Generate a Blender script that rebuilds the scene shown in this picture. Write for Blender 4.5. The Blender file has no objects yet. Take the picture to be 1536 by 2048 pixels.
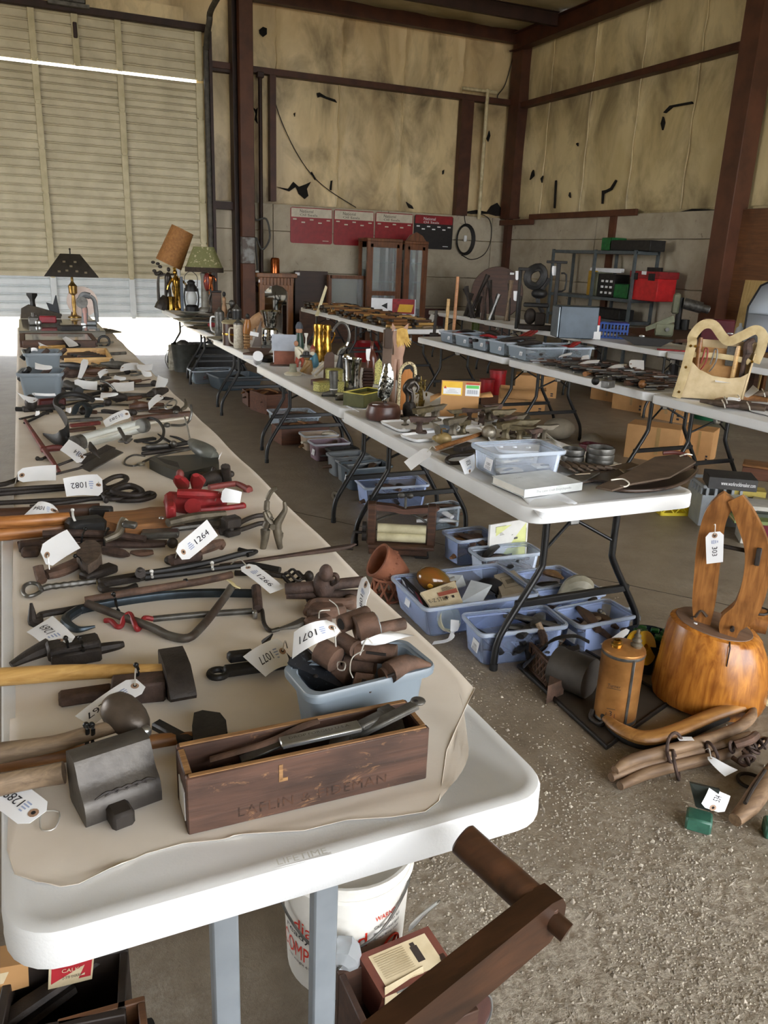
import bpy, bmesh, math, random
from mathutils import Vector as V, Matrix, Euler
R = random.Random(7)
sc = bpy.context.scene
COL = sc.collection
PI = math.pi
rad = math.radians
# ---------------------------------------------------------------- camera
CAMZ = 1.57
F = 1600.0
_pi, _ro, _ya = rad(17.7289), rad(2.2788), rad(24.0804)
_fw = V((math.sin(_ya)*math.cos(_pi), math.cos(_ya)*math.cos(_pi), -math.sin(_pi)))
_rt = V((math.cos(_ya), -math.sin(_ya), 0))
_up = _rt.cross(_fw)
_r = math.cos(_ro)*_rt + math.sin(_ro)*_up
_u = math.cos(_ro)*_up - math.sin(_ro)*_rt
CAM = V((0, 0, CAMZ))
cd = bpy.data.cameras.new('camera'); cam = bpy.data.objects.new('camera', cd); COL.objects.link(cam)
cd.sensor_fit = 'VERTICAL'; cd.sensor_height = 36; cd.lens = F/2048*36; cd.clip_start = .02; cd.clip_end = 300
mw = Matrix((( _r.x, _u.x, -_fw.x, 0), (_r.y, _u.y, -_fw.y, 0), (_r.z, _u.z, -_fw.z, CAMZ), (0, 0, 0, 1)))
cam.matrix_world = mw
sc.camera = cam
def ray(x, y): return (_fw*F + _r*(x-768) - _u*(y-1024)).normalized()
def P(x, y, z=0.):
 d = ray(x, y); return CAM + d*((z-CAMZ)/d.z)
def PY(x, y, Y): d = ray(x, y); return CAM + d*(Y/d.y)
def PX(x, y, X): d = ray(x, y); return CAM + d*(X/d.x)
def S(b): return (V(b)-CAM).dot(_fw)/F
def upz(b, x, y):
 d = ray(x, y); return CAMZ + d.z*math.hypot(b[0], b[1])/math.hypot(d.x, d.y)
# ---------------------------------------------------------------- materials
def lin(h):
 h = h.lstrip('#'); c = [int(h[i:i+2], 16)/255 for i in (0, 2, 4)]
 return tuple((x/12.92 if x <= .04045 else ((x+.055)/1.055)**2.4) for x in c)
MATS = {}
def nd(nt, t, **k):
 n = nt.nodes.new(t)
 for a, b in k.items():
  if a in n.inputs.keys(): n.inputs[a].default_value = b
  else: setattr(n, a, b)
 return n
def newmat(name):
 m = bpy.data.materials.new(name); m.use_nodes = True
 nt = m.node_tree; bs = nt.nodes['Principled BSDF']
 MATS[name] = m
 return m, nt, bs
def mixc(nt, fac, a, b):
 n = nt.nodes.new('ShaderNodeMix'); n.data_type = 'RGBA'
 for i, q in ((0, fac), (6, a), (7, b)):
  if isinstance(q, (float, int)): n.inputs[i].default_value = q
  elif isinstance(q, tuple): n.inputs[i].default_value = (*q, 1)[:4]
  else: nt.links.new(q, n.inputs[i])
 return n.outputs[2]
def noise(nt, co, scale, detail=4, rough=.55, dist=0., stretch=None):
 if stretch:
  mp = nt.nodes.new('ShaderNodeMapping'); mp.inputs['Scale'].default_value = stretch
  nt.links.new(co, mp.inputs['Vector']); co = mp.outputs[0]
 n = nd(nt, 'ShaderNodeTexNoise', Scale=scale, Detail=detail, Roughness=rough, Distortion=dist)
 nt.links.new(co, n.inputs['Vector']); return n.outputs[0]
def ramp(nt, v, a, b):
 n = nt.nodes.new('ShaderNodeMapRange'); n.inputs[1].default_value = a; n.inputs[2].default_value = b
 nt.links.new(v, n.inputs[0]); return n.outputs[0]
def objco(nt): return nt.nodes.new('ShaderNodeTexCoord').outputs['Object']
def bump(nt, bs, h, st=.3, d=.01):
 n = nd(nt, 'ShaderNodeBump', Strength=st, Distance=d); nt.links.new(h, n.inputs['Height']); nt.links.new(n.outputs[0], bs.inputs['Normal'])
def mat(name, c, c2=None, rough=.6, metal=0., scale=12., thr=(.35, .65), st=0., bs_=90., stretch=None, spec=.4):
 """noise blend of two colours; c2 defaults to a slightly darker tone"""
 if name in MATS: return MATS[name]
 m, nt, b = newmat(name)
 a = lin(c); e = lin(c2) if c2 else tuple(x*.78 for x in a)
 co = objco(nt)
 f = ramp(nt, noise(nt, co, scale, stretch=stretch), *thr)
 nt.links.new(mixc(nt, f, a, e), b.inputs['Base Color'])
 b.inputs['Roughness'].default_value = rough; b.inputs['Metallic'].default_value = metal
 b.inputs['Specular IOR Level'].default_value = spec
 if st: bump(nt, b, noise(nt, co, bs_, stretch=stretch), st, .004)
 return m
def wood(name, c, c2, axis=0, scale=9., rough=.5, st=.15, k=.08, scuff=None):
 if name in MATS: return MATS[name]
 m, nt, b = newmat(name); co = objco(nt)
 s = [1, 1, 1]; s[axis] = k
 n1 = noise(nt, co, scale*6, 5, .6, .6, tuple(s)); n2 = noise(nt, co, scale*.8, 3)
 a, e = lin(c), lin(c2)
 c1 = mixc(nt, ramp(nt, n1, .32, .68), a, e)
 dk = mixc(nt, ramp(nt, n2, .45, .8), (0.,)*3, (1.,)*3)
 c3 = mixc(nt, ramp(nt, n2, .5, .8), c1, tuple(x*.72 for x in e))
 if scuff: c3 = mixc(nt, ramp(nt, noise(nt, co, 34, 6, .75, .8, (.5, 1, 1.1)), .6, .7), c3, lin(scuff))
 nt.links.new(c3, b.inputs['Base Color']); b.inputs['Roughness'].default_value = rough
 bump(nt, b, n1, st, .003)
 return m
def clear(name, c='dfe9f2', rough=.25, tr=.75):
 """thin translucent plastic or glass: straight-through transparency mixed with a milky gloss"""
 if name in MATS: return MATS[name]
 m, nt, b = newmat(name)
 b.inputs['Base Color'].default_value = (*lin(c), 1); b.inputs['Roughness'].default_value = rough
 t = nt.nodes.new('ShaderNodeBsdfTransparent'); t.inputs[0].default_value = (*[x**.28 for x in lin(c)], 1)
 mx = nt.nodes.new('ShaderNodeMixShader'); fr = nd(nt, 'ShaderNodeFresnel', IOR=1.45)
 mr = nt.nodes.new('ShaderNodeMapRange'); mr.inputs[3].default_value = 1-tr; mr.inputs[4].default_value = 1
 nt.links.new(fr.outputs[0], mr.inputs[0]); nt.links.new(mr.outputs[0], mx.inputs[0])
 nt.links.new(t.outputs[0], mx.inputs[1]); nt.links.new(b.outputs[0], mx.inputs[2])
 nt.links.new(mx.outputs[0], nt.nodes['Material Output'].inputs[0])
 return m
# ---------------------------------------------------------------- mesh builder
def catmull(p, k, closed=False):
 p = [V(a) for a in p]; n = len(p); out = []
 if k < 2: return p
 for i in range(n if closed else n-1):
  a = p[(i-1) % n] if closed or i > 0 else p[0]*2-p[1]
  b, c = p[i], p[(i+1) % n]
  d = p[(i+2) % n] if closed or i < n-2 else p[-1]*2-p[-2]
  for j in range(k):
   t = j/k
   out.append(.5*((2*b)+(c-a)*t+(2*a-5*b+4*c-d)*t*t+(3*b-a-3*c+d)*t**3))
 if not closed: out.append(p[-1])
 return out
FONT = {}
PXS = {}      # metres per drawing unit of things drawn with stand()
class MB:
 def __init__(s): s.v = []; s.f = []; s.mi = []; s.M = Matrix()
 def at(s, loc=(0, 0, 0), rot=(0, 0, 0), k=1.):
  if isinstance(k, (int, float)): k = (k, k, k)
  s.M = Matrix.LocRotScale(V(loc), Euler([rad(a) for a in rot]), V(k)); return s
 def add(s, vs, fs, m=0):
  b = len(s.v); s.v += [s.M @ V(v) for v in vs]; s.f += [[i+b for i in f] for f in fs]; s.mi += [m]*len(fs); return s
 def box(s, c, d, bev=0., m=0, tap=1.):
  """box centred in x,y with its BASE at c.z; tap scales the top"""
  x, y, z = c; a, b_, h = d[0]/2, d[1]/2, d[2]
  if bev <= 0:
   vs = [(x+i*a*(tap if k else 1), y+j*b_*(tap if k else 1), z+h*k) for k in (0, 1) for j in (-1, 1) for i in (-1, 1)]
   return s.add(vs, [(0, 1, 3, 2), (4, 5, 7, 6), (0, 1, 5, 4), (2, 3, 7, 6), (0, 2, 6, 4), (1, 3, 7, 5)], m)
  bev = min(bev, a*.49, b_*.49, h*.24)
  vs = []; ix = {}
  for k in (-1, 1):
   t = tap if k > 0 else 1
   for j in (-1, 1):
    for i in (-1, 1):
     for q in range(3):
      e = [bev]*3; e[q] = 0
      ix[i, j, k, q] = len(vs)
      vs.append((x+i*(a*t-e[0]), y+j*(b_*t-e[1]), z+h/2+k*(h/2-e[2])))
  fs = []
  for q in range(3):
   o = [r for r in range(3) if r != q]
   for sg in (-1, 1):
    f = []
    for u, w in ((-1, -1), (1, -1), (1, 1), (-1, 1)):
     t = [0, 0, 0]; t[q] = sg; t[o[0]] = u; t[o[1]] = w; f.append(ix[t[0], t[1], t[2], q])
    fs.append(f)
   for u in (-1, 1):
    for w in (-1, 1):
     f = []
     for sg, qq in ((-1, o[0]), (1, o[0]), (1, o[1]), (-1, o[1])):
      t = [0, 0, 0]; t[q] = sg; t[o[0]] = u; t[o[1]] = w; f.append(ix[t[0], t[1], t[2], qq])
     fs.append(f)
  for i in (-1, 1):
   for j in (-1, 1):
    for k in (-1, 1): fs.append([ix[i, j, k, q] for q in range(3)])
  return s.add(vs, fs, m)
 def tube(s, pts, r=.01, n=8, k=1, closed=False, flat=None, up=(0, 0, 1), m=0, cap=True):
  pts = [V(p) for p in pts]
  rr = r if isinstance(r, (list, tuple)) else [r]*len(pts)
  if k > 1:
   q = catmull([V((a, a, a)) for a in rr], k, closed); rr = [max(a.x, 1e-5) for a in q]
   pts = catmull(pts, k, closed)
  N = len(pts); vs = []; fs = []; pn = None
  for i, p in enumerate(pts):
   a = pts[i-1] if (i or closed) else p; b = pts[(i+1) % N] if (i < N-1 or closed) else p
   t = (b-a).normalized()
   if flat or pn is None:
    w = V(up)
    if abs(t.dot(w.normalized())) > .97: w = V((0, 1, 0)) if abs(t.y) < .9 else V((1, 0, 0))
    sd = t.cross(w).normalized(); nn = sd.cross(t)
   else:
    nn = (pn-t*pn.dot(t)).normalized(); sd = t.cross(nn)
   pn = nn
   fx, fz = flat or (1, 1)
   if n == 4:
    ring = [(1, 1), (-1, 1), (-1, -1), (1, -1)]
   else: ring = [(math.cos(2*PI*j/n), math.sin(2*PI*j/n)) for j in range(n)]
   for cx, cy in ring: vs.append(p+sd*(cx*rr[i]*fx)+nn*(cy*rr[i]*fz))
  for i in range(N if closed else N-1):
   o = ((i+1) % N)*n
   for j in range(n): fs.append((i*n+j, i*n+(j+1) % n, o+(j+1) % n, o+j))
  if cap and not closed: fs += [list(range(n)), list(range((N-1)*n, N*n))]
  return s.add(vs, fs, m)
 def cyl(s, a, b, r, r2=None, n=14, m=0): return s.tube([a, b], [r, r if r2 is None else r2], n, m=m)
 def lathe(s, pr, n=20, m=0, c=(0, 0, 0), ax=2, closed=False):
  vs = []; fs = []
  for r, z in pr:
   for j in range(n):
    a = 2*PI*j/n; q = [r*math.cos(a), r*math.sin(a), z]
    if ax == 0: q = [z, q[0], q[1]]
    if ax == 1: q = [q[0], z, q[1]]
    vs.append((q[0]+c[0], q[1]+c[1], q[2]+c[2]))
  L = len(pr)
  for i in range(L if closed else L-1):
   o = ((i+1) % L)*n
   for j in range(n): fs.append((i*n+j, i*n+(j+1) % n, o+(j+1) % n, o+j))
  if not closed:
   if pr[0][0] > 1e-6: fs.append(list(range(n)))
   if pr[-1][0] > 1e-6: fs.append(list(range((L-1)*n, L*n)))
  return s.add(vs, fs, m)
 def ell(s, c, r, n=14, m=0):
  if isinstance(r, (int, float)): r = (r, r, r)
  k = max(6, n//2+1); pr = [(max(1e-5, math.sin(PI*i/k)), -math.cos(PI*i/k)) for i in range(k+1)]
  o = s.M; s.M = o @ Matrix.LocRotScale(V(c), None, V(r)); s.lathe(pr, n, m); s.M = o; return s
 def prism(s, poly, z0, z1, m=0, ax='z', k=1):
  """polygon extruded along an axis: 'z' (x,y), 'y' (x,z) or 'x' (y,z)"""
  if k > 1: poly = [(p.x, p.y) for p in catmull([(a, b, 0) for a, b in poly], k, True)]
  n = len(poly); vs = []
  for z in (z0, z1):
   for a, b in poly: vs.append({'z': (a, b, z), 'y': (a, z, b), 'x': (z, a, b)}[ax])
  fs = [list(range(n)), list(range(n, 2*n))]+[(i, (i+1) % n, n+(i+1) % n, n+i) for i in range(n)]
  return s.add(vs, fs, m)
 def ring(s, c, R_, r, n=20, k=8, ax=2, m=0, a0=0., a1=360.):
  full = a1-a0 >= 360; pts = []
  for i in range(n if full else n+1):
   a = rad(a0+(a1-a0)*i/n); q = (R_*math.cos(a), R_*math.sin(a))
   e = (q[0], q[1], 0) if ax == 2 else ((q[0], 0, q[1]) if ax == 1 else (0, q[0], q[1]))
   pts.append(V(e)+V(c))
  return s.tube(pts, r, k, closed=full, m=m)
 def grid(s, f, nu, nv, m=0):
  vs = [f(i/nu, j/nv) for j in range(nv+1) for i in range(nu+1)]
  w = nu+1
  return s.add(vs, [(j*w+i, j*w+i+1, (j+1)*w+i+1, (j+1)*w+i) for j in range(nv) for i in range(nu)], m)
 def text(s, t, size, m=0, ext=.0, fit=None, sp=1.):
  """lettering in the local xy plane, centred; fit = (w,h) scales it to a box"""
  k = (t, round(sp, 2))
  if k not in FONT:
   cu = bpy.data.curves.new('lettering', 'FONT'); cu.body = t; cu.size = 1; cu.align_x = 'CENTER'; cu.align_y = 'CENTER'; cu.space_character = sp; cu.resolution_u = 2
   ob = bpy.data.objects.new('lettering', cu); COL.objects.link(ob)
   me = ob.to_mesh(); FONT[k] = ([v.co.copy() for v in me.vertices], [list(p.vertices) for p in me.polygons])
   ob.to_mesh_clear(); bpy.data.objects.remove(ob); bpy.data.curves.remove(cu)
  vs, fs = FONT[k]
  if not vs: return s
  xs = [v.x for v in vs]; ys = [v.y for v in vs]; cx, cy = (min(xs)+max(xs))/2, (min(ys)+max(ys))/2
  kx = ky = size
  if fit: kx, ky = fit[0]/max(1e-6, max(xs)-min(xs)), fit[1]/max(1e-6, max(ys)-min(ys))
  return s.add([((v.x-cx)*kx, (v.y-cy)*ky, ext) for v in vs], fs, m)
 def build(s, name, mats, parent=None, world=False, ang=38, solid=0., off=0.):
  me = bpy.data.meshes.new(name)
  vs = s.v
  if world and parent is not None:
   inv = wm(parent).inverted(); vs = [inv @ v for v in vs]
  elif parent is not None:
   k = PXS.get(parent.name) or (PXS.get(parent.parent.name) if parent.parent else None)
   if k: vs = [v*k for v in vs]; solid *= k
  me.from_pydata([tuple(v) for v in vs], [], s.f)
  if not isinstance(mats, (list, tuple)): mats = [mats]
  for a in mats: me.materials.append(a)
  bm = bmesh.new(); bm.from_mesh(me)
  for fc, i in zip(bm.faces, s.mi): fc.material_index = min(i, len(mats)-1)
  bmesh.ops.recalc_face_normals(bm, faces=bm.faces[:]); bm.to_mesh(me); bm.free()
  me.polygons.foreach_set('use_smooth', [True]*len(me.polygons)); me.set_sharp_from_angle(angle=rad(ang))
  ob = bpy.data.objects.new(name, me); COL.objects.link(ob)
  if parent is not None: ob.parent = parent
  if solid:
   md = ob.modifiers.new('thickness', 'SOLIDIFY'); md.thickness = solid; md.offset = off
  return ob
def wm(o):
 m = o.matrix_basis.copy(); p = o.parent
 while p is not None: m = p.matrix_basis @ m; p = p.parent
 return m
def tag(o, label, cat, group=None):
 o['label'] = label; o['category'] = cat
 if group: o['group'] = group
 return o
def T(name, label, cat, loc=(0, 0, 0), rz=0., group=None, sc_=1.):
 o = bpy.data.objects.new(name, None); COL.objects.link(o); o.empty_display_size = .02
 o.location = loc; o.rotation_euler = (0, 0, rz)
 if sc_ != 1: o.scale = (sc_,)*3
 return tag(o, label, cat, group)
def struct(o): o['kind'] = 'structure'; return o
def lay(name, label, cat, a, b, z=.742, bz=None, group=None, roll=0.):
 """a long thing lying between two picture points on the plane z: local x runs from a to b; returns (empty, length)"""
 A, Bp = P(*a, z), P(*b, z if bz is None else bz)
 x = (Bp-A); L = x.length; x = x/L; y = V((0, 0, 1)).cross(x).normalized(); zz = x.cross(y)
 o = T(name, label, cat, group=group)
 mx = Matrix.Translation(A) @ Matrix(((x.x, y.x, zz.x, 0), (x.y, y.y, zz.y, 0), (x.z, y.z, zz.z, 0), (0, 0, 0, 1))) @ Matrix.Rotation(rad(roll), 4, 'X')
 o.matrix_basis = mx
 return o, L
def stand(name, label, cat, px, py, z=.742, group=None, rz=0.):
 """an upright thing on the plane z, turned to the camera, whose parts are drawn in picture-pixel units"""
 b = z if isinstance(z, V) else P(px, py, z)
 o = T(name, label, cat, b, -math.atan2(b.x, b.y)+rad(rz), group); PXS[o.name] = S(b); return o
def copy_tree(o, loc=None, rz=None, label=None, group=None, mx=None, k=None):
 c = o.copy(); COL.objects.link(c)
 if mx is not None: c.matrix_basis = mx
 if loc is not None: c.location = loc
 if rz is not None: c.rotation_euler = (0, 0, rz)
 if k is not None: c.scale = (k,)*3
 if label: c['label'] = label
 if group: c['group'] = group
 def rec(a, b):
  for ch in [q for q in a.children]:
   d = ch.copy(); COL.objects.link(d); d.parent = b; rec(ch, d)
 rec(o, c)
 return c
# ================================================================ room
BY, RX, LX, FY = 15.2, 9.3, -6.5, -5.0
# ---- surface materials
def m_floor():
 m, nt, b = newmat('dusty_concrete'); co = objco(nt)
 big = noise(nt, co, .9, 5, .6, .3); mid = noise(nt, co, 6, 6, .65); fine = noise(nt, co, 34, 6, .7); grit = noise(nt, co, 120, 4, .75)
 c1 = mixc(nt, ramp(nt, mid, .3, .7), lin('766a5a'), lin('8b7f6e'))
 # loose dirt and straw crumbs, thickest near the right foreground
 sx = nt.nodes.new('ShaderNodeSeparateXYZ'); nt.links.new(co, sx.inputs[0])
 d = nt.nodes.new('ShaderNodeVectorMath'); d.operation = 'DISTANCE'; nt.links.new(co, d.inputs[0]); d.inputs[1].default_value = (1.25, 1.05, 0)
 near = ramp(nt, d.outputs['Value'], 1.1, .2)
 mm = nt.nodes.new('ShaderNodeMath'); mm.operation = 'MULTIPLY_ADD'; nt.links.new(near, mm.inputs[0]); mm.inputs[1].default_value = .42; nt.links.new(big, mm.inputs[2])
 lm = ramp(nt, mm.outputs[0], .55, .8)
 m3 = nt.nodes.new('ShaderNodeMath'); m3.operation = 'MULTIPLY'; nt.links.new(lm, m3.inputs[0]); nt.links.new(ramp(nt, fine, .38, .58), m3.inputs[1])
 crumbs = mixc(nt, ramp(nt, grit, .3, .7), lin('8a8173'), lin('d3cabb'))
 c2 = mixc(nt, m3.outputs[0], c1, crumbs)
 dk = mixc(nt, ramp(nt, noise(nt, co, 2.3, 4, .6), .6, .78), c2, lin('5d5244'))
 nt.links.new(dk, b.inputs['Base Color']); b.inputs['Roughness'].default_value = .42; b.inputs['Specular IOR Level'].default_value = .5
 ad = nt.nodes.new('ShaderNodeMath'); ad.operation = 'MULTIPLY_ADD'; nt.links.new(m3.outputs[0], ad.inputs[0]); nt.links.new(grit, ad.inputs[1]); nt.links.new(fine, ad.inputs[2])
 bump(nt, b, ad.outputs[0], .5, .012)
 return m
def m_wall(name, c, dirt, soot, uax):
 m, nt, b = newmat(name); co = objco(nt)
 st = (1, 1, .5)
 n1 = noise(nt, co, .9, 5, .6, .5, st); n2 = noise(nt, co, 1.7, 5, .62, .5, (1, 1, .55)); n3 = noise(nt, co, 5, 5, .65, 1., (1, 1, .4))
 c1 = mixc(nt, ramp(nt, n1, .38, .66), lin(c), lin(dirt))
 # soot gathered in drifting patches, heavier along the framing
 sx = nt.nodes.new('ShaderNodeSeparateXYZ'); nt.links.new(co, sx.inputs[0])
 z = sx.outputs[2]
 g = nt.nodes.new('ShaderNodeMath'); g.operation = 'MULTIPLY_ADD'
 p = nt.nodes.new('ShaderNodeMath'); p.operation = 'PINGPONG'; nt.links.new(z, p.inputs[0]); p.inputs[1].default_value = 1.1
 nt.links.new(ramp(nt, p.outputs[0], .75, .0), g.inputs[0]); g.inputs[1].default_value = .16; nt.links.new(n2, g.inputs[2])
 c2 = mixc(nt, ramp(nt, g.outputs[0], .47, .84), c1, lin(soot))
 c3 = mixc(nt, ramp(nt, n3, .6, .95), c2, lin(dirt))
 nt.links.new(c3, b.inputs['Base Color']); b.inputs['Roughness'].default_value = .42
 bump(nt, b, noise(nt, co, 1.1, 3, .45, 1.0, (1.3, 1.3, .5)), .3, .06)
 return m
def m_conc():
 m, nt, b = newmat('panel_concrete'); co = objco(nt)
 c1 = mixc(nt, ramp(nt, noise(nt, co, 1.6, 6, .65, .4), .35, .68), lin('b5ab97'), lin('978c77'))
 c2 = mixc(nt, ramp(nt, noise(nt, co, 5, 6, .7, 1.5), .62, .72), c1, lin('6b6255'))
 nt.links.new(c2, b.inputs['Base Color']); b.inputs['Roughness'].default_value = .8
 bump(nt, b, noise(nt, co, 14, 5, .65), .25, .01)
 return m
MF = m_floor(); MWB = m_wall('stained_insulation', 'e0cb9e', 'bda478', '5c4e34', 0); MWR = m_wall('stained_insulation_side', 'dccba0', 'bfac7e', '6a5c40', 1)
MC = m_conc()
STEEL = mat('red_oxide_steel', '4c2a1a', '381d12', .5, 0, 4)
STEEL2 = mat('worn_red_oxide_steel', '5c3826', '482c1e', .55, 0, 3)
DKST = mat('dark_brown_steel', '35201a', '251610', .55, 0, 5)
BLACKH = mat('painted_tear_shade', '0d0b09', '15110d', .9)
GALV = mat('weathered_zinc', '8b8d8a', '73756f', .45, .6, 14)
# ---- floor, with saw-cut joints as shallow grooves of broken edge
g = MB().box((1.4, 5.1, -.1), (15.8, 20.2, .1)).build('floor', MF); struct(g)
g = MB()
for x0, y0, x1, y1 in ((2.55, 3.2, 4.4, 1.0), (2.55, 3.2, .9, 5.4)):
 pts = [V((x0+(x1-x0)*i/24+R.uniform(-.008, .008), y0+(y1-y0)*i/24+R.uniform(-.008, .008), .0005)) for i in range(25)]
 g.tube(pts, [R.uniform(.002, .005) for _ in pts], 4, flat=(1, .2))
struct(g.build('trim_1', mat('joint_crack', '3c352c', '4a4238', .9)))
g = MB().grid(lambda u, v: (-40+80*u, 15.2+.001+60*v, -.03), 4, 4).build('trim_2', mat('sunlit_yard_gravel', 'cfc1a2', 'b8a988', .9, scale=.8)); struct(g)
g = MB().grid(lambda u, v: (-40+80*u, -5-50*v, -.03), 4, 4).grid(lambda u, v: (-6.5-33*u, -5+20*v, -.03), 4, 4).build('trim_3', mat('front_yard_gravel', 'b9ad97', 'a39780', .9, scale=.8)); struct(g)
# ---- back wall: concrete wainscot with board joints, vinyl insulation above with seams, round the door opening
DX0, DX1, DT = -3.6, 3.1, 5.0
def seamed(mb, x0, x1, z0, z1, n, f):
 """insulation sheet with slack folds: f(u,z,d) maps to the wall"""
 nx = max(4, int((x1-x0)*14)); nz = 14
 ss = [x0+(x1-x0)*i/n for i in range(1, n)] if n > 1 else []
 def q(a, b):
  x = x0+(x1-x0)*a; z = z0+(z1-z0)*b
  d = .025*math.sin(PI*b)*math.sin(PI*((a*max(n, 1)) % 1))
  for sx in ss:
   w = abs(x-sx)
   d += .03*math.exp(-(w/.025)**2) + .012*math.exp(-(w/.16)**2)*math.sin(w*60+z*5)
  return f(x, z, d)
 mb.grid(q, nx, nz)
 for sx in ss:
  mb.tube([f(sx+.012*math.sin(k*1.7+sx), z0+(z1-z0)*k/10, .03) for k in range(11)], [.011+.006*(k % 3 == 1) for k in range(11)], 5, 2)
fb = lambda x, z, d: (x, BY-d, z)
g = MB()
for x0, x1, z0, z1, n in ((3.16, 4.3, 2.42, 4.5, 1), (4.3, 8.1, 2.42, 4.5, 3), (8.1, RX, 2.42, 4.5, 1), (3.16, RX, 4.5, 5.75, 5), (DX0, 3.16, 5.0, 5.75, 5), (LX, DX0, 0, 5.75, 2)):
 seamed(g, x0, x1, z0, z1, n, fb)
g.box(((LX+DX0)/2, BY+.09, 0), (DX0-LX, .1, 5.75)); g.box(((RX+DX1)/2, BY+.09, 0), (RX-DX1+.2, .1, 5.75)); g.box((0, BY+.09, DT), (7.2, .1, .75))
struct(g.build('wall_back', MWB))
g = MB()
for x0, x1 in ((3.15, 4.3), (4.31, 6.6), (6.61, 8.93), (8.94, RX)):
 for z0, z1 in ((0, .62), (.63, 1.2), (1.21, 1.93), (1.94, 2.4)):
  g.box(((x0+x1)/2, BY-.02, z0), (x1-x0, .1, z1-z0), .006)
struct(g.build('baseboard_back', MC))
fr = lambda y, z, d: (RX-d, y, z)
g = MB()
for y0, y1, z0, z1, n in ((8.9, BY, 2.42, 4.45, 5), (8.9, BY, 4.45, 5.75, 5), (-5, 8.9, 2.42, 5.75, 11)): seamed(g, y0, y1, z0, z1, n, fr)
g.box((RX+.09, 5.1, 0), (.1, 20.4, 5.75))
struct(g.build('wall_right', MWR))
g = MB()
for y0, y1 in ((12.1, BY), (9.0, 12.09), (5.9, 8.99), (2.5, 5.89), (-5, 2.49)):
 for z0, z1 in ((0, .62), (.63, 1.25), (1.26, 1.98), (1.99, 2.38)):
  g.box((RX-.02, (y0+y1)/2, z0), (.1, y1-y0, z1-z0), .006)
struct(g.build('baseboard_right', MC))
struct(MB().box((LX-.05, 12.4, 0), (.1, 5.8, 5.75)).box((LX-.05, 0, 0), (.1, 10, 5.75)).box((LX-.05, 7.25, 4.3), (.1, 4.5, 1.45)).build('wall_left', MWR))  # gap in this unseen wall added to let daylight brighten the right wall
# front wall behind the camera with its wide open doorway to the right
struct(MB().box((-3.4, FY-.05, 0), (6.2, .1, 5.75)).box((4.5, FY-.05, 4.9), (9.6, .1, .85)).build('wall_front', MWR))
# ceiling blanket sagging between purlins
MCE = mat('ceiling_insulation', 'c2b591', '9a8c66', .6, scale=1.2, st=.5, bs_=5)
g = MB().grid(lambda u, v: (LX+(RX-LX)*u, FY+(BY-FY)*v, 5.78-.05*abs(math.sin(v*PI*13))-.012*math.sin(u*90+v*30)), 60, 104).build('ceiling', MCE); struct(g)
struct(MB().box((1.4, 5.1, 5.85), (15.9, 20.3, .06)).build('trim_4', DKST))
# ---- steel frame: every member is one trim piece
_tn = [4]
def trim(mb, m=STEEL, world=True):
 _tn[0] += 1; return struct(mb.build('trim_%d' % _tn[0], m))
def ibeam(mb, a, b, h, w, t=.012):
 """I section along x or y at height a.z (bottom)"""
 a, b = V(a), V(b); L = (b-a).length; c = (a+b)/2
 alongx = abs(b.x-a.x) > abs(b.y-a.y)
 d = lambda p, q: (p, q) if alongx else (q, p)
 for z0, hh, ww in ((a.z, t, w), (a.z+h-t, t, w), (a.z, h, t)):
  mb.box((c.x, c.y, z0), (*d(L, ww), hh))
 return mb
def chan(mb, a, b, h, w): return ibeam(mb, a, b, h, w)
trim(ibeam(MB(), (3.2, 14.95, 5.53), (RX, 14.95, 5.53), .26, .16))
trim(ibeam(MB(), (-6.4, 14.95, 5.53), (3.0, 14.95, 5.53), .26, .16))
trim(ibeam(MB(), (9.05, 15.0, 5.4), (9.05, -4.8, 5.4), .3, .2))
for y in (13.45, 11.4, 9.3, 7.2, 5, 2.8, .5, -2): trim(ibeam(MB(), (-6.4, y, 5.5), (8.95, y, 5.5), .22, .09), DKST)
trim(MB().box((6.25, 15.1, 4.48), (6.2, .16, .1), .004)); trim(MB().box((9.2, 5.1, 4.4), (.16, 20, .1), .004))
trim(MB().box((4.285, 15.1, 2.44), (.11, .14, 2.04))); trim(MB().box((8.15, 15.1, 2.4), (.26, .14, 2.08)))
def hcol(x, y, h, w, d, m=STEEL):
 g = MB()
 g.box((x-w/2+.006, y, 0), (.012, d, h)); g.box((x+w/2-.006, y, 0), (.012, d, h)); g.box((x, y, 0), (w, .01, h))
 g.box((x, y, 0), (w+.08, d+.06, .02))
 return trim(g, m)
hcol(3.6, 15.0, 5.53, .12, .26, DKST)
g = MB().box((3.75, 14.84, 1.8), (.24, .16, 3.98), .01).box((3.75, 14.84, 0), (.24, .16, 1.35), .01); trim(g, STEEL2)
g = MB().box((3.75, 14.84, 1.35), (.235, .155, .45), .01); trim(g, mat('scraped_grey_primer', '8d8e8c', '5f5651', .6, scale=7, thr=(.4, .55)))
g = MB().box((9.2, 14.9, 2.38), (.24, .36, 3.3)).box((9.2, 14.9, 0), (.14, .16, 2.38)); trim(g)
g = MB().box((9.1, 8.98, 0), (.3, .32, 5.5), .008); trim(g, STEEL2)
trim(MB().box((3.4, 15.06, 2.25), (.46, .12, .13), .004), DKST)
trim(MB().box((3.45, 15.1, 4.43), (.62, .12, .12), .004), DKST)
trim(MB().box((9.18, 12.58, 2.35), (.06, 3.1, .1), .004).box((9.15, 14.6, 2.26), (.1, 1.2, .1), .004), mat('brown_timber', '5a3420', '4a2a1a', .6, scale=6))
trim(MB().box((9.21, 11.62, 0), (.06, .14, 2.36)), mat('brown_timber', ''))
g = MB().box((9.19, 8.5, .0), (.06, 1.05, 2.37), .004); trim(g, wood('brown_panelling', '6d4524', '55331b', 1, 5, .5))
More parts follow.
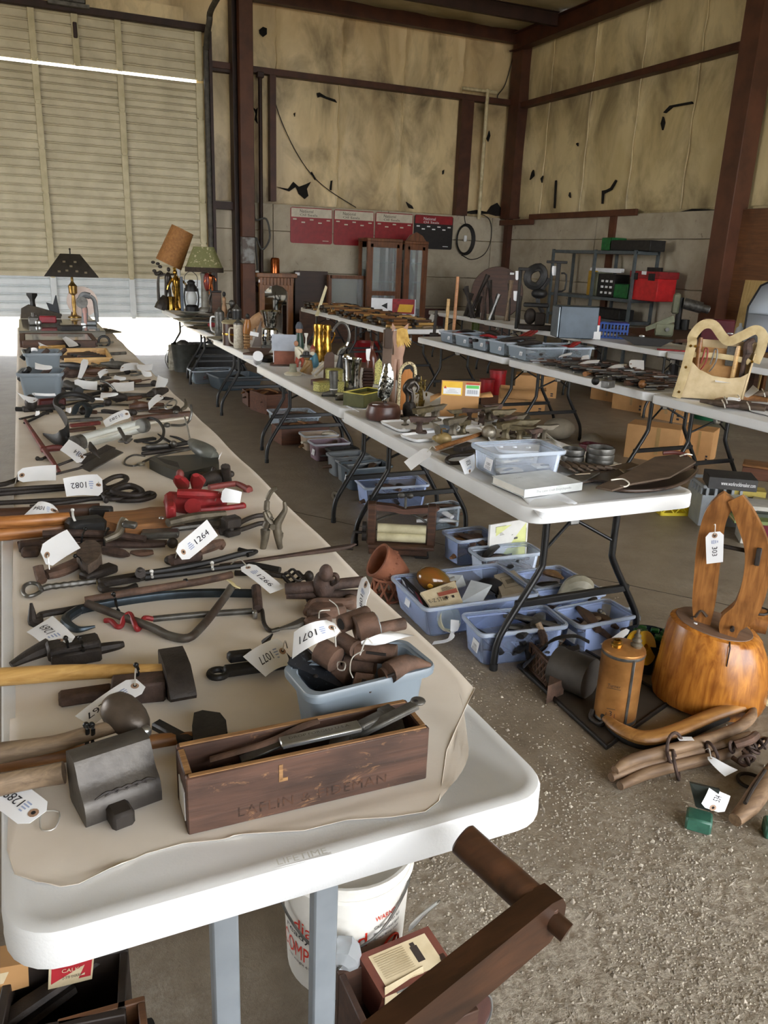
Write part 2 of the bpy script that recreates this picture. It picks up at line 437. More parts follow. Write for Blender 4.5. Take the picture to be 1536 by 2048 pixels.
for a, b, r, m in (((4.04, 14.98, .35), (4.04, 14.98, 4.46), .035, DKST), ((8.55, 15.02, 2.35), (8.55, 15.02, 4.68), .035, mat('cream_pipe', 'c8bc98', 'a99c78', .5))):
 g = MB().cyl(a, b, r)
 if m is not DKST: g.cyl((8.0, 15.02, 4.67), (8.75, 15.02, 4.67), .03).ell((8.55, 15.02, 4.67), .05)
 else: g.box((4.04, 14.97, 4.4), (.12, .1, .09), .01).cyl((3.9, 14.93, .9), (4.04, 14.93, .9), .05).box((4.0, 14.92, .98), (.2, .08, .05), .01).ell((3.88, 14.93, .92), .07)
 trim(g, m)
# tears in the insulation: black slabs proud of the vinyl, coloured as the shade inside
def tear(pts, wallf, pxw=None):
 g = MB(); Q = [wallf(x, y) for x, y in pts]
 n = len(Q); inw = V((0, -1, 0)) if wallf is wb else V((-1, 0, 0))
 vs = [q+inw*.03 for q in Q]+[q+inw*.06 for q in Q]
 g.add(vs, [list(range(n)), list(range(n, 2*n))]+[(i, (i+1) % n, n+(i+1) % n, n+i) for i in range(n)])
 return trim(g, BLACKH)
wb = lambda x, y: PY(x, y, BY); wr = lambda x, y: PX(x, y, RX)
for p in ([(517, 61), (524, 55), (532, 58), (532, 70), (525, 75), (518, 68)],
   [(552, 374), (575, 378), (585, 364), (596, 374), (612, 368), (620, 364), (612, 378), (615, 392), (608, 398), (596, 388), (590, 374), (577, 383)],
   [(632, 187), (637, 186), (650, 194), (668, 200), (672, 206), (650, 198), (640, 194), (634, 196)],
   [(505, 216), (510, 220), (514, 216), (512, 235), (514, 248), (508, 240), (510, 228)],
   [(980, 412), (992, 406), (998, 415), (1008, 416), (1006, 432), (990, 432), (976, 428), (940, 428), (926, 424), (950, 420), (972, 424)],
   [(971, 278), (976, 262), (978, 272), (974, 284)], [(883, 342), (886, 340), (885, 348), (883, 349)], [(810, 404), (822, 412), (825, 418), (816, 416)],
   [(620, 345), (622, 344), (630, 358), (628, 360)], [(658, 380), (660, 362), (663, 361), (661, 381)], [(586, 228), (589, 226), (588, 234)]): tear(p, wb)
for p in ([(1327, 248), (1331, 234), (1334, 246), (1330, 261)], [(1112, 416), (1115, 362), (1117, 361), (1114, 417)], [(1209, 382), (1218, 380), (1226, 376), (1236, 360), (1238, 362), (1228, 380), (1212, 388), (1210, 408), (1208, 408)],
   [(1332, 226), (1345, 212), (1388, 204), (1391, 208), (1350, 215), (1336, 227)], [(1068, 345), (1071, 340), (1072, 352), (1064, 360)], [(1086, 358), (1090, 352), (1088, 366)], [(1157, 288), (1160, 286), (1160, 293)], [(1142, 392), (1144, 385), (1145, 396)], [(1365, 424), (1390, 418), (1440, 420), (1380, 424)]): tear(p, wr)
# loose wires
WIRE = mat('black_cable', '191715', rough=.6)
for i, (pts, r) in enumerate((([(546, 190), (562, 240), (590, 300), (622, 348), (660, 382), (712, 415)], .008), ([(1029, 98), (1022, 130), (1010, 170), (996, 190), (996, 198)], .009))):
 trim(MB().tube([PY(x, y, BY-.06) for x, y in pts], r, 5, 4), WIRE)
# ---- sectional overhead door, stopped one foot above the ground
door = T('door_1', 'tall ribbed beige overhead door stopped a foot above the floor', 'door', ((DX0+DX1)/2, 15.16, 0)); struct(door)
DM = mat('beige_door_skin', 'cdc4a8', 'b9b094', .5, scale=3, stretch=None); DM2 = mat('pale_grey_door_skin', 'e3e9ec', 'd3dadd', .42, scale=3)
DST = mat('door_stile', 'cbc1a0', 'b3a985', .5, scale=4)
zs = [.36, 1.03, 1.66, 2.35, 3.02, 3.68, 4.235]
zz = [(zs[i], zs[i+1]+.002) for i in range(6)]+[(4.285, 5.02)]
for k, (z0, z1) in enumerate(zz):
 pr = []; n = 5; h = (z1-z0)
 for i in range(n):
  a = z0+h*i/n; q = h/n
  pr += [(0, a), (.004, a+q*.3), (0, a+q*.55), (-.012, a+q*.58), (-.012, a+q*.64), (.02, a+q*.68), (.02, a+q*.72), (-.012, a+q*.76), (-.012, a+q*.82), (.016, a+q*.86), (.016, a+q*.92), (0, a+q*.97)]
 pr.append((0, z1)); w = DX1-DX0
 g = MB(); vs = []
 for x in (-w/2, w/2): vs += [(x, -d, z) for d, z in pr]
 N = len(pr); g.add(vs, [(i, i+1, N+i+1, N+i) for i in range(N-1)]); g.box((0, .03, z0), (w, .03, h))
 p = g.build('door_panel', DM2 if k == 0 else DM, door, ang=20)
 if k == 0: p['label'] = 'pale grey bottom door section'
 for x in (-2.1, -.82, .47, 1.75, 3.03) + ((1.1,) if k == 6 else ()):
  cx = x-(DX0+DX1)/2
  MB().box((cx, -.03, z0+.01), (.1 if x < 3 else .12, .03, h-.02), .004).box((cx, -.04, z0-.02), (.07, .02, .06), .004).build('stile', DM2 if k == 0 else DST, p)
MB().box((1.1-(DX0+DX1)/2, -.06, 4.66), (.06, .04, .22), .01).build('lift_bracket', DKST, door)
trim(MB().box((-.2, 15.08, 5.0), (6.75, .12, .1), .004), DKST)
# rail that carries the door up and back under the roof
g = MB().tube([(3.13, 15.02, 0), (3.13, 15.02, 4.3), (3.13, 14.97, 4.75), (3.13, 14.7, 5.05), (3.13, 14.1, 5.25), (3.13, 10, 5.4)], .05, 8, 5, flat=(1, .8)); trim(g, mat('dark_door_rail', '2f2c27', '4a463d', .5))
trim(MB().box((3.2, 15.05, 0), (.05, .14, 5.0)), DKST)
trim(MB().box((1.02, 14.98, 5.1), (.5, .16, .35), .02).box((1.02, 14.95, 5.05), (.6, .1, .05)).cyl((.85, 14.9, 5.3), (1.2, 14.9, 5.3), .05).cyl((.9, 14.88, 5.16), (.9, 14.88, 5.42), .02), mat('opener_hardware', '4b4843', '6d6a63', .45, .5))
# ragged paper edge over the header
g = MB(); pts = [(DX0+i*.22, 5.1-.05*R.random()) for i in range(30)]
g.prism(pts+[(DX0+29*.22, 5.3), (DX0, 5.3)], 15.05, 15.06, ax='y'); trim(g, MWB)
# ---- daylight
w = bpy.data.worlds.new('daylight'); sc.world = w; w.use_nodes = True
nt = w.node_tree; bg = nt.nodes['Background']
bg.inputs[0].default_value = (.95, .97, 1, 1); bg.inputs[1].default_value = 6.2
sd = bpy.data.lights.new('sun', 'SUN'); so = bpy.data.objects.new('sun', sd); COL.objects.link(so)
sd.energy = 9; sd.angle = rad(2); sd.color = (1, .95, .85)
so.rotation_euler = V((-.12, -1, -.16)).to_track_quat('-Z', 'Y').to_euler()
vs = sc.view_settings; vs.view_transform = 'Standard'; vs.look = 'None'; vs.gamma = 1; vs.use_curve_mapping = False; vs.exposure = .75
# ================================================================ folding tables
TOPM = mat('white_table_plastic', 'dcdedf', 'd0d2d2', .38, scale=3, st=.12, bs_=220)
TUBE = mat('black_enamel_tube', '1b1c1d', '242526', .32, .3, spec=.6)
GREYL = mat('grey_steel_leg', '8d949a', '7d848a', .45, .2, 6)
ZINC = mat('bright_zinc', 'b9bbbb', '9a9c9c', .3, .9)
def rrect(w, l, r, n=6):
 out = []
 for cx, cy, a0 in ((w/2-r, l/2-r, 0), (-w/2+r, l/2-r, 90), (-w/2+r, -l/2+r, 180), (w/2-r, -l/2+r, 270)):
  for i in range(n+1):
   a = rad(a0+90*i/n); out.append((cx+r*math.cos(a), cy+r*math.sin(a)))
 return out
def rings(mb, loops, m=0, cap0=True, cap1=True):
 n = len(loops[0]); vs = [q for l in loops for q in l]; fs = []
 for i in range(len(loops)-1):
  for j in range(n): fs.append((i*n+j, i*n+(j+1) % n, (i+1)*n+(j+1) % n, (i+1)*n+j))
 if cap0: fs.append(list(range(n)))
 if cap1: fs.append(list(range((len(loops)-1)*n, len(loops)*n)))
 return mb.add(vs, fs, m)
def slab(mb, w, l, z0=.677, z1=.74, r=.075):
 L = []
 for i, z in ((.014, z0), (0, z0+.006), (-.001, z0+.018), (0, z0+.022), (0, z1-.009), (.004, z1-.002), (.011, z1), (.024, z1), (.03, z1-.0025)):
  L.append([(x, y, z) for x, y in rrect(w-2*i, l-2*i, max(.02, r-i))])
 return rings(mb, L)
LT = .74
def table(name, label, cx, cy, w=.78, l=1.92, rz=0., black=True, group=None):
 t = T(name, label, 'table', (cx, cy, 0), rz, group)
 slab(MB(), w, l).build('tabletop', TOPM, t)
 for e in (-1, 1): MB().box((0, e*(l/2-.16), .66), (w-.16, .03, .022), .004).build('under_rail', TUBE if black else GREYL, t)
 for e in (-1, 1):
  y = e*(l/2-.2)
  if black:
   for s in (-1, 1):
    lg = MB().tube([(s*.17, y, .69), (s*.17, y, .6), (s*.17, y, .46), (s*.185, y, .4), (s*.31, y, .2), (s*.345, y, .13), (s*.355, y, .06), (s*.355, y, 0)], .0145, 10, 4).build('leg', TUBE, t)
    MB().cyl((s*.355, y, .001), (s*.355, y, .03), .0165, .016, 10).build('foot_cap', mat('black_rubber', '121212', rough=.7), lg)
   MB().box((0, y, .262), (.56, .022, .03), .004).build('cross_bar', TUBE, t)
   g = MB().cyl((-.16, y, .5), (0, y-e*.06, .59), .007).cyl((.16, y, .5), (0, y-e*.06, .59), .007).cyl((0, y-e*.06, .59), (0, y-e*.5, .675), .008)
   g.build('folding_brace', TUBE, t); MB().box((0, y-e*.06, .565), (.05, .03, .05), .006).build('brace_hinge', ZINC, t)
  else:
   for s in (-1, 1): MB().box((s*.091-.008, y, 0), (.046, .03, .68), .004).build('leg', GREYL, t)
   MB().box((-.008, y, .0), (.6, .04, .03), .006).build('foot_bar', GREYL, t)
 return t
# left row
lt = table('folding_table', 'white folding table nearest the camera with an embossed name on its front edge', .304, 1.842, .836, 1.9, rad(1.0), False)
g = MB(); q0, q1, q2 = P(560, 1730, .739), P(650, 1708, .739), P(555, 1712, .739)
bx = (q1-q0).normalized(); by = V((-bx.y, bx.x, 0)); qc = P(604, 1714, .7385)
g.M = Matrix(((bx.x, by.x, 0, qc.x), (bx.y, by.y, 0, qc.y), (0, 0, 1, qc.z), (0, 0, 0, 1)))
EMB = mat('embossed_table_plastic', 'c9c9c2', 'bdbcb4', .4)
g.text('LIFETIME', .03, 1, .0016, (.074, .012)); g.box((0, 0, -.001), (.086, .019, .0018), .0006)
g.build('embossed_badge', [TOPM, EMB], lt, world=True)
ltabs = [lt]
for i, (y, lab) in enumerate(((3.8, 'white folding table under the paper, second from the camera in the left row'), (5.73, 'white folding table in the left row under the two grey bins'), (7.66, 'white folding table in the left row carrying the glass showcase'))):
 ltabs.append(table('folding_table', lab, .3+.01*i, y+.02, .78, 1.92))
ltabs.append(table('folding_table', 'white folding table at the far end of the left row under the black lamp', .32, 9.75, .78, 2.2))
# middle row
mtabs = []
for x, y, lab in ((1.955, 3.2, 'white folding table nearest in the middle row, holding the clear tub and the book'), (1.975, 5.14, 'middle-row folding table under the figurines and tins'), (2.05, 7.08, 'middle-row folding table under the birdhouse and the steins'), (2.11, 9.06, 'middle-row folding table with flat plates, before the lamps'), (2.16, 11.05, 'farthest middle-row folding table carrying the lamps and statues')):
 mtabs.append(table('folding_table', lab, x, y))
for x, y, lab in ((4.26, 3.36, 'white folding table in the third row carrying the canvas tool bag'), (4.28, 5.24, 'third-row folding table covered with files and chisels'), (4.3, 7.15, 'third-row folding table under the line of clear plastic bins')): table('folding_table', lab, x, y, .78, 1.86)
for x, y, lab in ((4.36, 9.85, 'third-row folding table heaped with hammers, beyond the gap'), (4.42, 11.72, 'farthest third-row folding table covered with hammers')): table('folding_table', lab, x, y, .78, 1.85)
for x, y, lab in ((6.42, 5.6, 'fourth-row folding table behind the canvas tool bag'), (6.42, 7.5, 'fourth-row folding table under the grey metal box and blue basket'), (6.45, 9.4, 'fourth-row folding table under the black press'), (6.5, 11.3, 'fourth-row folding table with tall tongs standing on it')): table('folding_table', lab, x, y, .78, 1.88)
# newsprint covering the left row
PAPER = mat('newsprint_paper', 'ded6ca', 'd2c8ba', .75, scale=4, st=.3, bs_=14)
def pz(x, y):
 z = .742
 if y < 2.7 and x < .655 and y > .98: z = .7395
 return z+.0008*math.sin(x*23+y*9)*math.sin(y*13)
NEAR = [(14, 1700), (29, 1749), (73, 1764), (120, 1777), (157, 1771), (219, 1740), (292, 1707), (365, 1687), (437, 1680), (481, 1671), (608, 1664), (693, 1643), (784, 1637), (850, 1626), (878, 1604), (893, 1500), (950, 1376)]
NEARW = [P(a, b, .741) for a, b in NEAR]
def paper_f(u, v):
 t = u*(len(NEAR)-1); i = min(int(t), len(NEAR)-2); t -= i
 a = NEARW[i].lerp(NEARW[i+1], t)
 y = a.y+(9.05-a.y)*(v**1.6); k = min(1, v*12); k = k*k*(3-2*k)
 x = a.x+(-.092+.865*u-a.x)*k
 z = pz(x, y)
 if v < .005: z += .0015
 if x > .695: z -= .35*(x-.695)**1.6+.004*math.sin(y*8)*(x-.695)/.08
 return (x, y, z)
tag(MB().grid(paper_f, 48, 130).build('table_paper', PAPER, solid=.0006), 'long sheet of off-white newsprint covering the left row of tables', 'paper')
# ================================================================ kit for traced tools
IRON = mat('dark_forged_iron', '3b3531', '2a2624', .55, .35, 22, st=.35, bs_=160)
RUST = mat('rusty_iron', '6b5244', '47382f', .75, .15, 26, st=.4, bs_=140)
RUST2 = mat('dull_brown_rust', '54423a', '382d28', .7, .2, 30, st=.4, bs_=150)
GUN = mat('grey_tool_steel', '6e6d69', '4f4d49', .42, .6, 24, st=.2)
STL = mat('polished_tool_steel', 'c2c5c6', '9c9e9e', .28, .9, 18)
BRZ = mat('greenish_cast_metal', '6d6556', '4b453b', .5, .4, 25, st=.3)
BLK = mat('black_painted_iron', '1d1d1e', '2a2928', .5, .2, 20, st=.2)
BLUES = mat('blued_spring_steel', '3d4850', '2b3136', .38, .6, 16)
REDP = mat('worn_red_paint', '8c2427', '5f1f1f', .5, .1, 18, thr=(.5, .72))
REDD = mat('dull_red_paint', '7a3530', '5a2f2b', .6, .1, 20)
WL = wood('blond_ash_handle', 'd0a968', 'a97f44', 0, 14, .35)
WM = wood('brown_handle_wood', '9a6a3d', '6e4827', 0, 14, .45)
WO = wood('orange_handle_wood', 'b27740', '875328', 0, 14, .4)
WD = wood('dark_old_wood', '5b3b28', '3a271c', 0, 10, .55)
WG = wood('grey_weathered_handle', '8f7a61', '655442', 0, 16, .6, .3)
TAGP = mat('white_tag_card', 'e6e8ea', 'dcdee0', .6, scale=6)
INK = mat('black_ink', '17171c', '202028', .6); INKB = mat('faint_blue_print', '8e9cbc', '9aa6c2', .6)
EYE = mat('tag_eyelet', 'a98a72', '8b6f5b', .6); HOLE = mat('tag_hole', '201a17', rough=.9)
TIEB = mat('black_cable_tie', '121314', rough=.4); TIEW = mat('white_cable_tie', 'dfe0dd', rough=.4); STRG = mat('tag_wire', 'c9c6be', rough=.4, metal=.4)
ZB = [.742]
def w3(p, r=0.): return P(p[0], p[1], p[2] if len(p) > 2 else ZB[0]+r)
def pr(s, pts, r, k=4, flat=None, n=8, m=0, lift=None, closed=False):
 """rod through picture points on the working plane (or at a given height)"""
 r0 = r if isinstance(r, (int, float)) else max(r)
 lf = lift if lift is not None else r0*(flat[1] if flat else 1)
 return s.tube([w3(p, lf) for p in pts], r, n, k, closed, flat, m=m)
def ps(s, pts, z0, th, m=0, k=1):
 """flat plate traced on the working plane"""
 return s.prism([(q.x, q.y) for q in (P(a, b, ZB[0]+z0+th) for a, b in pts)], ZB[0]+z0, ZB[0]+z0+th, m, 'z', k)
def pb(s, a, b, w, h, z0=0., bev=.002, m=0, tap=1.):
 A, B_ = w3((*a[:2], ZB[0]+z0+h) if len(a) < 3 else a), w3((*b[:2], ZB[0]+z0+h) if len(b) < 3 else b)
 d = B_-A; L = d.length; o = s.M
 x = d/L; y = V((0, 0, 1)).cross(x).normalized(); z = x.cross(y); c = (A+B_)/2-z*h
 s.M = Matrix(((x.x, y.x, z.x, c.x), (x.y, y.y, z.y, c.y), (x.z, y.z, z.z, c.z), (0, 0, 0, 1)))
 s.box((0, 0, 0), (L, w, h), bev, m, tap); s.M = o; return s
def pe(s, p, r, m=0, n=14):
 r3 = (r, r, r) if isinstance(r, (int, float)) else r
 return s.ell(w3(p, r3[2]), r3, n, m)
MB.pr, MB.ps, MB.pb, MB.pe = pr, ps, pb, pe
def part(o, name, m, fn, label=None):
 g = MB(); fn(g); q = g.build(name, m, o, world=True)
 if label: q['label'] = label
 return q
def tool(name, label, cat, *parts, group=None):
 """parts = (part_name, material, function); one part alone is the thing itself"""
 if len(parts) == 1:
  g = MB(); parts[0][2](g); return tag(g.build(name, parts[0][1]), label, cat, group)
 g = MB(); parts[0][2](g); c = sum(g.v, V())/len(g.v); c.z = min(v.z for v in g.v)
 o = T(name, label, cat, c, 0, group)
 for p in parts: part(o, *p)
 return o
def lot_tag(o, c, text='', bow=.012, to=None, nx=.64, label=None, logo=True):
 """card tag: c = reading-frame corners (picture x, y, height): bottom-left, bottom-right, top-right, top-left; eyelet at the left end"""
 q = [w3(p) for p in c]; N = (q[1]-q[0]).cross(q[3]-q[0]).normalized()
 def f(u, v, e=0.):
  b = (q[0]*(1-u)+q[1]*u)*(1-v)+(q[3]*(1-u)+q[2]*u)*v
  return b+N*(bow*(4*u*(1-u)-.0)+e)
 g = MB(); us = [0, .06, .13, .25, .4, .55, .7, .85, 1]
 vs = []
 for e in (.0, -.0007):
  for u in us:
   ch = max(0, .22*(1-u/.13)) if u < .13 else 0
   for v in (ch, .5, 1-ch): vs.append(f(u, v, e))
 n = len(us)*3; fs = []
 for i in range(len(us)-1):
  for j in range(2):
   a = i*3+j; fs += [(a, a+1, a+4, a+3), (n+a, n+a+1, n+a+4, n+a+3)]
 bd = [i*3 for i in range(len(us))]+[(len(us)-1)*3+1]+[i*3+2 for i in reversed(range(len(us)))]+[1]
 for a, b in zip(bd, bd[1:]+bd[:1]): fs.append((a, b, n+b, n+a))
 g.add(vs, fs, 0)
 W, H = (q[1]-q[0]).length, (q[3]-q[0]).length
 def flatadd(vl, fl, m, cu, cv, e):
  g.add([f(cu+x/W, cv+y/H, e) for x, y in vl], fl, m)
 for r_, m, e in ((.16, 3, .0007), (.07, 4, .0011)):
  rr = r_*min(H, .06); flatadd([(rr*math.cos(a*PI/5), rr*math.sin(a*PI/5)) for a in range(10)], [list(range(10))], m, .11, .5, e)
 if text:
  t = MB().text(text, 1, fit=(.4*W*len(text)/4, .30*H)); flatadd([(v.x, v.y) for v in t.v], t.f, 1, nx, .5, .0008)
 if logo and text:
  for i, (dy, l) in enumerate(((.14, .07), (.03, .1), (-.07, .13), (-.17, .11))):
   flatadd([(-l*W/2, dy*H), (l*W/2, dy*H), (l*W/2, (dy+.05)*H), (-l*W/2, (dy+.05)*H)], [(0, 1, 2, 3)], 2, .31, .5, .0008)
 t = g.build('lot_tag', [TAGP, INK, INKB, EYE, HOLE], o, world=True, ang=60)
 if label: t['label'] = label
 if to is not None:
  a = f(.11, .5); b = w3(to); md = (a+b)/2+V((0, 0, .02))
  MB().tube([a, md, b], .0011, 4, 5).build('tag_string', STRG, t, world=True)
 return t
def tie(o, pts, m=None, r=.0028):
 """cable tie: a strap bent over the bundle, with its locking head"""
 g = MB().pr(pts, r, 4, flat=(1.2, .5), n=6, lift=0); a = w3(pts[0]); g.ell(a, .0055, 8); g.build('cable_tie', m or TIEB, o, world=True)
def rect4(c4, z):
 """four picture points (front-left, front-right, back-right, back-left) on a plane -> centre, width, depth, angle"""
 q = [P(a, b, z) for a, b in c4]
 c = sum(q, V())/4; x = ((q[1]-q[0])+(q[2]-q[3]))/2; y = ((q[3]-q[0])+(q[2]-q[1]))/2
 a = math.atan2(x.y, x.x); w = x.length; l = abs(y.dot(V((-math.sin(a), math.cos(a), 0))))
 return V((c.x, c.y, z)), w, l, a
def tub_mb(w, l, h, tp=.86, lip=.01, th=.0025, rc=.03):
 L = []
 k = lambda s_, z: [(x, y, z) for x, y in rrect(w*s_, l*s_, min(rc, w*.2, l*.2))]
 def ins(i, z, s_=1.): return [(x, y, z) for x, y in rrect(max(.01, w*s_-2*i), max(.01, l*s_-2*i), min(rc, w*.2, l*.2))]
 L = [ins(.006, 0, tp), ins(0, .006, tp), ins(lip, h-.018, 1), ins(0, h-.016), ins(0, h-.002), ins(lip*.5, h), ins(lip+th, h-.001), ins(lip+th, h-.02), ins(th, .008, tp), ins(.008, .005, tp)]
 return rings(MB(), L)
def tub(name, label, cat, c4, zt, zb, m, tp=.86, group=None, lip=.01, rim=None):
 c, w, l, a = c4 if isinstance(c4, tuple) else rect4(c4, zt)
 o = T(name, label, cat, (c.x, c.y, zb), a, group); h = zt-zb
 tub_mb(w, l, h, tp, lip).build('tub_wall', m, o)
 g = MB(); L = lambda i, z: [(x, y, z) for x, y in rrect(w-2*i, l-2*i, min(.03, w*.2, l*.2))]
 rings(g, [L(-.003, h-.012), L(-.004, h-.001), L(-.002, h+.003), L(lip*.6, h+.003), L(lip*.6, h-.004), L(.001, h-.012)], cap0=False, cap1=False)
 g.build('rim', rim or m, o)
 return o, w, l, h
def inside(o, w, l, n, fn, seed=1):
 """n places spread over a tub floor: fn(i, world point, angle)"""
 rr = random.Random(seed); M = wm(o)
 for i in range(n):
  fn(i, M @ V((rr.uniform(-.36, .36)*w, rr.uniform(-.34, .34)*l, .01)), rr.uniform(0, 180))
# ================================================================ left row, near end
# --- wooden box of wrenches
A = P(377, 1672, .742); B_ = P(853, 1558, .742); zt = upz(A, 371, 1559); C_ = P(352, 1489, zt); D_ = P(808, 1397, zt)
ax = (B_-A).normalized(); ay = V((-ax.y, ax.x, 0)); bl = (B_-A).length; bw = ((C_-A).dot(ay)+(D_-B_).dot(ay))/2; bh = zt-.742
print('crate', bl, bw, bh)
CRW = wood('scuffed_crate_wood', '5f4336', '3a2921', 0, 9, .55, .35, scuff='8f6a49'); CRE = wood('worn_pale_wood_edge', 'a47d50', '6d4c30', 0, 20, .6)
crate = T('wooden_box', 'long worn wooden box of wrenches on the front corner of the left table', 'box', A, math.atan2(ax.y, ax.x))
STEN = mat('faded_black_stencil', '2e2119', '553a2b', .7, scale=70, thr=(.4, .55))
g = MB().box((bl/2, .006, 0), (bl, .012, bh), .002).box((bl/2, .006, bh-.001), (bl-.01, .008, .0025), .001, 2)
g.at((bl*.5, -.0006, bh*.22), (90, 0, 0)); g.text('LAFLIN & FIDEMAN', .02, 1, 0, (bl*.62, .017), 1.1); g.at()
rr = random.Random(3)
g.box((bl*.36, -.0004, bh*.62), (.006, .0014, .028), 0, 2).box((bl*.37, -.0004, bh*.6), (.014, .0014, .006), 0, 2)
g.build('side_panel', [CRW, STEN, CRE], crate)
MB().box((bl/2, bw-.006, 0), (bl, .012, bh), .002).box((bl/2, bw-.006, bh-.001), (bl-.01, .009, .0025), .001, 1).build('side_panel', [CRW, CRE], crate)
for x in (.006, bl-.006):
 g = MB().box((x, bw/2, 0), (.012, bw-.024, bh-.003), .002).box((x, bw/2, bh-.0035), (.009, bw-.03, .002), .0008, 1); g.build('end_panel', [CRW, CRE], crate)
MB().box((bl/2, bw/2, .001), (bl-.024, bw-.024, .008)).build('bottom_panel', CRW, crate)
MB().box((-.001, bw*.42, .015), (.0015, bw*.5, .05)).build('paper_label', TAGP, crate)
# contents
z1 = .742+bh
tool('adjustable_wrench', 'bright steel wrench with embossed lettering lying in the wooden box', 'wrench',
  ('handle', STL, lambda g: g.pb((560, 1482, z1+.004), (720, 1447, z1+.012), .026, .009, bev=.003)),
  ('neck', GUN, lambda g: g.pb((718, 1447, z1+.011), (772, 1420, z1+.008), .02, .012, bev=.004)),
  ('jaw', GUN, lambda g: g.pb((765, 1424, z1+.01), (790, 1413, z1+.01), .034, .014, bev=.004)))
o = bpy.data.objects['adjustable_wrench']; M_ = P(640, 1464, z1+.0085); d = (P(720, 1447, z1+.012)-P(560, 1482, z1+.004)).normalized()
g = MB(); y = V((0, 0, 1)).cross(d).normalized(); zz_ = d.cross(y)
g.M = Matrix(((d.x, y.x, zz_.x, M_.x), (d.y, y.y, zz_.y, M_.y), (d.z, y.z, zz_.z, M_.z), (0, 0, 0, 1))); g.text('DROP FORGED U.S.A.', .01, 0, .0012, (.1, .006)); g.build('embossed_lettering', GUN, o, world=True)
tool('adjustable_wrench', 'dull grey wrench with a hole in its handle end, leaning over the box rim', 'wrench',
  ('handle', GUN, lambda g: g.pb((700, 1470, z1-.01), (832, 1404, z1+.03), .022, .01, bev=.004).pe((836, 1402, z1+.027), (.013, .013, .005))),
  ('head', GUN, lambda g: g.pb((655, 1487, z1-.03), (704, 1468, z1-.008), .042, .014, bev=.005)),
  ('hanging_hole', HOLE, lambda g: g.pe((832, 1401.5, z1+.0335), (.004, .004, .001))))
tool('flat_bar', 'thin rusty flat bar slanting across the wooden box', 'bar', ('bar', RUST, lambda g: g.pr([(420, 1519, z1-.02), (530, 1487, z1-.004), (600, 1455, z1+.002), (637, 1442, z1+.006)], .008, flat=(1, .35))))
tool('flat_file', 'dark flat file lying low in the left half of the box', 'file', ('blade', GUN, lambda g: g.pb((480, 1518, z1-.03), (562, 1483, z1-.012), .02, .005)), ('tang', GUN, lambda g: g.pr([(562, 1483, z1-.014), (590, 1470, z1-.01)], [.004, .0015], 1)))
tool('putty_knife', 'dark pointed blade at the right end of the wooden box', 'knife', ('blade', GUN, lambda g: g.pb((745, 1478, z1-.05), (806, 1445, z1-.02), .03, .003)), ('handle', BLK, lambda g: g.pr([(745, 1478, z1-.05), (715, 1494, z1-.06)], .009, 1)))
for i, (a, b, m, lab) in enumerate((((395, 1540, z1-.055), (450, 1520, z1-.05), RUST, 'rusty nut wrench deep in the left corner of the box'), ((430, 1505, z1-.045), (520, 1500, z1-.05), BLK, 'black bar lying at the bottom of the box, left half'), ((560, 1510, z1-.06), (660, 1490, z1-.055), IRON, 'dark iron spanner under the bright wrench in the box'))):
 tool('old_spanner', lab, 'wrench', ('shank', m, lambda g: g.pb(a, b, .018, .01, bev=.003)), ('jaw', m, lambda g: g.pe((*b[:2], b[2]), (.018, .018, .008))))
# --- heavy block hammer
a1, b1 = P(168, 1649, .742), P(318, 1594, .742); L = (b1-a1).length; d = (b1-a1).normalized()
BLOCK = mat('worn_dark_hammer_face', '56524d', '3c3835', .42, .35, 15, st=.25, bs_=60)
bh_ = T('block_hammer', 'heavy grey-black block hammer with concave faces at the left table front', 'hammer', a1, math.atan2(d.y, d.x))
prof = [(-.014, .004), (-.008, 0), (.062, 0), (.07, .004), (.074, .05), (.07, .088), (.062, .093), (.034, .095), (.027, .092), (.018, .078), (.012, .062), (.004, .051), (-.006, .044), (-.012, .036), (-.015, .02)]
MB().prism(prof, .0, L, ax='x').build('head', BLOCK, bh_, ang=28)
g = MB()
for q in range(5):
 x0 = L*(.14+.13*q); g.tube([(x0, -.0085, .042), (x0+.02, -.005, .045), (x0+.034, -.009, .0415)], [.0008, .0026, .0008], 5, 3)
g.build('face_crack', IRON, bh_)
MB().box((L*.4, -.026, .001), (.034, .04, .028), .005).build('handle_end', mat('end_grain_dark', '3a332d', '2a2521', .7), bh_)
part(bh_, 'handle', WG, lambda g: g.pr([(128, 1545, .79), (60, 1557, .785), (-60, 1582, .78)], [.017, .016, .018], flat=(.8, 1.1), n=12))
lot_tag(bh_, [(106, 1612, .757), (28, 1554, .765), (-32, 1600, .755), (46, 1656, .745)], '1289', .003, None, .6)
part(bh_, 'tag_wire', STRG, lambda g: g.pr([(78, 1622, .746), (118, 1624, .744), (110, 1656, .744), (84, 1660, .744), (80, 1640, .744), (84, 1624, .746)], .0012, 3, lift=0))
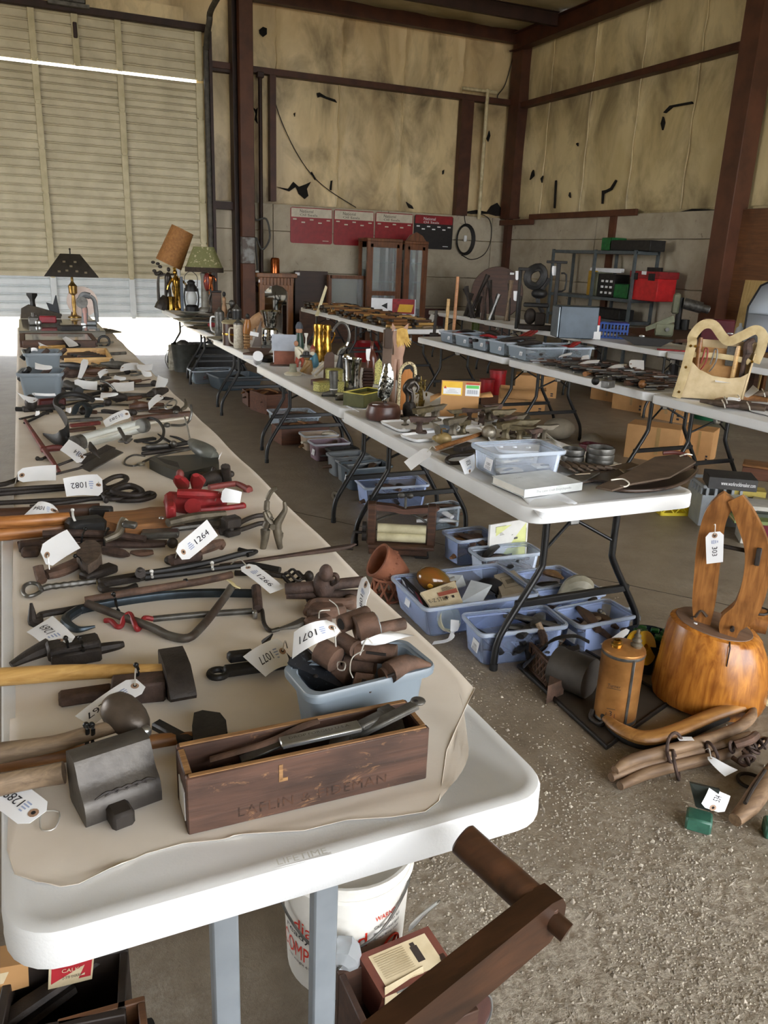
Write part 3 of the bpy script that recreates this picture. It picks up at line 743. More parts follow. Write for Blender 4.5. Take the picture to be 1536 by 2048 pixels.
# --- round faced hammer
dh = tool('dome_hammer', 'hammer with a round domed brown head and polished tip, behind the block hammer', 'hammer',
  ('head', BLOCK, lambda g: None), ('handle', WG, lambda g: g.pr([(240, 1452, .82), (180, 1468, .808), (110, 1489, .795), (0, 1506, .79), (-70, 1516, .788)], [.0105, .013, .0135, .017, .018], n=12))) if False else None
dh = T('dome_hammer', 'hammer with a round domed brown head and polished tip, behind the block hammer', 'hammer', P(250, 1440, .8))
def dome(g):
 a, b = P(238, 1420, .832), P(292, 1466, .81); x = (b-a).normalized(); y = V((0, 0, 1)).cross(x).normalized(); z = x.cross(y)
 g.M = Matrix(((x.x, y.x, z.x, a.x), (x.y, y.y, z.y, a.y), (x.z, y.z, z.z, a.z), (0, 0, 0, 1)))
 g.lathe([(0, -.03), (.014, -.027), (.026, -.016), (.031, 0), (.031, .02), (.028, .036), (.022, .05), (.013, .06), (0, .063)], 20, ax=0); g.M = Matrix()
part(dh, 'head', mat('brown_patina_hammer', '5b5046', '3f372f', .38, .4, 18, st=.15), dome)
part(dh, 'polished_tip', STL, lambda g: g.pe((289, 1463, .8145), (.0115, .0115, .0115)))
part(dh, 'handle', WG, lambda g: g.pr([(240, 1450, .818), (180, 1466, .808), (110, 1487, .797), (0, 1506, .79), (-70, 1516, .788)], [.0105, .0125, .0135, .017, .018], n=12))
for x in (172, 183): tie(dh, [(x, 1450, .825), (x+3, 1458, .827), (x+3, 1478, .80), (x+1, 1494, .79)])
# --- third hammer, mostly hidden
tool('claw_hammer', 'dark hammer head on a brown handle, half hidden by the domed hammer', 'hammer',
  ('handle', WM, lambda g: g.pr([(-60, 1535, .76), (120, 1510, .76), (300, 1484, .76), (350, 1478, .76), (385, 1474, .76)], [.016, .014, .013, .011, .01], n=10)),
  ('head', BLK, lambda g: g.ps([(384, 1452), (388, 1425), (405, 1420), (440, 1425), (452, 1440), (455, 1464), (420, 1490), (388, 1492)], .0, .032)),
  ('claw', BLK, lambda g: g.pb((310, 1440, .775), (385, 1480, .768), .022, .016, bev=.004)))
# --- blond handled sledge with the bar under it
sl = tool('cross_peen_sledge', 'sledge hammer with a long blond handle and dark wedge head', 'hammer',
  ('handle', WL, lambda g: g.pr([(-80, 1358, .78), (0, 1354, .78), (120, 1346, .78), (230, 1342, .779), (335, 1340, .779)], [.019, .018, .0165, .014, .0125], n=14)),
  ('head', IRON, lambda g: None))
bpy.data.objects.remove([c for c in sl.children if c.name.startswith('head')][0])
def sledge_head(g):
 c = P(352, 1345, .779); x = (P(380, 1410, .76)-P(340, 1300, .76)); x.z = 0; x.normalize(); y = V((-x.y, x.x, 0))
 g.M = Matrix(((x.x, y.x, 0, c.x), (x.y, y.y, 0, c.y), (0, 0, 1, .742), (0, 0, 0, 1)))
 g.prism([(-.068, .012), (-.06, .004), (-.02, 0), (.03, .0), (.082, .022), (.086, .03), (.082, .038), (.03, .066), (-.02, .066), (-.06, .062), (-.068, .054)], -.024, .024, ax='y')
 g.M = Matrix()
part(sl, 'head', IRON, sledge_head)
tie(sl, [(272, 1330, .8), (276, 1340, .8), (274, 1358, .775), (270, 1368, .755)])
lot_tag(sl, [(266, 1352, .812), (150, 1432, .80), (182, 1452, .79), (298, 1380, .805)], '1267', .004, (274, 1345, .8), .74)
tool('hardy_tool', 'brown iron wedge lying under the blond sledge handle', 'blacksmith tool',
  ('shank', RUST2, lambda g: g.pb((116, 1388), (225, 1372), .036, .022, bev=.006)), ('block', RUST2, lambda g: g.pb((222, 1362), (330, 1352), .052, .042, bev=.004)))
# --- swage with tag 1269
o = tool('hardy_swage', 'black blacksmith swage with a tapered arm and peg, tag 1269', 'blacksmith tool',
  ('arm', IRON, lambda g: g.pr([(22, 1330, .752), (60, 1310, .76), (100, 1292, .768)], [.007, .014, .02], flat=(1.3, .8))),
  ('body', IRON, lambda g: g.pb((92, 1291), (198, 1272), .05, .03, .012, .005).pb((100, 1305), (200, 1288), .045, .03, 0, .004)),
  ('peg', IRON, lambda g: g.pr([(198, 1298, .757), (235, 1291, .757), (247, 1288, .757)], [.013, .01, .007])))
for x in (131, 160): tie(o, [(x, 1276, .79), (x+4, 1288, .79), (x+9, 1322, .745), (x+9, 1330, .744)])
lot_tag(o, [(158, 1281, .79), (105, 1232, .785), (53, 1264, .765), (90, 1293, .775)], '1269', .004)
# --- wrench with tag 1077
o = tool('pipe_wrench', 'black old wrench with a looped handle end, tag 1077', 'wrench',
  ('handle', BLK, lambda g: g.pb((447, 1335), (585, 1316), .03, .018, .002, .005).ring(P(436, 1347, .752), .017, .007, 16, 8)),
  ('jaw', BLK, lambda g: g.pb((456, 1306, .78), (508, 1300, .776), .026, .02, bev=.007)),
  ('upper_jaw', BLK, lambda g: g.pb((545, 1283, .78), (580, 1322, .775), .022, .018, bev=.005)))
lot_tag(o, [(562, 1274, .80), (486, 1313, .785), (531, 1353, .765), (582, 1330, .775)], '1077', .008, (575, 1296, .78))
o = tool('iron_point', 'small pointed iron tool between tag 1077 and the rusty clamps', 'tool', ('point', IRON, lambda g: g.pr([(530, 1285, .75), (545, 1268, .78)], [.009, .002], 1)))
# --- blue bin of rusty iron
bz = .742+.12
bn, bw_, bl_, bh2 = tub('plastic_bin', 'blue-grey plastic bin heaped with rusty iron tool heads, behind the wooden box', 'bin', [(612, 1404), (864, 1332), (815, 1282), (574, 1327)], bz, .742, mat('blue_grey_plastic', '7c8790', '737e87', .35, scale=3), .8)
def cav(g): pass
tool('iron_plate', 'black speckled iron plate with a hole, stuck upright in the blue bin', 'plate',
  ('plate', mat('speckled_black_plate', '24262a', '565a60', .4, .3, 160, thr=(.6, .75)), lambda g: g.add([*[w3(p) for p in ((574, 1326, bz+.012), (603, 1288, bz+.022), (697, 1382, bz-.045), (640, 1392, bz-.06))], *[w3(p)+V((.008, .012, -.006)) for p in ((574, 1326, bz+.012), (603, 1288, bz+.022), (697, 1382, bz-.045), (640, 1392, bz-.06))]], [(0, 1, 2, 3), (4, 5, 6, 7), (0, 1, 5, 4), (1, 2, 6, 5), (2, 3, 7, 6), (3, 0, 4, 7)])),
  ('hole', HOLE, lambda g: g.pe((631, 1352, bz-.013), (.005, .006, .003))))
pieces = [('pipe socket', 'rusty open pipe socket on top of the bin heap', [(682, 1248, bz+.05), (735, 1228, bz+.055)], .017, True),
   ('knob', 'thick rusty hammer head with a bright grey face on the bin heap', [(712, 1262, bz+.045), (752, 1252, bz+.05)], .028, 'face'),
   ('spike', 'forked rusty spike pointing right from the bin heap', [(755, 1258, bz+.03), (808, 1247, bz+.03)], .012, False),
   ('socket', 'brown rusty socket beside the black plate in the bin', [(640, 1300, bz+.02), (672, 1320, bz+.012)], .024, False),
   ('stub', 'short rusty shaft in the middle of the bin heap', [(682, 1280, bz+.03), (712, 1298, bz+.028)], .016, False),
   ('slot', 'slotted rusty cylinder on the right of the bin heap', [(712, 1300, bz+.02), (792, 1310, bz+.02)], .019, 'slot'),
   ('point', 'long pointed rusty iron lying over the bin rim at right', [(778, 1345, bz+.01), (815, 1326, bz+.016), (862, 1330, bz+.012)], [.02, .016, .003], False),
   ('fork', 'notched rusty plate hanging over the front of the bin', [(730, 1345, bz-.004), (722, 1380, bz-.02)], .02, 'fork'),
   ('wedge', 'split rusty wedge near the bin front rim', [(765, 1355, bz-.004), (805, 1338, bz+.002)], .017, 'slot'),
   ('shank', 'rusty shank under the slotted cylinder in the bin', [(690, 1325, bz-.01), (750, 1335, bz-.01)], .016, False),
   ('lump', 'dark rusty iron lump deep in the bin', [(660, 1340, bz-.03), (700, 1350, bz-.03)], .022, False),
   ('sleeve', 'rusty sleeve at the back rim of the bin', [(640, 1312, bz-.06), (700, 1297, bz-.06)], .018, True)]
for nm, lab, pts, r, f in pieces:
 ps_ = [('body', RUST, lambda g: g.pr(pts, r, 3, lift=0, n=12) if f != 'fork' else g.pb(pts[0], pts[1], .036, .008, bev=.002))]
 a, b = w3(pts[0]), w3(pts[-1]); d = (b-a).normalized(); r0 = r if not isinstance(r, list) else r[0]
 if f is True: ps_.append(('bore', HOLE, lambda g: g.cyl(a-d*.0008, a+d*.001, r0*.66)))
 if f == 'face': ps_.append(('worn_face', mat('pale_zinc_face', '9aa4a6', '7f8789', .5, .4, 30), lambda g: g.cyl(b-d*.001, b+d*.003, r0*.82)))
 if f == 'slot': ps_.append(('slot', HOLE, lambda g: g.pb((*[pts[0][i]*.75+pts[-1][i]*.25 for i in (0, 1)], pts[0][2]+r0*.95), (*[pts[0][i]*.25+pts[-1][i]*.75 for i in (0, 1)], pts[-1][2]+r0*.95), .004, .004, bev=0)))
 if f == 'fork': ps_.append(('notch', HOLE, lambda g: g.pb((728, 1358, bz-.002), (724, 1378, bz-.014), .007, .003, bev=0)))
 o = tool('rusty_fitting', lab, 'tool head', *ps_, group=None)
 if nm == 'socket': lot_tag(o, [(664, 1240, bz+.075), (588, 1264, bz+.055), (584, 1318, bz+.018), (686, 1268, bz+.055)], '1071', .035, (672, 1300, bz+.03))
 if nm == 'slot':
  lot_tag(o, [(712, 1288, bz+.05), (780, 1262, bz+.065), (829, 1271, bz+.055), (760, 1292, bz+.045)], '', -.012, (720, 1310, bz+.03))
  part(o, 'tag_wire', STRG, lambda g: g.pr([(728, 1300, bz+.045), (705, 1315, bz+.03), (700, 1340, bz+.02), (706, 1356, bz+.01)], .0011, 4, lift=0).pr([(676, 1324, bz+.012), (690, 1326, bz+.02), (688, 1340, bz+.015), (676, 1338, bz+.01)], .0012, 3, lift=0, closed=True))
# --- rusty clamp cluster, tag 1081
o = tool('pipe_clamp', 'cluster of rusty pipe vise and clamps behind the blue bin, tag 1081', 'clamp',
  ('pipe', RUST2, lambda g: g.pr([(570, 1178, .79), (640, 1172, .795), (726, 1163, .8)], .014, 1, lift=0, n=12)),
  ('pipe', RUST2, lambda g: g.pr([(573, 1190, .77), (722, 1189, .775)], [.010, .013], 1, lift=0, n=12)),
  ('screw_body', RUST2, lambda g: g.pe((648, 1170, .80), (.028, .026, .04)).pe((652, 1146, .85), (.017, .017, .022)).pr([(647, 1196, .76), (647, 1170, .8)], .022, 1, lift=0)),
  ('ring', RUST2, lambda g: g.pr([(632, 1175, .79), (618, 1188, .765), (622, 1204, .755), (640, 1208, .755), (664, 1206, .755), (674, 1190, .765), (666, 1174, .78)], .009, 4, lift=0)),
  ('loop', RUST2, lambda g: g.pr([(660, 1150, .84), (672, 1150, .845), (674, 1160, .83), (664, 1168, .81)], .006, 4, lift=0)),
  ('lower_jaw', RUST, lambda g: g.pb((612, 1212), (690, 1206), .05, .03, 0, .008).pb((612, 1240), (660, 1228), .03, .02, 0, .006).pe((702, 1204, .765), .02)),
  ('shackle', RUST, lambda g: g.pr([(615, 1225, .76), (630, 1205, .765), (690, 1205, .77), (706, 1200, .77)], .012, 4, lift=0)))
lot_tag(o, [(728, 1146, .86), (716, 1234, .77), (736, 1237, .77), (744, 1178, .85)], '1081', .01, None, .6)
part(o, 'tag_wire', STRG, lambda g: g.pr([(659, 1200, .79), (674, 1212, .79), (680, 1236, .775)], .0014, 3, lift=0).pr([(638, 1236, .77), (640, 1222, .775), (660, 1220, .775)], .0016, 3, lift=0))
tool('chisel_bit', 'flat grey chisel bit lying in front of the rusty clamp cluster', 'chisel', ('bit', GUN, lambda g: g.pr([(543, 1262), (566, 1256), (590, 1250), (610, 1240)], [.004, .007, .013, .013], flat=(1, .5))))
# --- frames, bars and pipes
tool('bow_brace', 'blued flat steel bow bar with a hooked left end', 'bar',
  ('bar', BLUES, lambda g: g.pr([(154, 1222), (182, 1214), (260, 1200), (340, 1190), (420, 1186), (512, 1187)], .012, 4, flat=(.8, 1.))),
  ('hook', BLUES, lambda g: g.pr([(156, 1221), (134, 1236), (134, 1247), (156, 1259), (190, 1253)], [.012, .012, .011, .008, .003], 5)),
  ('post', RUST2, lambda g: g.pr([(512, 1174, .775), (514, 1194, .762), (516, 1218, .752)], .012, 2, lift=0)))
tool('pry_bar', 'black bar ending in an upturned spike at the left edge', 'bar', ('bar', IRON, lambda g: g.pr([(62, 1206, .79), (64, 1226, .77), (66, 1244, .752), (78, 1242, .75), (82, 1230, .75), (130, 1221, .75), (185, 1211, .75)], [.003, .008, .011, .01, .008, .008, .008], 4, lift=0)))
o = tool('steel_pipe', 'straight brown pipe tied along the blued bow bar', 'pipe', ('pipe', RUST, lambda g: g.pr([(170, 1201, .765), (260, 1185, .772), (400, 1163, .772), (464, 1149, .775)], .0095, 2, lift=0, n=10)), ('band', TIEB, lambda g: g.pr([(370, 1166, .773), (374, 1165, .773)], .0115, 1, lift=0)))
tie(o, [(227, 1188, .785), (230, 1196, .782), (234, 1215, .75), (238, 1222, .746)])
o = tool('bent_pipe', 'grey pipe bent into a wide V across the bow bar', 'pipe',
  ('pipe', mat('scuffed_grey_pipe', '5d5a54', '453a33', .5, .4, 20, st=.2), lambda g: g.pr([(174, 1207, .768), (230, 1228, .76), (302, 1254, .755), (338, 1271, .752), (376, 1276, .752), (402, 1255, .752), (428, 1224, .758), (454, 1188, .775), (463, 1174, .78)], .0098, 4, lift=0, n=10)),
  ('tape', mat('yellowed_tape', 'c9bd92', 'a99c70', .5), lambda g: g.pr([(456, 1160, .79), (464, 1166, .79), (470, 1172, .786), (480, 1176, .78)], .005, 3, lift=0, flat=(1, .5))))
o = tool('threaded_rod', 'threaded rod with a white nut and a red spiral end', 'rod',
  ('rod', GUN, lambda g: g.pr([(306, 1238), (400, 1229), (504, 1222)], .0075, 2, n=10)),
  ('spiral', REDP, lambda g: g.pr([(307, 1238, .75), (289, 1236, .757), (284, 1248, .75), (276, 1259, .747), (271, 1252, .757), (260, 1228, .765), (248, 1236, .76), (243, 1251, .748), (234, 1253, .747), (222, 1242, .75), (210, 1241, .748)], .006, 5, lift=0)),
  ('nut', STL, lambda g: g.pb((505, 1222, .76), (514, 1221, .76), .018, .018, bev=.003)),
  ('crank', IRON, lambda g: g.pr([(516, 1218), (524, 1220), (528, 1246), (540, 1261), (558, 1258)], .005, 4)))
tool('twisted_eye_rod', 'grey twisted rod with a ring-shaped eye at the left edge', 'rod',
  ('eye', GUN, lambda g: g.pr([(83, 1182), (78, 1170), (62, 1166), (49, 1172), (46, 1184), (54, 1192), (68, 1190), (80, 1184)], .005, 4)),
  ('shank', GUN, lambda g: g.pr([(84, 1178)]+[(96+i*8, 1174-i*1.0) for i in range(13)], [.009 if i % 2 else .0075 for i in range(14)], 2, n=8)))
o = tool('nut_wrench', 'black hinged wrench lying between the twisted rod and the long bars', 'wrench',
  ('jaw', IRON, lambda g: g.pr([(205, 1165), (202, 1176), (214, 1181), (250, 1180), (272, 1172)], .009, 4).pb((196, 1160), (280, 1146), .03, .02, 0, .006)),
  ('pivot', IRON, lambda g: g.pr([(282, 1152, .745), (281, 1146, .785)], .014, 1, lift=0).pe((280, 1140, .79), (.009, .009, .007))),
  ('handle', BLK, lambda g: g.pr([(290, 1147), (350, 1138), (420, 1124), (480, 1108), (505, 1104)], .009, 4)),
  ('handle', BLK, lambda g: g.pr([(290, 1155), (360, 1147), (440, 1136), (500, 1130), (560, 1140)], .009, 4)),
  ('barb', BLK, lambda g: g.pr([(478, 1099), (495, 1103), (512, 1103), (495, 1110)], .007, 2)))
tie(o, [(303, 1143, .775), (304, 1150, .772), (305, 1156, .76)], TIEW); tie(o, [(424, 1126, .772), (425, 1134, .77), (426, 1140, .758)], TIEW)
tool('long_scraper', 'long flat bar tapering past the right table edge', 'bar', ('bar', RUST2, lambda g: g.pr([(440, 1131, .752), (570, 1112, .758), (640, 1102, .765), (690, 1094, .772), (712, 1088, .775)], [.008, .009, .013, .013, .004], 3, flat=(1, .5), lift=0)))
def basket(g):
 for i in range(5):
  a0 = i*2*PI/5; pts = []
  for j in range(9):
   t = j/8; a = a0+t*PI*.9; r = .017*math.sin(PI*t)+.003; c = P(566+40*t, 1152+3*t, .762)
   d = (P(606, 1155, .762)-P(566, 1152, .762)).normalized(); y = V((-d.y, d.x, 0)); pts.append(c+y*r*math.cos(a)+V((0, 0, r*math.sin(a))))
  g.tube(pts, .0035, 6)
o = tool('fireplace_poker', 'black poker with an open twisted basket handle, tag 1266', 'poker',
  ('shaft', IRON, lambda g: g.pr([(470, 1146), (530, 1147, .755), (566, 1152, .762)], .008, 2)), ('basket_handle', IRON, basket), ('knob', IRON, lambda g: g.pr([(604, 1155, .762), (612, 1154, .764)], .008, 1, lift=0).pe((618, 1153, .765), (.013, .013, .016))))
lot_tag(o, [(475, 1137, .80), (540, 1187, .775), (570, 1176, .785), (504, 1125, .81)], '1266', .004, (462, 1128, .775))
# ================================================================ left row, middle and far stretch
# rusty jaws with a blank tag
o = tool('leg_vise', 'brown rusty clamp with a half-round jaw under a blank white tag, left edge', 'clamp',
  ('arm', RUST, lambda g: g.pr([(92, 1150), (120, 1142), (150, 1128), (172, 1112)], [.02, .024, .022, .014], 3, flat=(1, .6))),
  ('jaw', RUST, lambda g: g.pr([(76, 1132, .78), (80, 1150, .76), (84, 1162, .75)], .013, 2, lift=0)),
  ('half_round', mat('pitted_rust', '5f5044', '433830', .8, .1, 60, st=.6, bs_=120), lambda g: g.ps([(152, 1108), (158, 1090), (172, 1080), (190, 1080), (202, 1090), (203, 1104), (195, 1118), (176, 1130)], .012, .035)),
  ('foot', IRON, lambda g: g.pb((165, 1148), (228, 1126), .04, .022, 0, .006)))
tie(o, [(150, 1112, .8), (160, 1116, .79), (168, 1136, .765), (176, 1156, .745)])
lot_tag(o, [(96, 1138, .775), (161, 1096, .79), (134, 1059, .83), (77, 1094, .815)], '', .006, (100, 1146, .76))
# bundle of forged tongs
o = tool('forge_tongs', 'bundle of dull brown forged tongs laid across the table under the orange handles', 'tongs',
  ('rein', RUST2, lambda g: g.pr([(36, 1088), (80, 1082), (160, 1078), (250, 1082), (333, 1085)], .011, 3, flat=(1, .7))),
  ('rein', RUST2, lambda g: g.pr([(42, 1100), (110, 1096), (200, 1090), (290, 1090), (330, 1088)], .010, 3)),
  ('rein', RUST2, lambda g: g.pr([(86, 1068, .78), (150, 1066, .78), (230, 1070, .775), (290, 1078, .77)], .011, 3, lift=0)),
  ('jaw', RUST2, lambda g: g.pb((36, 1084), (82, 1080), .035, .03, 0, .006).pb((42, 1096), (78, 1094), .03, .026, 0, .006)),
  ('spoon_end', RUST, lambda g: g.pr([(262, 1104), (285, 1106), (306, 1104)], [.008, .018, .012], 3, flat=(1, .5))),
  ('spoon_end', RUST2, lambda g: g.pr([(206, 1100), (240, 1106), (258, 1110)], [.012, .014, .005], 3)))
for x in (163, 208): tie(o, [(x+8, 1058, .80), (x+2, 1070, .79), (x, 1086, .765), (x+1, 1098, .745)])
tool('hose_nozzle', 'grey bent nozzle sticking up beside the black ferrule', 'nozzle', ('spout', BRZ, lambda g: g.pr([(210, 1080, .79), (236, 1068, .80), (243, 1050, .815), (250, 1040, .825)], [.009, .011, .012, .014], 3, lift=0)), ('cap', GUN, lambda g: g.pb((246, 1042, .83), (274, 1046, .825), .026, .016, bev=.004)))
# rusty thing under tag 1264
o = tool('pipe_cutter', 'rusty pipe cutter under the tilted tag 1264', 'cutter',
  ('body', RUST2, lambda g: g.pb((338, 1112), (402, 1100), .034, .03, 0, .008)), ('jaw', RUST, lambda g: g.pr([(396, 1102, .77), (424, 1092, .77), (444, 1086, .768), (442, 1096, .76)], [.014, .016, .012, .008], 3, lift=0)),
  ('roller', IRON, lambda g: g.pe((345, 1086, .76), (.016, .012, .016))), ('roller', IRON, lambda g: g.pe((340, 1120, .75), (.016, .02, .012))))
lot_tag(o, [(369, 1126, .775), (436, 1071, .80), (414, 1039, .84), (347, 1096, .815)], '1264', .004, (350, 1118, .765))
# orange handled digger pair
o = tool('post_hole_digger', 'pair of orange-brown wooden handles in a black ferrule, running off the left edge', 'digger',
  ('handle', WO, lambda g: g.pr([(-60, 1074), (0, 1068), (70, 1062), (138, 1054)], .021, 2, n=12)),
  ('handle', WO, lambda g: g.pr([(-60, 1049, .80), (0, 1045, .80), (70, 1041, .80), (138, 1036, .795)], .0185, 2, lift=0, n=12)),
  ('ferrule', BLK, lambda g: g.pb((134, 1039, .81), (208, 1031, .80), .06, .05, bev=.012)))
tie(o, [(145, 1020, .835), (146, 1032, .83), (150, 1042, .82)], TIEW)
tool('gun_stock', 'thick shaped brown wooden stock with a bolt, behind the black ferrule', 'handle',
  ('stock', WM, lambda g: g.ps([(205, 1040), (210, 1024), (270, 1020), (300, 1014), (338, 1013), (343, 1026), (342, 1044), (300, 1047), (250, 1052)], 0, .035)),
  ('bolt', STL, lambda g: g.pe((324, 1036, .778), (.01, .01, .006))), ('end_ring', BLK, lambda g: g.pe((345, 1032), (.012, .012, .012))))
o = tool('wooden_pole', 'dark brown pole with a black metal tip behind the orange handles, tag 1064', 'pole',
  ('pole', WD, lambda g: g.pr([(-60, 1032), (60, 1026), (200, 1018)], .02, 1, n=10)), ('tip', BLK, lambda g: g.pb((180, 1013), (224, 1014), .034, .036, 0, .005)))
lot_tag(o, [(112, 1012, .825), (76, 1004, .83), (46, 1032, .80), (122, 1036, .80)], '1064', .012)
# grey wrench bundle and pincers
o = tool('valve_wrench', 'long grey pipe wrench bundle between the stock and the bronze nippers', 'wrench',
  ('shank', GUN, lambda g: g.pr([(282, 1062), (330, 1060), (360, 1056), (410, 1050)], .012, 3, flat=(1, .8))),
  ('frame', GUN, lambda g: g.pb((282, 1062), (358, 1060), .045, .02, 0, .006)),
  ('upper_bar', BRZ, lambda g: g.pr([(336, 1046, .79), (390, 1034, .79), (450, 1028, .785)], [.016, .018, .015], 3, lift=0, flat=(1, .8))),
  ('barrel', GUN, lambda g: g.pr([(372, 1038), (440, 1048), (462, 1046)], .018, 2)), ('clamp', IRON, lambda g: g.pb((446, 1036, .80), (478, 1030, .80), .04, .035, bev=.006).pb((440, 1048), (470, 1050), .05, .03, 0, .006)))
tool('farrier_pliers', 'dark pliers with bowed handles reaching to the bronze nippers', 'pliers',
  ('handle', IRON, lambda g: g.pr([(470, 1052), (490, 1040), (512, 1032), (533, 1030)], .008, 4)), ('handle', IRON, lambda g: g.pr([(466, 1064), (492, 1056), (515, 1048), (530, 1046)], .008, 4)), ('jaw', IRON, lambda g: g.pb((450, 1062), (478, 1055), .03, .02, 0, .005)))
o = stand('hoof_nippers', 'greenish bronze nippers standing open with handles upward, at the table edge', 'pliers', 548, 1096)
for s_ in (-1, 1):
 g = MB().tube([(s_*-13, 0, 0), (s_*-10, 0, 14), (s_*-8, 0, 36), (s_*12, 0, 60), (s_*19, 0, 76)] if s_ < 0 else [(-22, 0, -2), (-18, 0, 20), (-16, 0, 45), (-8, 2, 62), (-14, 2, 80), (-12, 2, 102), (-4, 2, 118), (6, 2, 124)], [5, 6, 10, 8, 4] if s_ < 0 else [6, 8, 10, 9, 6, 5.5, 5.5, 5], 10, 4, flat=(1, .8))
 g.build('handle' if s_ > 0 else 'jaw_arm', BRZ, o)
MB().tube([(12, -4, 0), (8, -4, 26), (6, -4, 50), (14, -4, 66), (22, -4, 82), (20, -4, 98)], [5, 8, 9, 7, 5, 3], 10, 4).cyl((-2, -12, 48), (-2, 10, 48), 6).build('handle', BRZ, o)
# long tongs with loop heads, tag 1082 and a blank tag
o = tool('forge_tongs', 'sheaf of long dark tongs with oval loop heads, tags 1082 and a blank one', 'tongs',
  ('rein', IRON, lambda g: g.pr([(-60, 992), (0, 988), (120, 978), (205, 972)], .0085, 2)), ('rein', IRON, lambda g: g.pr([(-60, 1010), (0, 1006), (120, 1000), (210, 996)], .0085, 2)),
  ('rein', IRON, lambda g: g.pr([(60, 1014), (140, 1004), (215, 992), (240, 986)], .008, 2)), ('rein', IRON, lambda g: g.pr([(-40, 975), (10, 968), (36, 958)], .009, 2)),
  ('rein', IRON, lambda g: g.pr([(-60, 985, .765), (60, 976, .765), (130, 972, .765)], .008, 2, lift=0)),
  ('loop_head', IRON, lambda g: g.pr([(205, 968, .77), (225, 955, .78), (245, 952, .78), (254, 958, .775), (240, 968, .77), (215, 976, .765)], .009, 4, lift=0, closed=True)),
  ('loop_head', IRON, lambda g: g.pr([(208, 990, .765), (236, 978, .775), (262, 974, .775), (274, 982, .77), (250, 994, .76), (222, 998, .76)], .009, 4, lift=0, closed=True)),
  ('loop_head', IRON, lambda g: g.pr([(225, 982, .79), (255, 970, .795), (280, 978, .785), (284, 988, .78), (262, 990, .78)], .009, 4, lift=0, closed=True)),
  ('loop_head', IRON, lambda g: g.pr([(235, 1000), (280, 1000), (308, 992), (300, 986), (275, 992)], .009, 4, closed=True)), ('pivot', IRON, lambda g: g.pe((205, 982, .765), (.012, .012, .014)).pe((212, 1000, .76), (.01, .01, .012))))
lot_tag(o, [(204, 949, .83), (126, 957, .835), (133, 993, .785), (206, 993, .785)], '1082', .006, (200, 982, .78))
lot_tag(o, [(36, 966, .775), (112, 961, .775), (112, 930, .815), (35, 938, .815)], '', .006, (30, 968, .76))
# red vise
o = tool('bench_vise', 'red painted vise lying on its side with a ball-ended screw handle', 'vise',
  ('body', REDP, lambda g: g.pr([(340, 1000, .775), (372, 1006, .775), (410, 1000, .77), (452, 1004, .765)], [.03, .036, .03, .02], 3, lift=0, n=12).pb((338, 984, .83), (342, 1014, .815), .03, .075, bev=.008)),
  ('screw_hub', REDP, lambda g: g.pr([(385, 1012, .79), (390, 1020, .765)], [.026, .02], 1, lift=0, n=14)),
  ('top_slide', REDP, lambda g: g.pr([(355, 986, .82), (400, 988, .815), (448, 990, .80)], [.02, .024, .014], 3, lift=0, flat=(1, .7))),
  ('lug', REDP, lambda g: g.pr([(366, 974, .80), (362, 962, .835), (356, 954, .86)], [.022, .026, .012], 3, lift=0, flat=(1, .55))), ('lug', REDP, lambda g: g.pr([(394, 976, .80), (396, 960, .835), (392, 950, .865)], [.018, .026, .012], 3, lift=0, flat=(1, .55))),
  ('lug_tip', REDD, lambda g: g.pe((360, 950, .86), (.014, .014, .02))),
  ('screw_handle', REDP, lambda g: g.pr([(378, 1022, .757), (430, 1018, .757), (486, 1012, .757)], .0095, 1, lift=0).pe((485, 1012, .745), .013)),
  ('rear_handle', REDD, lambda g: g.pr([(418, 975, .765), (465, 968, .765), (480, 970, .765), (498, 980, .762)], .011, 3, lift=0).pe((496, 980, .746), .018)))
lot_tag(o, [(446, 975, .84), (484, 984, .825), (480, 1006, .79), (440, 1005, .795)], '', -.008, (430, 1002, .78))
tool('gear_casting', 'dark iron crank casting with a flange, behind the red vise', 'machine part',
  ('body', IRON, lambda g: g.pr([(404, 962), (430, 954), (452, 948)], [.022, .026, .02], 2, n=12)), ('flange', IRON, lambda g: g.pr([(451, 932, .83), (453, 950, .78), (455, 964, .745)], .017, 2, lift=0, flat=(1, .6))), ('knob', IRON, lambda g: g.pe((462, 948, .765), .013).pe((428, 944, .78), (.013, .013, .02))), ('jaw', RUST2, lambda g: g.pb((385, 950), (412, 944), .035, .03, 0, .006)))
# scoop, trowels, plates
o = tool('feed_scoop', 'dark steel trough scoop with a grey hood near the right table edge', 'scoop',
  ('trough', mat('dark_scoop_steel', '35352f', '282823', .35, .4, 12), lambda g: g.ps([(298, 918), (330, 912), (400, 908), (436, 912), (438, 926), (418, 934), (362, 946), (322, 930)], 0, .04)),
  ('trough_bed', BLK, lambda g: g.ps([(312, 914), (355, 924), (360, 936), (330, 926)], .0402, .001)),
  ('hood', mat('grey_coated_hood', '63655f', '4d4f4a', .45, .2, 14), lambda g: g.pr([(384, 884, .79), (400, 896, .795), (420, 908, .79), (434, 914, .775)], [.02, .036, .036, .014], 4, lift=0, flat=(1, .8), n=14)))
lot_tag(o, [(396, 938, .755), (436, 922, .76), (444, 904, .785), (410, 926, .775)], '', .01)
tool('screw_clamp', 'black hand clamp with a grey round knob behind the scoop', 'clamp', ('bar', BLK, lambda g: g.pr([(284, 898), (330, 894), (382, 884)], .01, 2)), ('plate', GUN, lambda g: g.pb((292, 890, .78), (336, 886, .78), .02, .014, bev=.004)), ('knob', GUN, lambda g: g.pe((347, 888, .765), (.016, .012, .016))), ('lower_bar', IRON, lambda g: g.pr([(284, 908), (330, 902), (382, 896)], .009, 2)))
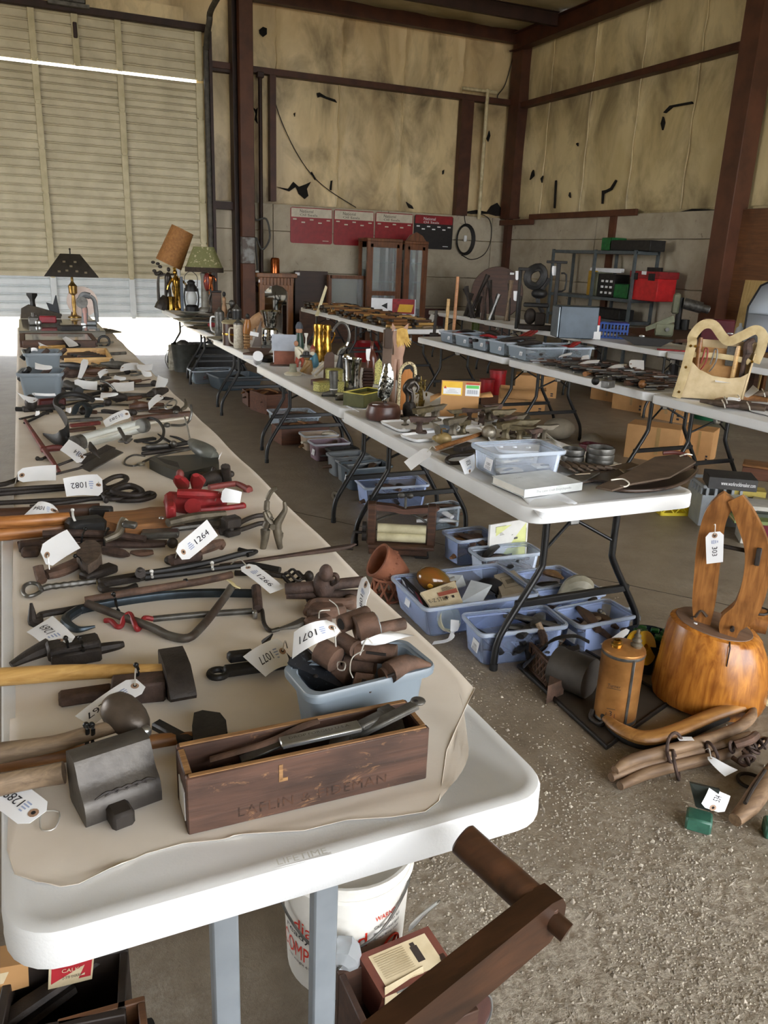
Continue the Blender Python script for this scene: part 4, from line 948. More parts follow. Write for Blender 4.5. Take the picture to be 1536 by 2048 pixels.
o = tool('wire_ladle', 'grey wire ladle with a loop and ring, lying by the trowels', 'ladle', ('loop', GUN, lambda g: g.pr([(290, 912), (268, 910), (252, 918), (250, 928), (266, 932), (280, 928)], .004, 4)), ('ring', STL, lambda g: g.ring(P(282, 928, .75), .013, .005, 14, 6)), ('stem', GUN, lambda g: g.pr([(286, 924), (320, 910), (383, 898)], .005, 2)))
o = tool('mason_trowel', 'pair of dark steel angle plates with long rods pointing left, tag 101', 'trowel',
  ('plate', mat('dull_sheet_steel', '4b4845', '37332f', .4, .5, 12, st=.15), lambda g: g.pb((168, 938, .745), (236, 900, .80), .085, .004, bev=0)),
  ('plate', IRON, lambda g: g.pb((163, 926, .75), (222, 892, .80), .07, .004, bev=0)),
  ('gauge', IRON, lambda g: g.pr([(180, 884, .83), (186, 900, .82), (200, 916, .79)], [.004, .016, .006], 2, lift=0, flat=(1, .4))),
  ('rod', IRON, lambda g: g.pr([(112, 932, .75), (150, 918, .77), (182, 906, .79)], .0055, 2, lift=0)), ('rod', IRON, lambda g: g.pr([(112, 948, .748), (165, 935, .755)], .005, 2, lift=0)))
lot_tag(o, [(178, 906, .785), (138, 879, .825), (120, 900, .80), (158, 930, .765)], '1014', .004, None, .3)
tool('lever_bar', 'worn red lever bar with a crosspiece, near the left table edge', 'bar', ('bar', REDD, lambda g: g.pr([(50, 840, .755), (84, 892, .757), (102, 918, .755), (118, 942, .75)], [.008, .012, .011, .007], 3, lift=0, flat=(1, .8))), ('cross', REDD, lambda g: g.pr([(82, 900, .755), (106, 896, .758), (124, 896, .755)], [.011, .014, .012], 2, lift=0)), ('pin', IRON, lambda g: g.pr([(74, 918), (84, 918), (95, 912)], .006, 2).pe((75, 917), .009)))
# drawknife blade, hooks, tube
tool('corn_sickle', 'broad black crescent blade standing beside the red lever bar', 'sickle', ('blade', BLK, lambda g: g.pr([(108, 812, .85), (126, 832, .84), (136, 855, .815), (132, 872, .79), (112, 880, .765), (86, 868, .755)], [.006, .022, .028, .028, .02, .004], 5, lift=0, flat=(.2, 1.3))))
o = tool('glass_tube', 'clear gauge tube with metal ends lying across the table, tag 1282', 'tube',
  ('glass', clear('clear_glass_tube', 'eef0ec', .05, .86), lambda g: g.pr([(160, 884), (225, 866), (282, 852)], .032, 1, n=16)),
  ('end_cap', GUN, lambda g: g.pr([(148, 888), (162, 884)], .034, 1, n=16)), ('end_cap', GUN, lambda g: g.pr([(282, 852), (290, 850)], .034, 1, n=16)),
  ('inner_rod', mat('cream_rod', 'd8d6c8', 'c6c3b2', .4), lambda g: g.pr([(165, 884, .77), (280, 853, .77)], .008, 1, lift=0)), ('bracket', GUN, lambda g: g.pr([(238, 856, .82), (248, 874, .80), (252, 886, .78), (262, 878, .775)], .009, 3, lift=0, flat=(1, .5)).pb((242, 882, .79), (258, 870, .80), .03, .008, bev=.002)))
lot_tag(o, [(255, 818, .85), (206, 842, .81), (212, 856, .79), (263, 836, .82)], '1282', .01, None, .6)
tool('hay_hook', 'black iron hook with a curled tip, right of the glass tube', 'hook', ('hook', BLK, lambda g: g.pr([(289, 840, .76), (300, 836, .765), (316, 842, .77), (327, 858, .768), (324, 876, .76), (308, 886, .755), (286, 884, .752)], [.004, .006, .007, .007, .007, .006, .005], 5, lift=0)))
tool('fork_prongs', 'two black curved prongs beyond the screw clamp', 'fork', ('prong', BLK, lambda g: g.pr([(316, 868), (330, 878), (346, 886), (362, 888)], [.003, .006, .006, .006], 4)), ('prong', BLK, lambda g: g.pr([(340, 872), (356, 876), (372, 884)], [.003, .006, .006], 4)), ('tang', BLK, lambda g: g.pb((270, 880), (310, 874), .03, .012, 0, .004)))
o = tool('bow_saw', 'white and brown flat saw frame with a thin upright strut at the right table edge', 'saw',
  ('blade_bar', mat('cream_painted_bar', 'd4d0c4', 'b8b1a2', .45), lambda g: g.pb((262, 848), (374, 832), .03, .012, 0, .003)), ('wood_back', WD, lambda g: g.pb((264, 832, .775), (382, 822, .775), .035, .03, bev=.005)),
  ('strut', STL, lambda g: g.pr([(369, 832, .77), (376, 858, .755), (380, 880, .748)], .004, 1, lift=0)), ('end_hook', GUN, lambda g: g.pr([(382, 810, .83), (383, 825, .80), (378, 842, .76), (366, 850, .75), (342, 850, .75)], .006, 4, lift=0)), ('thumb_nut', GUN, lambda g: g.pe((334, 850), (.018, .014, .012)).pe((352, 824, .785), (.016, .012, .01))))
o = tool('hand_shears', 'silver shears with looped handles above the saw frame', 'shears', ('loop', STL, lambda g: g.pr([(330, 812, .775), (345, 800, .785), (353, 802, .78), (350, 812, .775), (335, 818, .77)], .004, 4, lift=0, closed=True)), ('blade', GUN, lambda g: g.pb((275, 820, .765), (332, 812, .77), .018, .008, bev=.002)), ('spur', BRZ, lambda g: g.pr([(370, 798, .81), (372, 812, .785), (362, 820, .775)], [.003, .011, .008], 3, lift=0)))
lot_tag(o, [(318, 788, .825), (296, 806, .80), (298, 820, .79), (330, 796, .81)], '', .01)
# ---- scattered tools of the far left row; one routine draws each kind, every tool its own object and label
def spanner(lab, a, b, m, r=.009, jaw=.02):
 return tool('old_spanner', lab, 'wrench', ('shank', m, lambda g: g.pr([a, b], r, 1, flat=(1, .6))), ('jaw', m, lambda g: g.ring(w3(b, r*.6), jaw*.8, r*.6, 12, 6, a0=40, a1=320)))
def knife(lab, a, b, mh, mb_, w_=.02):
 c = [(a[i]*.45+b[i]*.55) for i in (0, 1)]
 return tool('drawknife', lab, 'blade', ('handle', mh, lambda g: g.pr([a, c], [.012, .01], 1)), ('blade', mb_, lambda g: g.pb(c, b, w_, .004)))
def plier(lab, a, b, m, sp=6):
 c = [(a[i]*.3+b[i]*.7) for i in (0, 1)]
 return tool('old_pliers', lab, 'pliers', ('handle', m, lambda g: g.pr([(a[0], a[1]-sp), ((a[0]+c[0])/2, (a[1]+c[1])/2-sp), c], .007, 3)), ('handle', m, lambda g: g.pr([(a[0], a[1]+sp), ((a[0]+c[0])/2, (a[1]+c[1])/2+sp), c], .007, 3)), ('jaw', m, lambda g: g.pr([c, b], [.016, .006], 1, flat=(1, .7))))
def ring_tool(lab, c, R_, m, r=.008, a0=0, a1=360, tilt=0.):
 b = w3(c, r); g = MB(); g.at(b, (tilt, 0, 20)); g.ring((0, 0, R_*math.sin(rad(tilt))), R_, r, 20, 8, a0=a0, a1=a1); g.at()
 return tag(g.build('iron_hoop', m), lab, 'hoop')
spanner('dark iron tool at the left table edge behind the crescent blade', (40, 838), (92, 826), IRON)
spanner('black tongs leg crossing the left edge, above the red lever', (50, 846), (100, 822), BLK)
knife('black-handled blade in front of the red clamp', (32, 818), (88, 820), BLK, IRON, .03)
o = tool('pipe_clamp', 'dark red clamp with rounded ends in front of the grey bin', 'clamp', ('bar', mat('maroon_paint', '55201f', '3f1a19', .4), lambda g: g.pb((75, 798, .79), (130, 794, .79), .04, .045, bev=.01)), ('end', IRON, lambda g: g.pe((62, 806), (.03, .03, .045))), ('end', IRON, lambda g: g.pe((122, 792, .76), (.035, .03, .05))), ('base', IRON, lambda g: g.pb((44, 814), (128, 808), .05, .025, 0, .006)))
lot_tag(o, [(78, 796, .84), (32, 783, .84), (46, 798, .8), (70, 806, .8)], '', .01); lot_tag(o, [(64, 790, .83), (112, 792, .835), (110, 787, .845), (64, 785, .845)], '', .004)
ring_tool('black hoop lying behind the blue-grey horseshoe', (152, 824), .1, BLK, .014, 15, 190, 25)
o = tool('horseshoe', 'broad blue-grey horseshoe with nail holes, leaning on other tools', 'horseshoe', ('shoe', BLUES, lambda g: g.pr([(148, 828, .77), (154, 812, .80), (168, 806, .81), (178, 818, .79), (174, 834, .76)], [.012, .018, .02, .018, .012], 5, lift=0, flat=(1, .35))), ('heel_bar', BLUES, lambda g: g.pr([(176, 818, .79), (190, 812, .79), (206, 812, .785)], [.018, .02, .012], 3, lift=0, flat=(1, .5))))
ring_tool('thin grey sickle hook arching up beside a white tag', (190, 800), .09, GUN, .007, -60, 80, 70)
o = tool('ratchet_brace', 'black ratchet brace with ball knobs lying in front of the grey bins', 'brace', ('bar', BLK, lambda g: g.pr([(102, 776, .78), (150, 778, .78), (200, 778, .78)], .008, 1, lift=0)), ('knob', BLK, lambda g: g.pe((104, 776, .765), .024)), ('ratchet', BLK, lambda g: g.pr([(134, 768, .775), (158, 782, .775)], .025, 1, lift=0, n=12)), ('chrome_ring', STL, lambda g: g.pe((157, 779, .765), (.022, .02, .022))))
ins_ = [('long dark rod under the white tag 1282', (130, 838), (205, 834), GUN), ('red-brown bar behind the glass tube', (140, 848), (200, 842), REDD), ('brown flat bar beside the red-brown bar', (136, 858), (190, 852), WD)]
for l, a, b, m in ins_: tool('iron_bar', l, 'bar', ('bar', m, lambda g: g.pb(a, b, .028, .016, 0, .004)))
rr = random.Random(21)
far = []
cells = [(x, y) for y in (822, 808, 796, 784, 772, 761, 750, 740, 731) for x in (145, 190, 235, 280, 325)]
kinds = ['spanner', 'knife', 'plier', 'bar', 'lump']
words = {'spanner': 'ring spanner', 'knife': 'old blade', 'plier': 'pliers', 'bar': 'iron bar', 'lump': 'cast iron fitting'}
cnt = {}
for x, y in cells:
 right = 262+(y-725)*1.08
 if x > right or (x < 185 and y < 800 and x < 140): continue
 if 118 < x < 165 and 765 < y < 790: continue
 dx = rr.uniform(18, 34); a = (x-dx, y+rr.uniform(-4, 6)); b = (min(right+8, x+dx), y+rr.uniform(-7, 4)); k = rr.choice(kinds)
 m = rr.choice((IRON, IRON, BLK, RUST2, GUN, WD, BRZ)); ZB[0] = .742+rr.choice((0, 0, .012, .02))
 lab = 'old iron tool in the crowded heap in front of and beside the two grey bins'
 if k == 'spanner': o = spanner(lab, a, b, m)
 elif k == 'knife': o = knife(lab, a, b, WD, m)
 elif k == 'plier': o = plier(lab, a, b, m, 3)
 elif k == 'bar': o = tool('iron_bar', lab, 'bar', ('bar', m, lambda g: g.pb(a, b, .03, .018, 0, .004)), ('collar', IRON, lambda g: g.pe(b, (.022, .022, .02))))
 else: o = tool('iron_fitting', lab, 'fitting', ('body', m, lambda g: g.pr([a, ((a[0]+b[0])/2, (a[1]+b[1])/2), b], [.012, .028, .014], 3, n=9)), ('lug', m, lambda g: g.pe(((a[0]*2+b[0])/3, a[1]-3), (.018, .018, .03))))
 o['group'] = 'old tools heaped beside the grey bins'; far.append((o, x, y)); ZB[0] = .742
# white lot tags tied to that heap
def heap_tag(px, py, c, t=''):
 o = min(far, key=lambda q: (q[1]-px)**2+((q[2]-py)*2)**2)[0]
 return lot_tag(o, c, t, .006, None, logo=False)
for c, t in (([(179, 720, .86), (163, 757, .79), (155, 755, .79), (163, 718, .86)], '648'), ([(148, 757, .825), (195, 763, .82), (194, 780, .785), (150, 774, .79)], ''), ([(222, 764, .815), (268, 763, .815), (268, 780, .785), (222, 782, .785)], ''),
    ([(325, 784, .785), (309, 780, .79), (316, 750, .84), (339, 758, .835)], ''), ([(238, 744, .79), (276, 740, .79), (276, 726, .82), (244, 729, .82)], ''), ([(272, 728, .825), (306, 728, .825), (304, 740, .80), (276, 740, .80)], ''),
    ([(280, 738, .82), (302, 744, .81), (304, 752, .79), (286, 752, .79)], ''), ([(214, 737, .82), (195, 746, .80), (200, 757, .79), (217, 745, .81)], ''), ([(236, 791, .80), (200, 797, .80), (202, 785, .815), (236, 785, .815)], ''),
    ([(142, 826, .79), (131, 822, .79), (133, 815, .80), (143, 813, .81)], ''), ([(80, 826, .80), (70, 832, .78), (72, 822, .80), (78, 820, .81)], ''), ([(188, 800, .79), (208, 801, .79), (206, 796, .80), (188, 796, .80)], ''), ([(252, 760, .80), (226, 757, .80), (230, 750, .81), (252, 754, .81)], '')):
 q = c[0]; heap_tag(sum(k[0] for k in c)/4, sum(k[1] for k in c)/4, c, t)
# two grey bins
GB = mat('slate_grey_bin', '78828a', '6f7981', .4, scale=3)
zt = .742+.155
for lab, c4 in (('slate-grey tapered plastic bin, nearer of the pair at the left table edge', [(36, 748), (131, 748), (126, 736), (40, 736)]), ('slate-grey tapered plastic bin standing behind its nearer twin', [(42, 708), (124, 707), (118, 698), (48, 699)])):
 o, w_, l_, h_ = tub('plastic_bin', lab, 'bin', c4, zt, .742, GB, .78)
 for k in range(3):
  M_ = wm(o); p0 = M_ @ V((-.12+.1*k, rr.uniform(-.05, .05), h_-.05)); p1 = M_ @ V((-.06+.1*k, rr.uniform(-.05, .05), h_+.015))
  g = MB().tube([p0, p1], [.02, .015], 8); tag(g.build('old_chisel', RUST2 if k else BLK), 'dark tool end poking out of the %s grey bin, %s' % ('nearer' if c4[0][0] == 36 else 'farther', ('left', 'middle', 'right')[k]), 'tool')
 lot_tag(o, [(105, 738, .915) if c4[0][0] == 36 else (75, 703, .91), (70, 738, .915) if c4[0][0] == 36 else (62, 703, .91), (70, 725, .94) if c4[0][0] == 36 else (62, 696, .93), (104, 731, .93) if c4[0][0] == 36 else (75, 698, .93)], '', .006)
# far tray, hammer, wooden box of tools
tool('sledge_hammer', 'hammer with a square grey head and pale handle laid behind the grey bins', 'hammer', ('head', GUN, lambda g: g.pb((54, 697, .79), (77, 696, .79), .06, .048, bev=.006)), ('handle', WL, lambda g: g.pr([(78, 695, .775), (130, 693, .775)], .014, 1, lift=0)))
tool('wooden_tray', 'long shallow pale wooden tray of dark tools behind the grey bins', 'tray', ('long_side', WL, lambda g: g.pb((82, 697, .83), (212, 696, .83), .015, .05, bev=.002)), ('long_side', WL, lambda g: g.pb((128, 716, .81), (222, 714, .81), .015, .05, bev=.002)), ('end_board', WL, lambda g: g.pb((212, 696, .83), (222, 714, .81), .015, .05, bev=.002)), ('base', WD, lambda g: g.ps([(85, 700), (212, 698), (222, 716), (124, 718)], .001, .008)))
for k in range(7):
 a = (120+k*7, 702+k*1.6, .80); b = (175+k*6, 700+k*1.8, .81)
 tool('plane_iron', 'dark tool lying in the pale wooden tray behind the bins', 'tool', ('bar', (IRON, BLK, WD)[k % 3], lambda g: g.pb(a, b, .03, .02, bev=.005)), group='tools in the pale tray')
tool('steel_rod', 'bright rod pointing right from the tray behind the bins', 'rod', ('rod', GUN, lambda g: g.pr([(218, 708, .79), (252, 706, .79)], .012, 1, lift=0)))
o = tool('tool_bundle', 'black handled tool with bright rods and a blank tag, before the glass showcase', 'tool', ('handle', BLK, lambda g: g.pr([(108, 694), (160, 690), (195, 688)], [.016, .02, .014], 2)), ('rod', STL, lambda g: g.pr([(194, 688, .77), (226, 684, .77)], .01, 1, lift=0)), ('ring', BLK, lambda g: g.ring(P(208, 683, .78), .045, .01, 14, 6, ax=1)))
lot_tag(o, [(160, 690, .79), (138, 694, .79), (124, 676, .82), (132, 672, .83)], '', .004); lot_tag(o, [(76, 683, .82), (106, 694, .78), (90, 694, .77), (78, 690, .8)], '', .01)
# glass showcase with red lined tray
o = T('showcase_tray', 'flat glass-topped display case with a dark red lining, at the far left table', 'display case', P(130, 682, .742), 0)
c, w_, l_, a = rect4([(40, 682), (190, 680), (178, 666), (48, 667)], .80); o.location = (c.x, c.y, .742)
for y in (-l_/2, l_/2): MB().box((0, y, 0), (w_, .04, .06), .004).build('frame_side', WD, o)
for x in (-w_/2, w_/2): MB().box((x, 0, 0), (.04, l_-.04, .06), .004).build('frame_side', WD, o)
MB().box((0, 0, .002), (w_-.04, l_-.04, .006)).build('lining', mat('dark_red_velvet', '4c1d19', '36150f', .9), o)
MB().box((0, 0, .052), (w_-.05, l_-.05, .004)).build('glass_top', clear('case_glass', 'eef2f4', .05, .85), o)
for k in range(6): tag(MB().at((c.x-.25+.1*k, c.y+.02*(k % 3), .752), (0, 0, 40*k)).box((0, 0, 0), (.09, .03, .012), .004).build('brooch', BRZ), 'small dark trinket on the red lining of the display case', 'trinket', 'trinkets in the display case')
# far end: low glass cabinet, lamp, disk, machines
c, w_, l_, a = rect4([(30, 664), (200, 662), (196, 639), (46, 640)], .80)
o = T('glass_case', 'low grey glass case under the far-end objects of the left row', 'display case', (c.x, c.y, .742))
MB().box((0, 0, 0), (w_, l_, .055), .004).build('body', mat('grey_case_paint', '6f6c62', '5c594f', .4), o); MB().box((0, 0, .055), (w_, l_, .008), .002).build('glass_lid', mat('grey_mirror_glass', '8b8b84', '7c7c74', .08, .5), o)
zf = .806
def st(name, lab, cat, px, py, z=zf): return stand(name, lab, cat, px, py, z)
o = st('table_lamp', 'table lamp with a black pierced pyramid shade on a brass stem, far left', 'lamp', 150, 636)
MB().lathe([(0, 0), (13, 0), (13, 3), (5, 6), (3, 12), (4, 30), (3, 44), (8, 48), (8.5, 62), (5, 66), (2.5, 70), (2.5, 78), (5, 82), (2, 86), (1.5, 118)], 14).build('stem', mat('old_brass', 'a9894f', '7d6233', .3, .8, 30), o)
SH = mat('black_pierced_shade', '2c261e', '211c16', .55, .2, 20)
g = MB(); q = rings(g, [[(x*k, y*k, z) for x, y in ((-1, -.8), (1, -.8), (1, .8), (-1, .8))] for k, z in ((49, 80), (48.5, 82), (19, 121), (18, 122))], cap0=False); g.build('lamp_shade', SH, o)
g = MB()
for x, z in ((-22, 88), (-8, 90), (10, 89), (26, 87), (-12, 106), (8, 106), (0, 98)): g.box((x, -39+(z-80)*.57, z), (5, 1.5, 3.5))
g.build('shade_piercing', mat('shade_hole', '6b5f47'), o); MB().cyl((0, 0, 121), (0, 0, 130), 1.2).ell((0, 0, 131), 2).build('finial', SH, o)
o = st('stone_disk', 'thin pale pink grinding disk standing on edge at the far left', 'disk', 167, 636)
MB().cyl((0, -2, 32), (0, 2, 32), 29, n=40).cyl((0, -3, 32), (0, 3, 32), 4).build('disk', mat('pink_grey_stone', 'd9c9c0', 'cbb9ae', .8), o); MB().box((-17, 3, 0), (14, 8, 26), .5, tap=.4).build('holder', mat('rust_brown_cone', '5d3c28', '452b1d', .6), o)
o = st('bench_grinder', 'grey bench machine with a pierced cast frame beside the pink disk', 'machine', 180, 650)
MB().box((0, 0, 0), (26, 18, 8), 2).tube([(-10, 0, 4), (-8, 0, 30), (-14, 0, 48), (-8, 0, 58), (4, 0, 56)], 6, 8, 4).tube([(14, 0, 6), (12, 0, 46), (4, 0, 56)], 4, 8, 3).build('frame', mat('grey_enamel_casting', '8b8f92', '74787b', .4, .3), o)
MB().cyl((-12, -12, 44), (-12, 12, 44), 11, n=18).cyl((-12, -14, 44), (-12, 14, 44), 4).build('wheel', GUN, o); MB().cyl((-8, -8, 2), (-8, -8, 36), 3).cyl((-8, -8, 24), (-8, -8, 34), 4.5).build('handle', mat('pinkish_handle', 'b78f86'), o); MB().box((-12, -9, 0), (10, 4, 5), 1).build('chrome_foot', STL, o)
o = st('slide_projector', 'small dark red and silver apparatus on the glass case', 'machine', 88, 650)
MB().box((8, 0, 4), (32, 16, 14), 2).build('red_body', mat('red_case', '8f2430', '781f2a', .4), o); MB().box((-18, 0, 0), (20, 16, 16), 2).cyl((-18, 0, 14), (-18, 0, 24), 4).cyl((-24, 0, 18), (-12, 0, 18), 2.5).build('silver_body', GUN, o); MB().ell((-10, -8, 5), (6, 3, 6)).build('lens', STL, o)
o = st('small_anvil', 'black flared iron stake on a slanted dark block, far left', 'anvil', 68, 636)
MB().prism([(-24, 0), (50, 0), (52, 8), (-8, 26), (-22, 18)], -8, 8, ax='y').build('block', mat('dark_wedge', '4a4237', '352f27', .7), o); MB().lathe([(6, 20), (4.5, 30), (5, 36), (10, 44), (10, 48), (0, 48)], 4).build('stake', BLK, o)
o = st('paper_cutter', 'dark slanted blade holder on the far left glass case', 'tool', 112, 632)
MB().prism([(-16, 26), (-4, 22), (2, 40), (4, 40), (8, 0), (-8, 0)], -5, 5, ax='y').build('body', mat('slate_dark', '2d3136', '23272b', .5), o); MB().box((0, 0, 0), (22, 12, 3), .5).build('foot', mat('slate_dark', ''), o)
tool('black_box', 'low black box between the red apparatus and the grey machine', 'box', ('body', BLK, lambda g: g.pb((118, 651, .85), (160, 650, .85), .12, .045, bev=.005)), ('lid_line', GUN, lambda g: g.pb((140, 652, .84), (158, 651, .84), .122, .008, bev=0)))
tool('wood_board', 'flat dark board jutting right from under the glass case', 'board', ('board', mat('grey_brown_board', '5c5648', '494436', .6), lambda g: g.pb((150, 662, .76), (232, 660, .76), .3, .015, bev=.003)))
# ================================================================ middle row, near end
ZB[0] = .742
c, w_, l_, a = rect4([(1043, 997), (1164, 980), (1095, 955), (988, 967)], .742)
o = T('thick_book', 'thick pale book lying at the near corner of the middle table', 'book', (c.x, c.y, .7425), a)
MB().box((0, 0, .002), (w_-.006, l_-.006, .028)).build('pages', mat('book_pages', 'e6e4dc', 'dbd8ce', .8), o)
g = MB().box((0, 0, 0), (w_, l_, .003)).box((0, 0, .029), (w_, l_, .003)).box((0, -l_/2+.001, 0), (w_, .004, .032))
g.at((.0, -l_/2-.0015, .016), (90, 0, 0)).text('The Latin Craft Encyclopedia', .012, 1, 0, (w_*.6, .012)).at((-.06, .04, .0325), (0, 0, 0)).text('CRAFT', .014, 1, 0); g.at(); g.build('cover', [mat('pale_book_cover', 'cfd3d3', 'bcc1c0', .4, scale=14), mat('grey_title', '8d9092')], o)
tag(MB().grid(lambda u, v: tuple(V(P(1040+70*u, 990-10*u, .744)).lerp(P(1085+70*u, 1040-34*u, .735-.02*(1-abs(2*u-.6))), v)), 8, 4).build('loose_sheet', mat('white_sheet_paper', 'dfe3e8', 'd5dae0', .5), solid=.0008), 'white paper sheet folded over the near edge of the middle table', 'paper')
tag(MB().grid(lambda u, v: tuple(V(P(688+30*u, 808+14*u, .744)).lerp(V(P(688+32*u, 808+16*u, .742))+V((-.03*(1-abs(2*u-.6)), 0, -.09)), v)), 6, 4).build('loose_sheet', mat('white_sheet_paper', ''), solid=.0008), 'small white sheet hanging over the joint of the first two middle tables', 'paper')
CLR = clear('clear_storage_plastic', 'dfe6f0', .15, .92); CLRB = clear('clear_bluish_plastic', 'c3d0ea', .2, .9); CLRG = clear('clear_grey_plastic', 'b6bfc6', .22, .86)
RIMC = clear('clear_plastic_rim', 'dfe8f2', .2, .7)
CREAM = mat('cream_painted_metal', 'd8d3c2', 'bcb6a4', .5, .1, 20)
def sticker(o, w_, l_, h_, x=None, side='l', tx='', s_=.045):
 g = MB()
 if side == 'l': g.at((-w_*.5*.94-.003, x or -l_*.2, h_*.5), (80, 0, -90))
 else: g.at((x or -w_*.35, -l_*.5*.94-.003, h_*.5), (80, 0, 0))
 g.box((0, 0, 0), (s_*1.3, s_, .0008)); g.text('1080', .012, 1, .0012, (s_*.7, s_*.25))
 for k in range(3): g.box((0, -s_*(.22+.1*k), .0009), (s_*.9, s_*.03, .0003), 0, 1)
 g.build('paper_label', [TAGP, INK], o)
o, w_, l_, h_ = tub('storage_tub', 'clear plastic tub of cream parts on the near middle table', 'tub', [(988, 913), (1136, 901), (1077, 880), (944, 884)], .845, .7425, CLR, .88, rim=RIMC)
sticker(o, w_, l_, h_)
for i, (p, q) in enumerate((((992, 940, .762), (1040, 936, .762)), ((1068, 930, .762), (1112, 928, .762)), ((1000, 920, .765), (1060, 912, .765)))):
 tool('switch_plate', 'cream metal plate in the clear tub, %s' % ('at left', 'at right', 'at the back')[i], 'plate', ('plate', CREAM, lambda g: g.pb(p, q, .055, .01, bev=.003)), ('slot', GUN, lambda g: g.pb(((p[0]*2+q[0])/3, p[1], .766), ((p[0]+2*q[0])/3, q[1], .766), .014, .003, bev=0)))
lo = tool('egg_ladle', 'wooden ladle with a mottled round bowl lying by the clear tub, blank tag', 'ladle', ('handle', WM, lambda g: g.pr([(873, 897), (920, 882), (965, 866)], [.012, .012, .009], 2)), ('bowl', mat('mottled_pewter', '9a9384', '6c6455', .4, .4, 50), lambda g: g.pe((978, 864), (.038, .036, .034))))
lot_tag(lo, [(866, 910, .745), (822, 941, .715), (808, 924, .735), (852, 894, .765)], '', -.004, (872, 898, .755)); lot_tag(lo, [(949, 940, .74), (949, 908, .79), (918, 922, .785), (930, 952, .735)], '828', .002)
tool('metal_loop', 'flat dark loop handle lying beside the tag on the near middle table', 'handle', ('loop', IRON, lambda g: g.pr([(945, 908), (905, 912), (893, 920), (902, 926), (930, 925)], .008, 4)))
tool('pewter_tray', 'dull grey oval tray behind the ladle handle', 'tray', ('tray', GUN, lambda g: g.ps([(880, 903), (905, 895), (950, 893), (965, 900), (940, 908), (900, 909)], 0, .006)), ('bowl', IRON, lambda g: g.pb((915, 893), (942, 884), .05, .028, 0, .008)))
EGG = mat('white_foam_tray', 'e3e5e6', 'd7d9da', .55)
for i, (c4, lab) in enumerate((([(792, 868), (955, 852), (935, 838), (764, 842)], 'white foam tray nearest the brown dome under the small anvils'), ([(828, 886), (980, 868), (960, 856), (798, 871)], 'white foam tray in the middle of the three under the small anvils'), ([(988, 905), (1160, 910), (1060, 858), (965, 856)], 'white foam tray behind the clear tub'))):
 c, w_, l_, a = rect4(c4, .745); o = T('foam_tray', lab, 'tray', (c.x, c.y, .7425), a)
 L = [[(x, y, z) for x, y in rrect(w_-i_, l_-i_, .03)] for i_, z in ((.012, 0), (0, .012), (.0, .014), (.01, .014), (.02, .004))]
 rings(MB(), L).build('tray_shell', EGG, o)
 g = MB()
 for k in range(5): g.ell((w_*(-.4+.2*k), -l_*.3, .004), (.012, .012, .008), 8)
 g.build('cup_bumps', EGG, o)['kind'] = 'stuff'
# miniature cast anvils and figures on the trays
def mini_anvil(m):
 o = T('cast_anvil', '', 'anvil');
 MB().box((0, 0, 0), (.05, .03, .008), .002).tube([(0, 0, .006), (0, 0, .024), (0, 0, .04)], [.017, .011, .019], 8, 3, flat=(.8, 1)).build('stand', m, o)
 MB().prism([(-.055, .056), (-.03, .038), (.03, .036), (.036, .05), (.03, .054), (-.02, .053)], -.011, .011, ax='y').build('top', m, o)
 return o
AN = [mini_anvil(m) for m in (BRZ, mat('olive_bronze', '6a6048', '4a4230', .5, .4, 40), RUST2)]
used = set()
for i, (x, y, k, rz) in enumerate(((810, 850, .6, 30), (842, 848, 1.25, 200), (838, 866, 1.2, 160), (868, 842, 1.2, 200), (912, 842, .9, 10), (938, 842, 1.0, 150), (905, 872, 1.3, 200), (925, 868, 1., 20), (962, 848, .9, 60), (975, 842, 1.1, 200), (1000, 850, 1.2, 170), (1015, 868, 1.3, 30), (1030, 860, 1.1, 200), (1046, 872, 1.2, 170), (1068, 885, 1., 20), (1085, 880, 1.1, 170), (1010, 880, 1.3, 200), (985, 838, 1.2, 10), (1052, 852, .9, 60), (1038, 882, 1.1, 140))):
 s_ = AN[i % 3]; b = P(x, y, .748); o = s_ if i < 3 else copy_tree(s_)
 o.location = b; o.rotation_euler = (0, 0, rad(rz)); o.scale = (k*1.25,)*3
 o['label'] = 'small cast anvil or metal ornament standing on the white foam trays'; o['group'] = 'small cast ornaments on the foam trays'
o = stand('duck_decoy', 'tan carved duck with a dark upright tail and brass loop, front of the trays', 'decoy', 884, 889)
MB().ell((2, 0, 12), (17, 12, 13)).tube([(-10, 0, 8), (-15, 0, 14), (-18, 0, 9)], [5, 5, 3], 8, 3).build('body', mat('tan_cast', '9a8558', '6f5d3a', .45, .2, 15), o); MB().prism([(-14, 20), (-22, 44), (-8, 38), (2, 24)], -4, 4, ax='y').build('tail', BRZ, o); MB().tube([(-2, -6, 22), (-2, -6, 33), (6, -6, 33)], 1.2, 6, 2).build('loop', mat('old_brass', ''), o)
o = stand('blue_dish', 'shallow blue-white dish edge beside the small anvils', 'dish', 894, 866); MB().lathe([(6, 0), (14, 3), (24, 11), (25, 12), (23, 12), (12, 5), (0, 3)], 20).build('dish', mat('blue_white_glaze', '9fb0c4', '7c90ad', .25, scale=30), o)
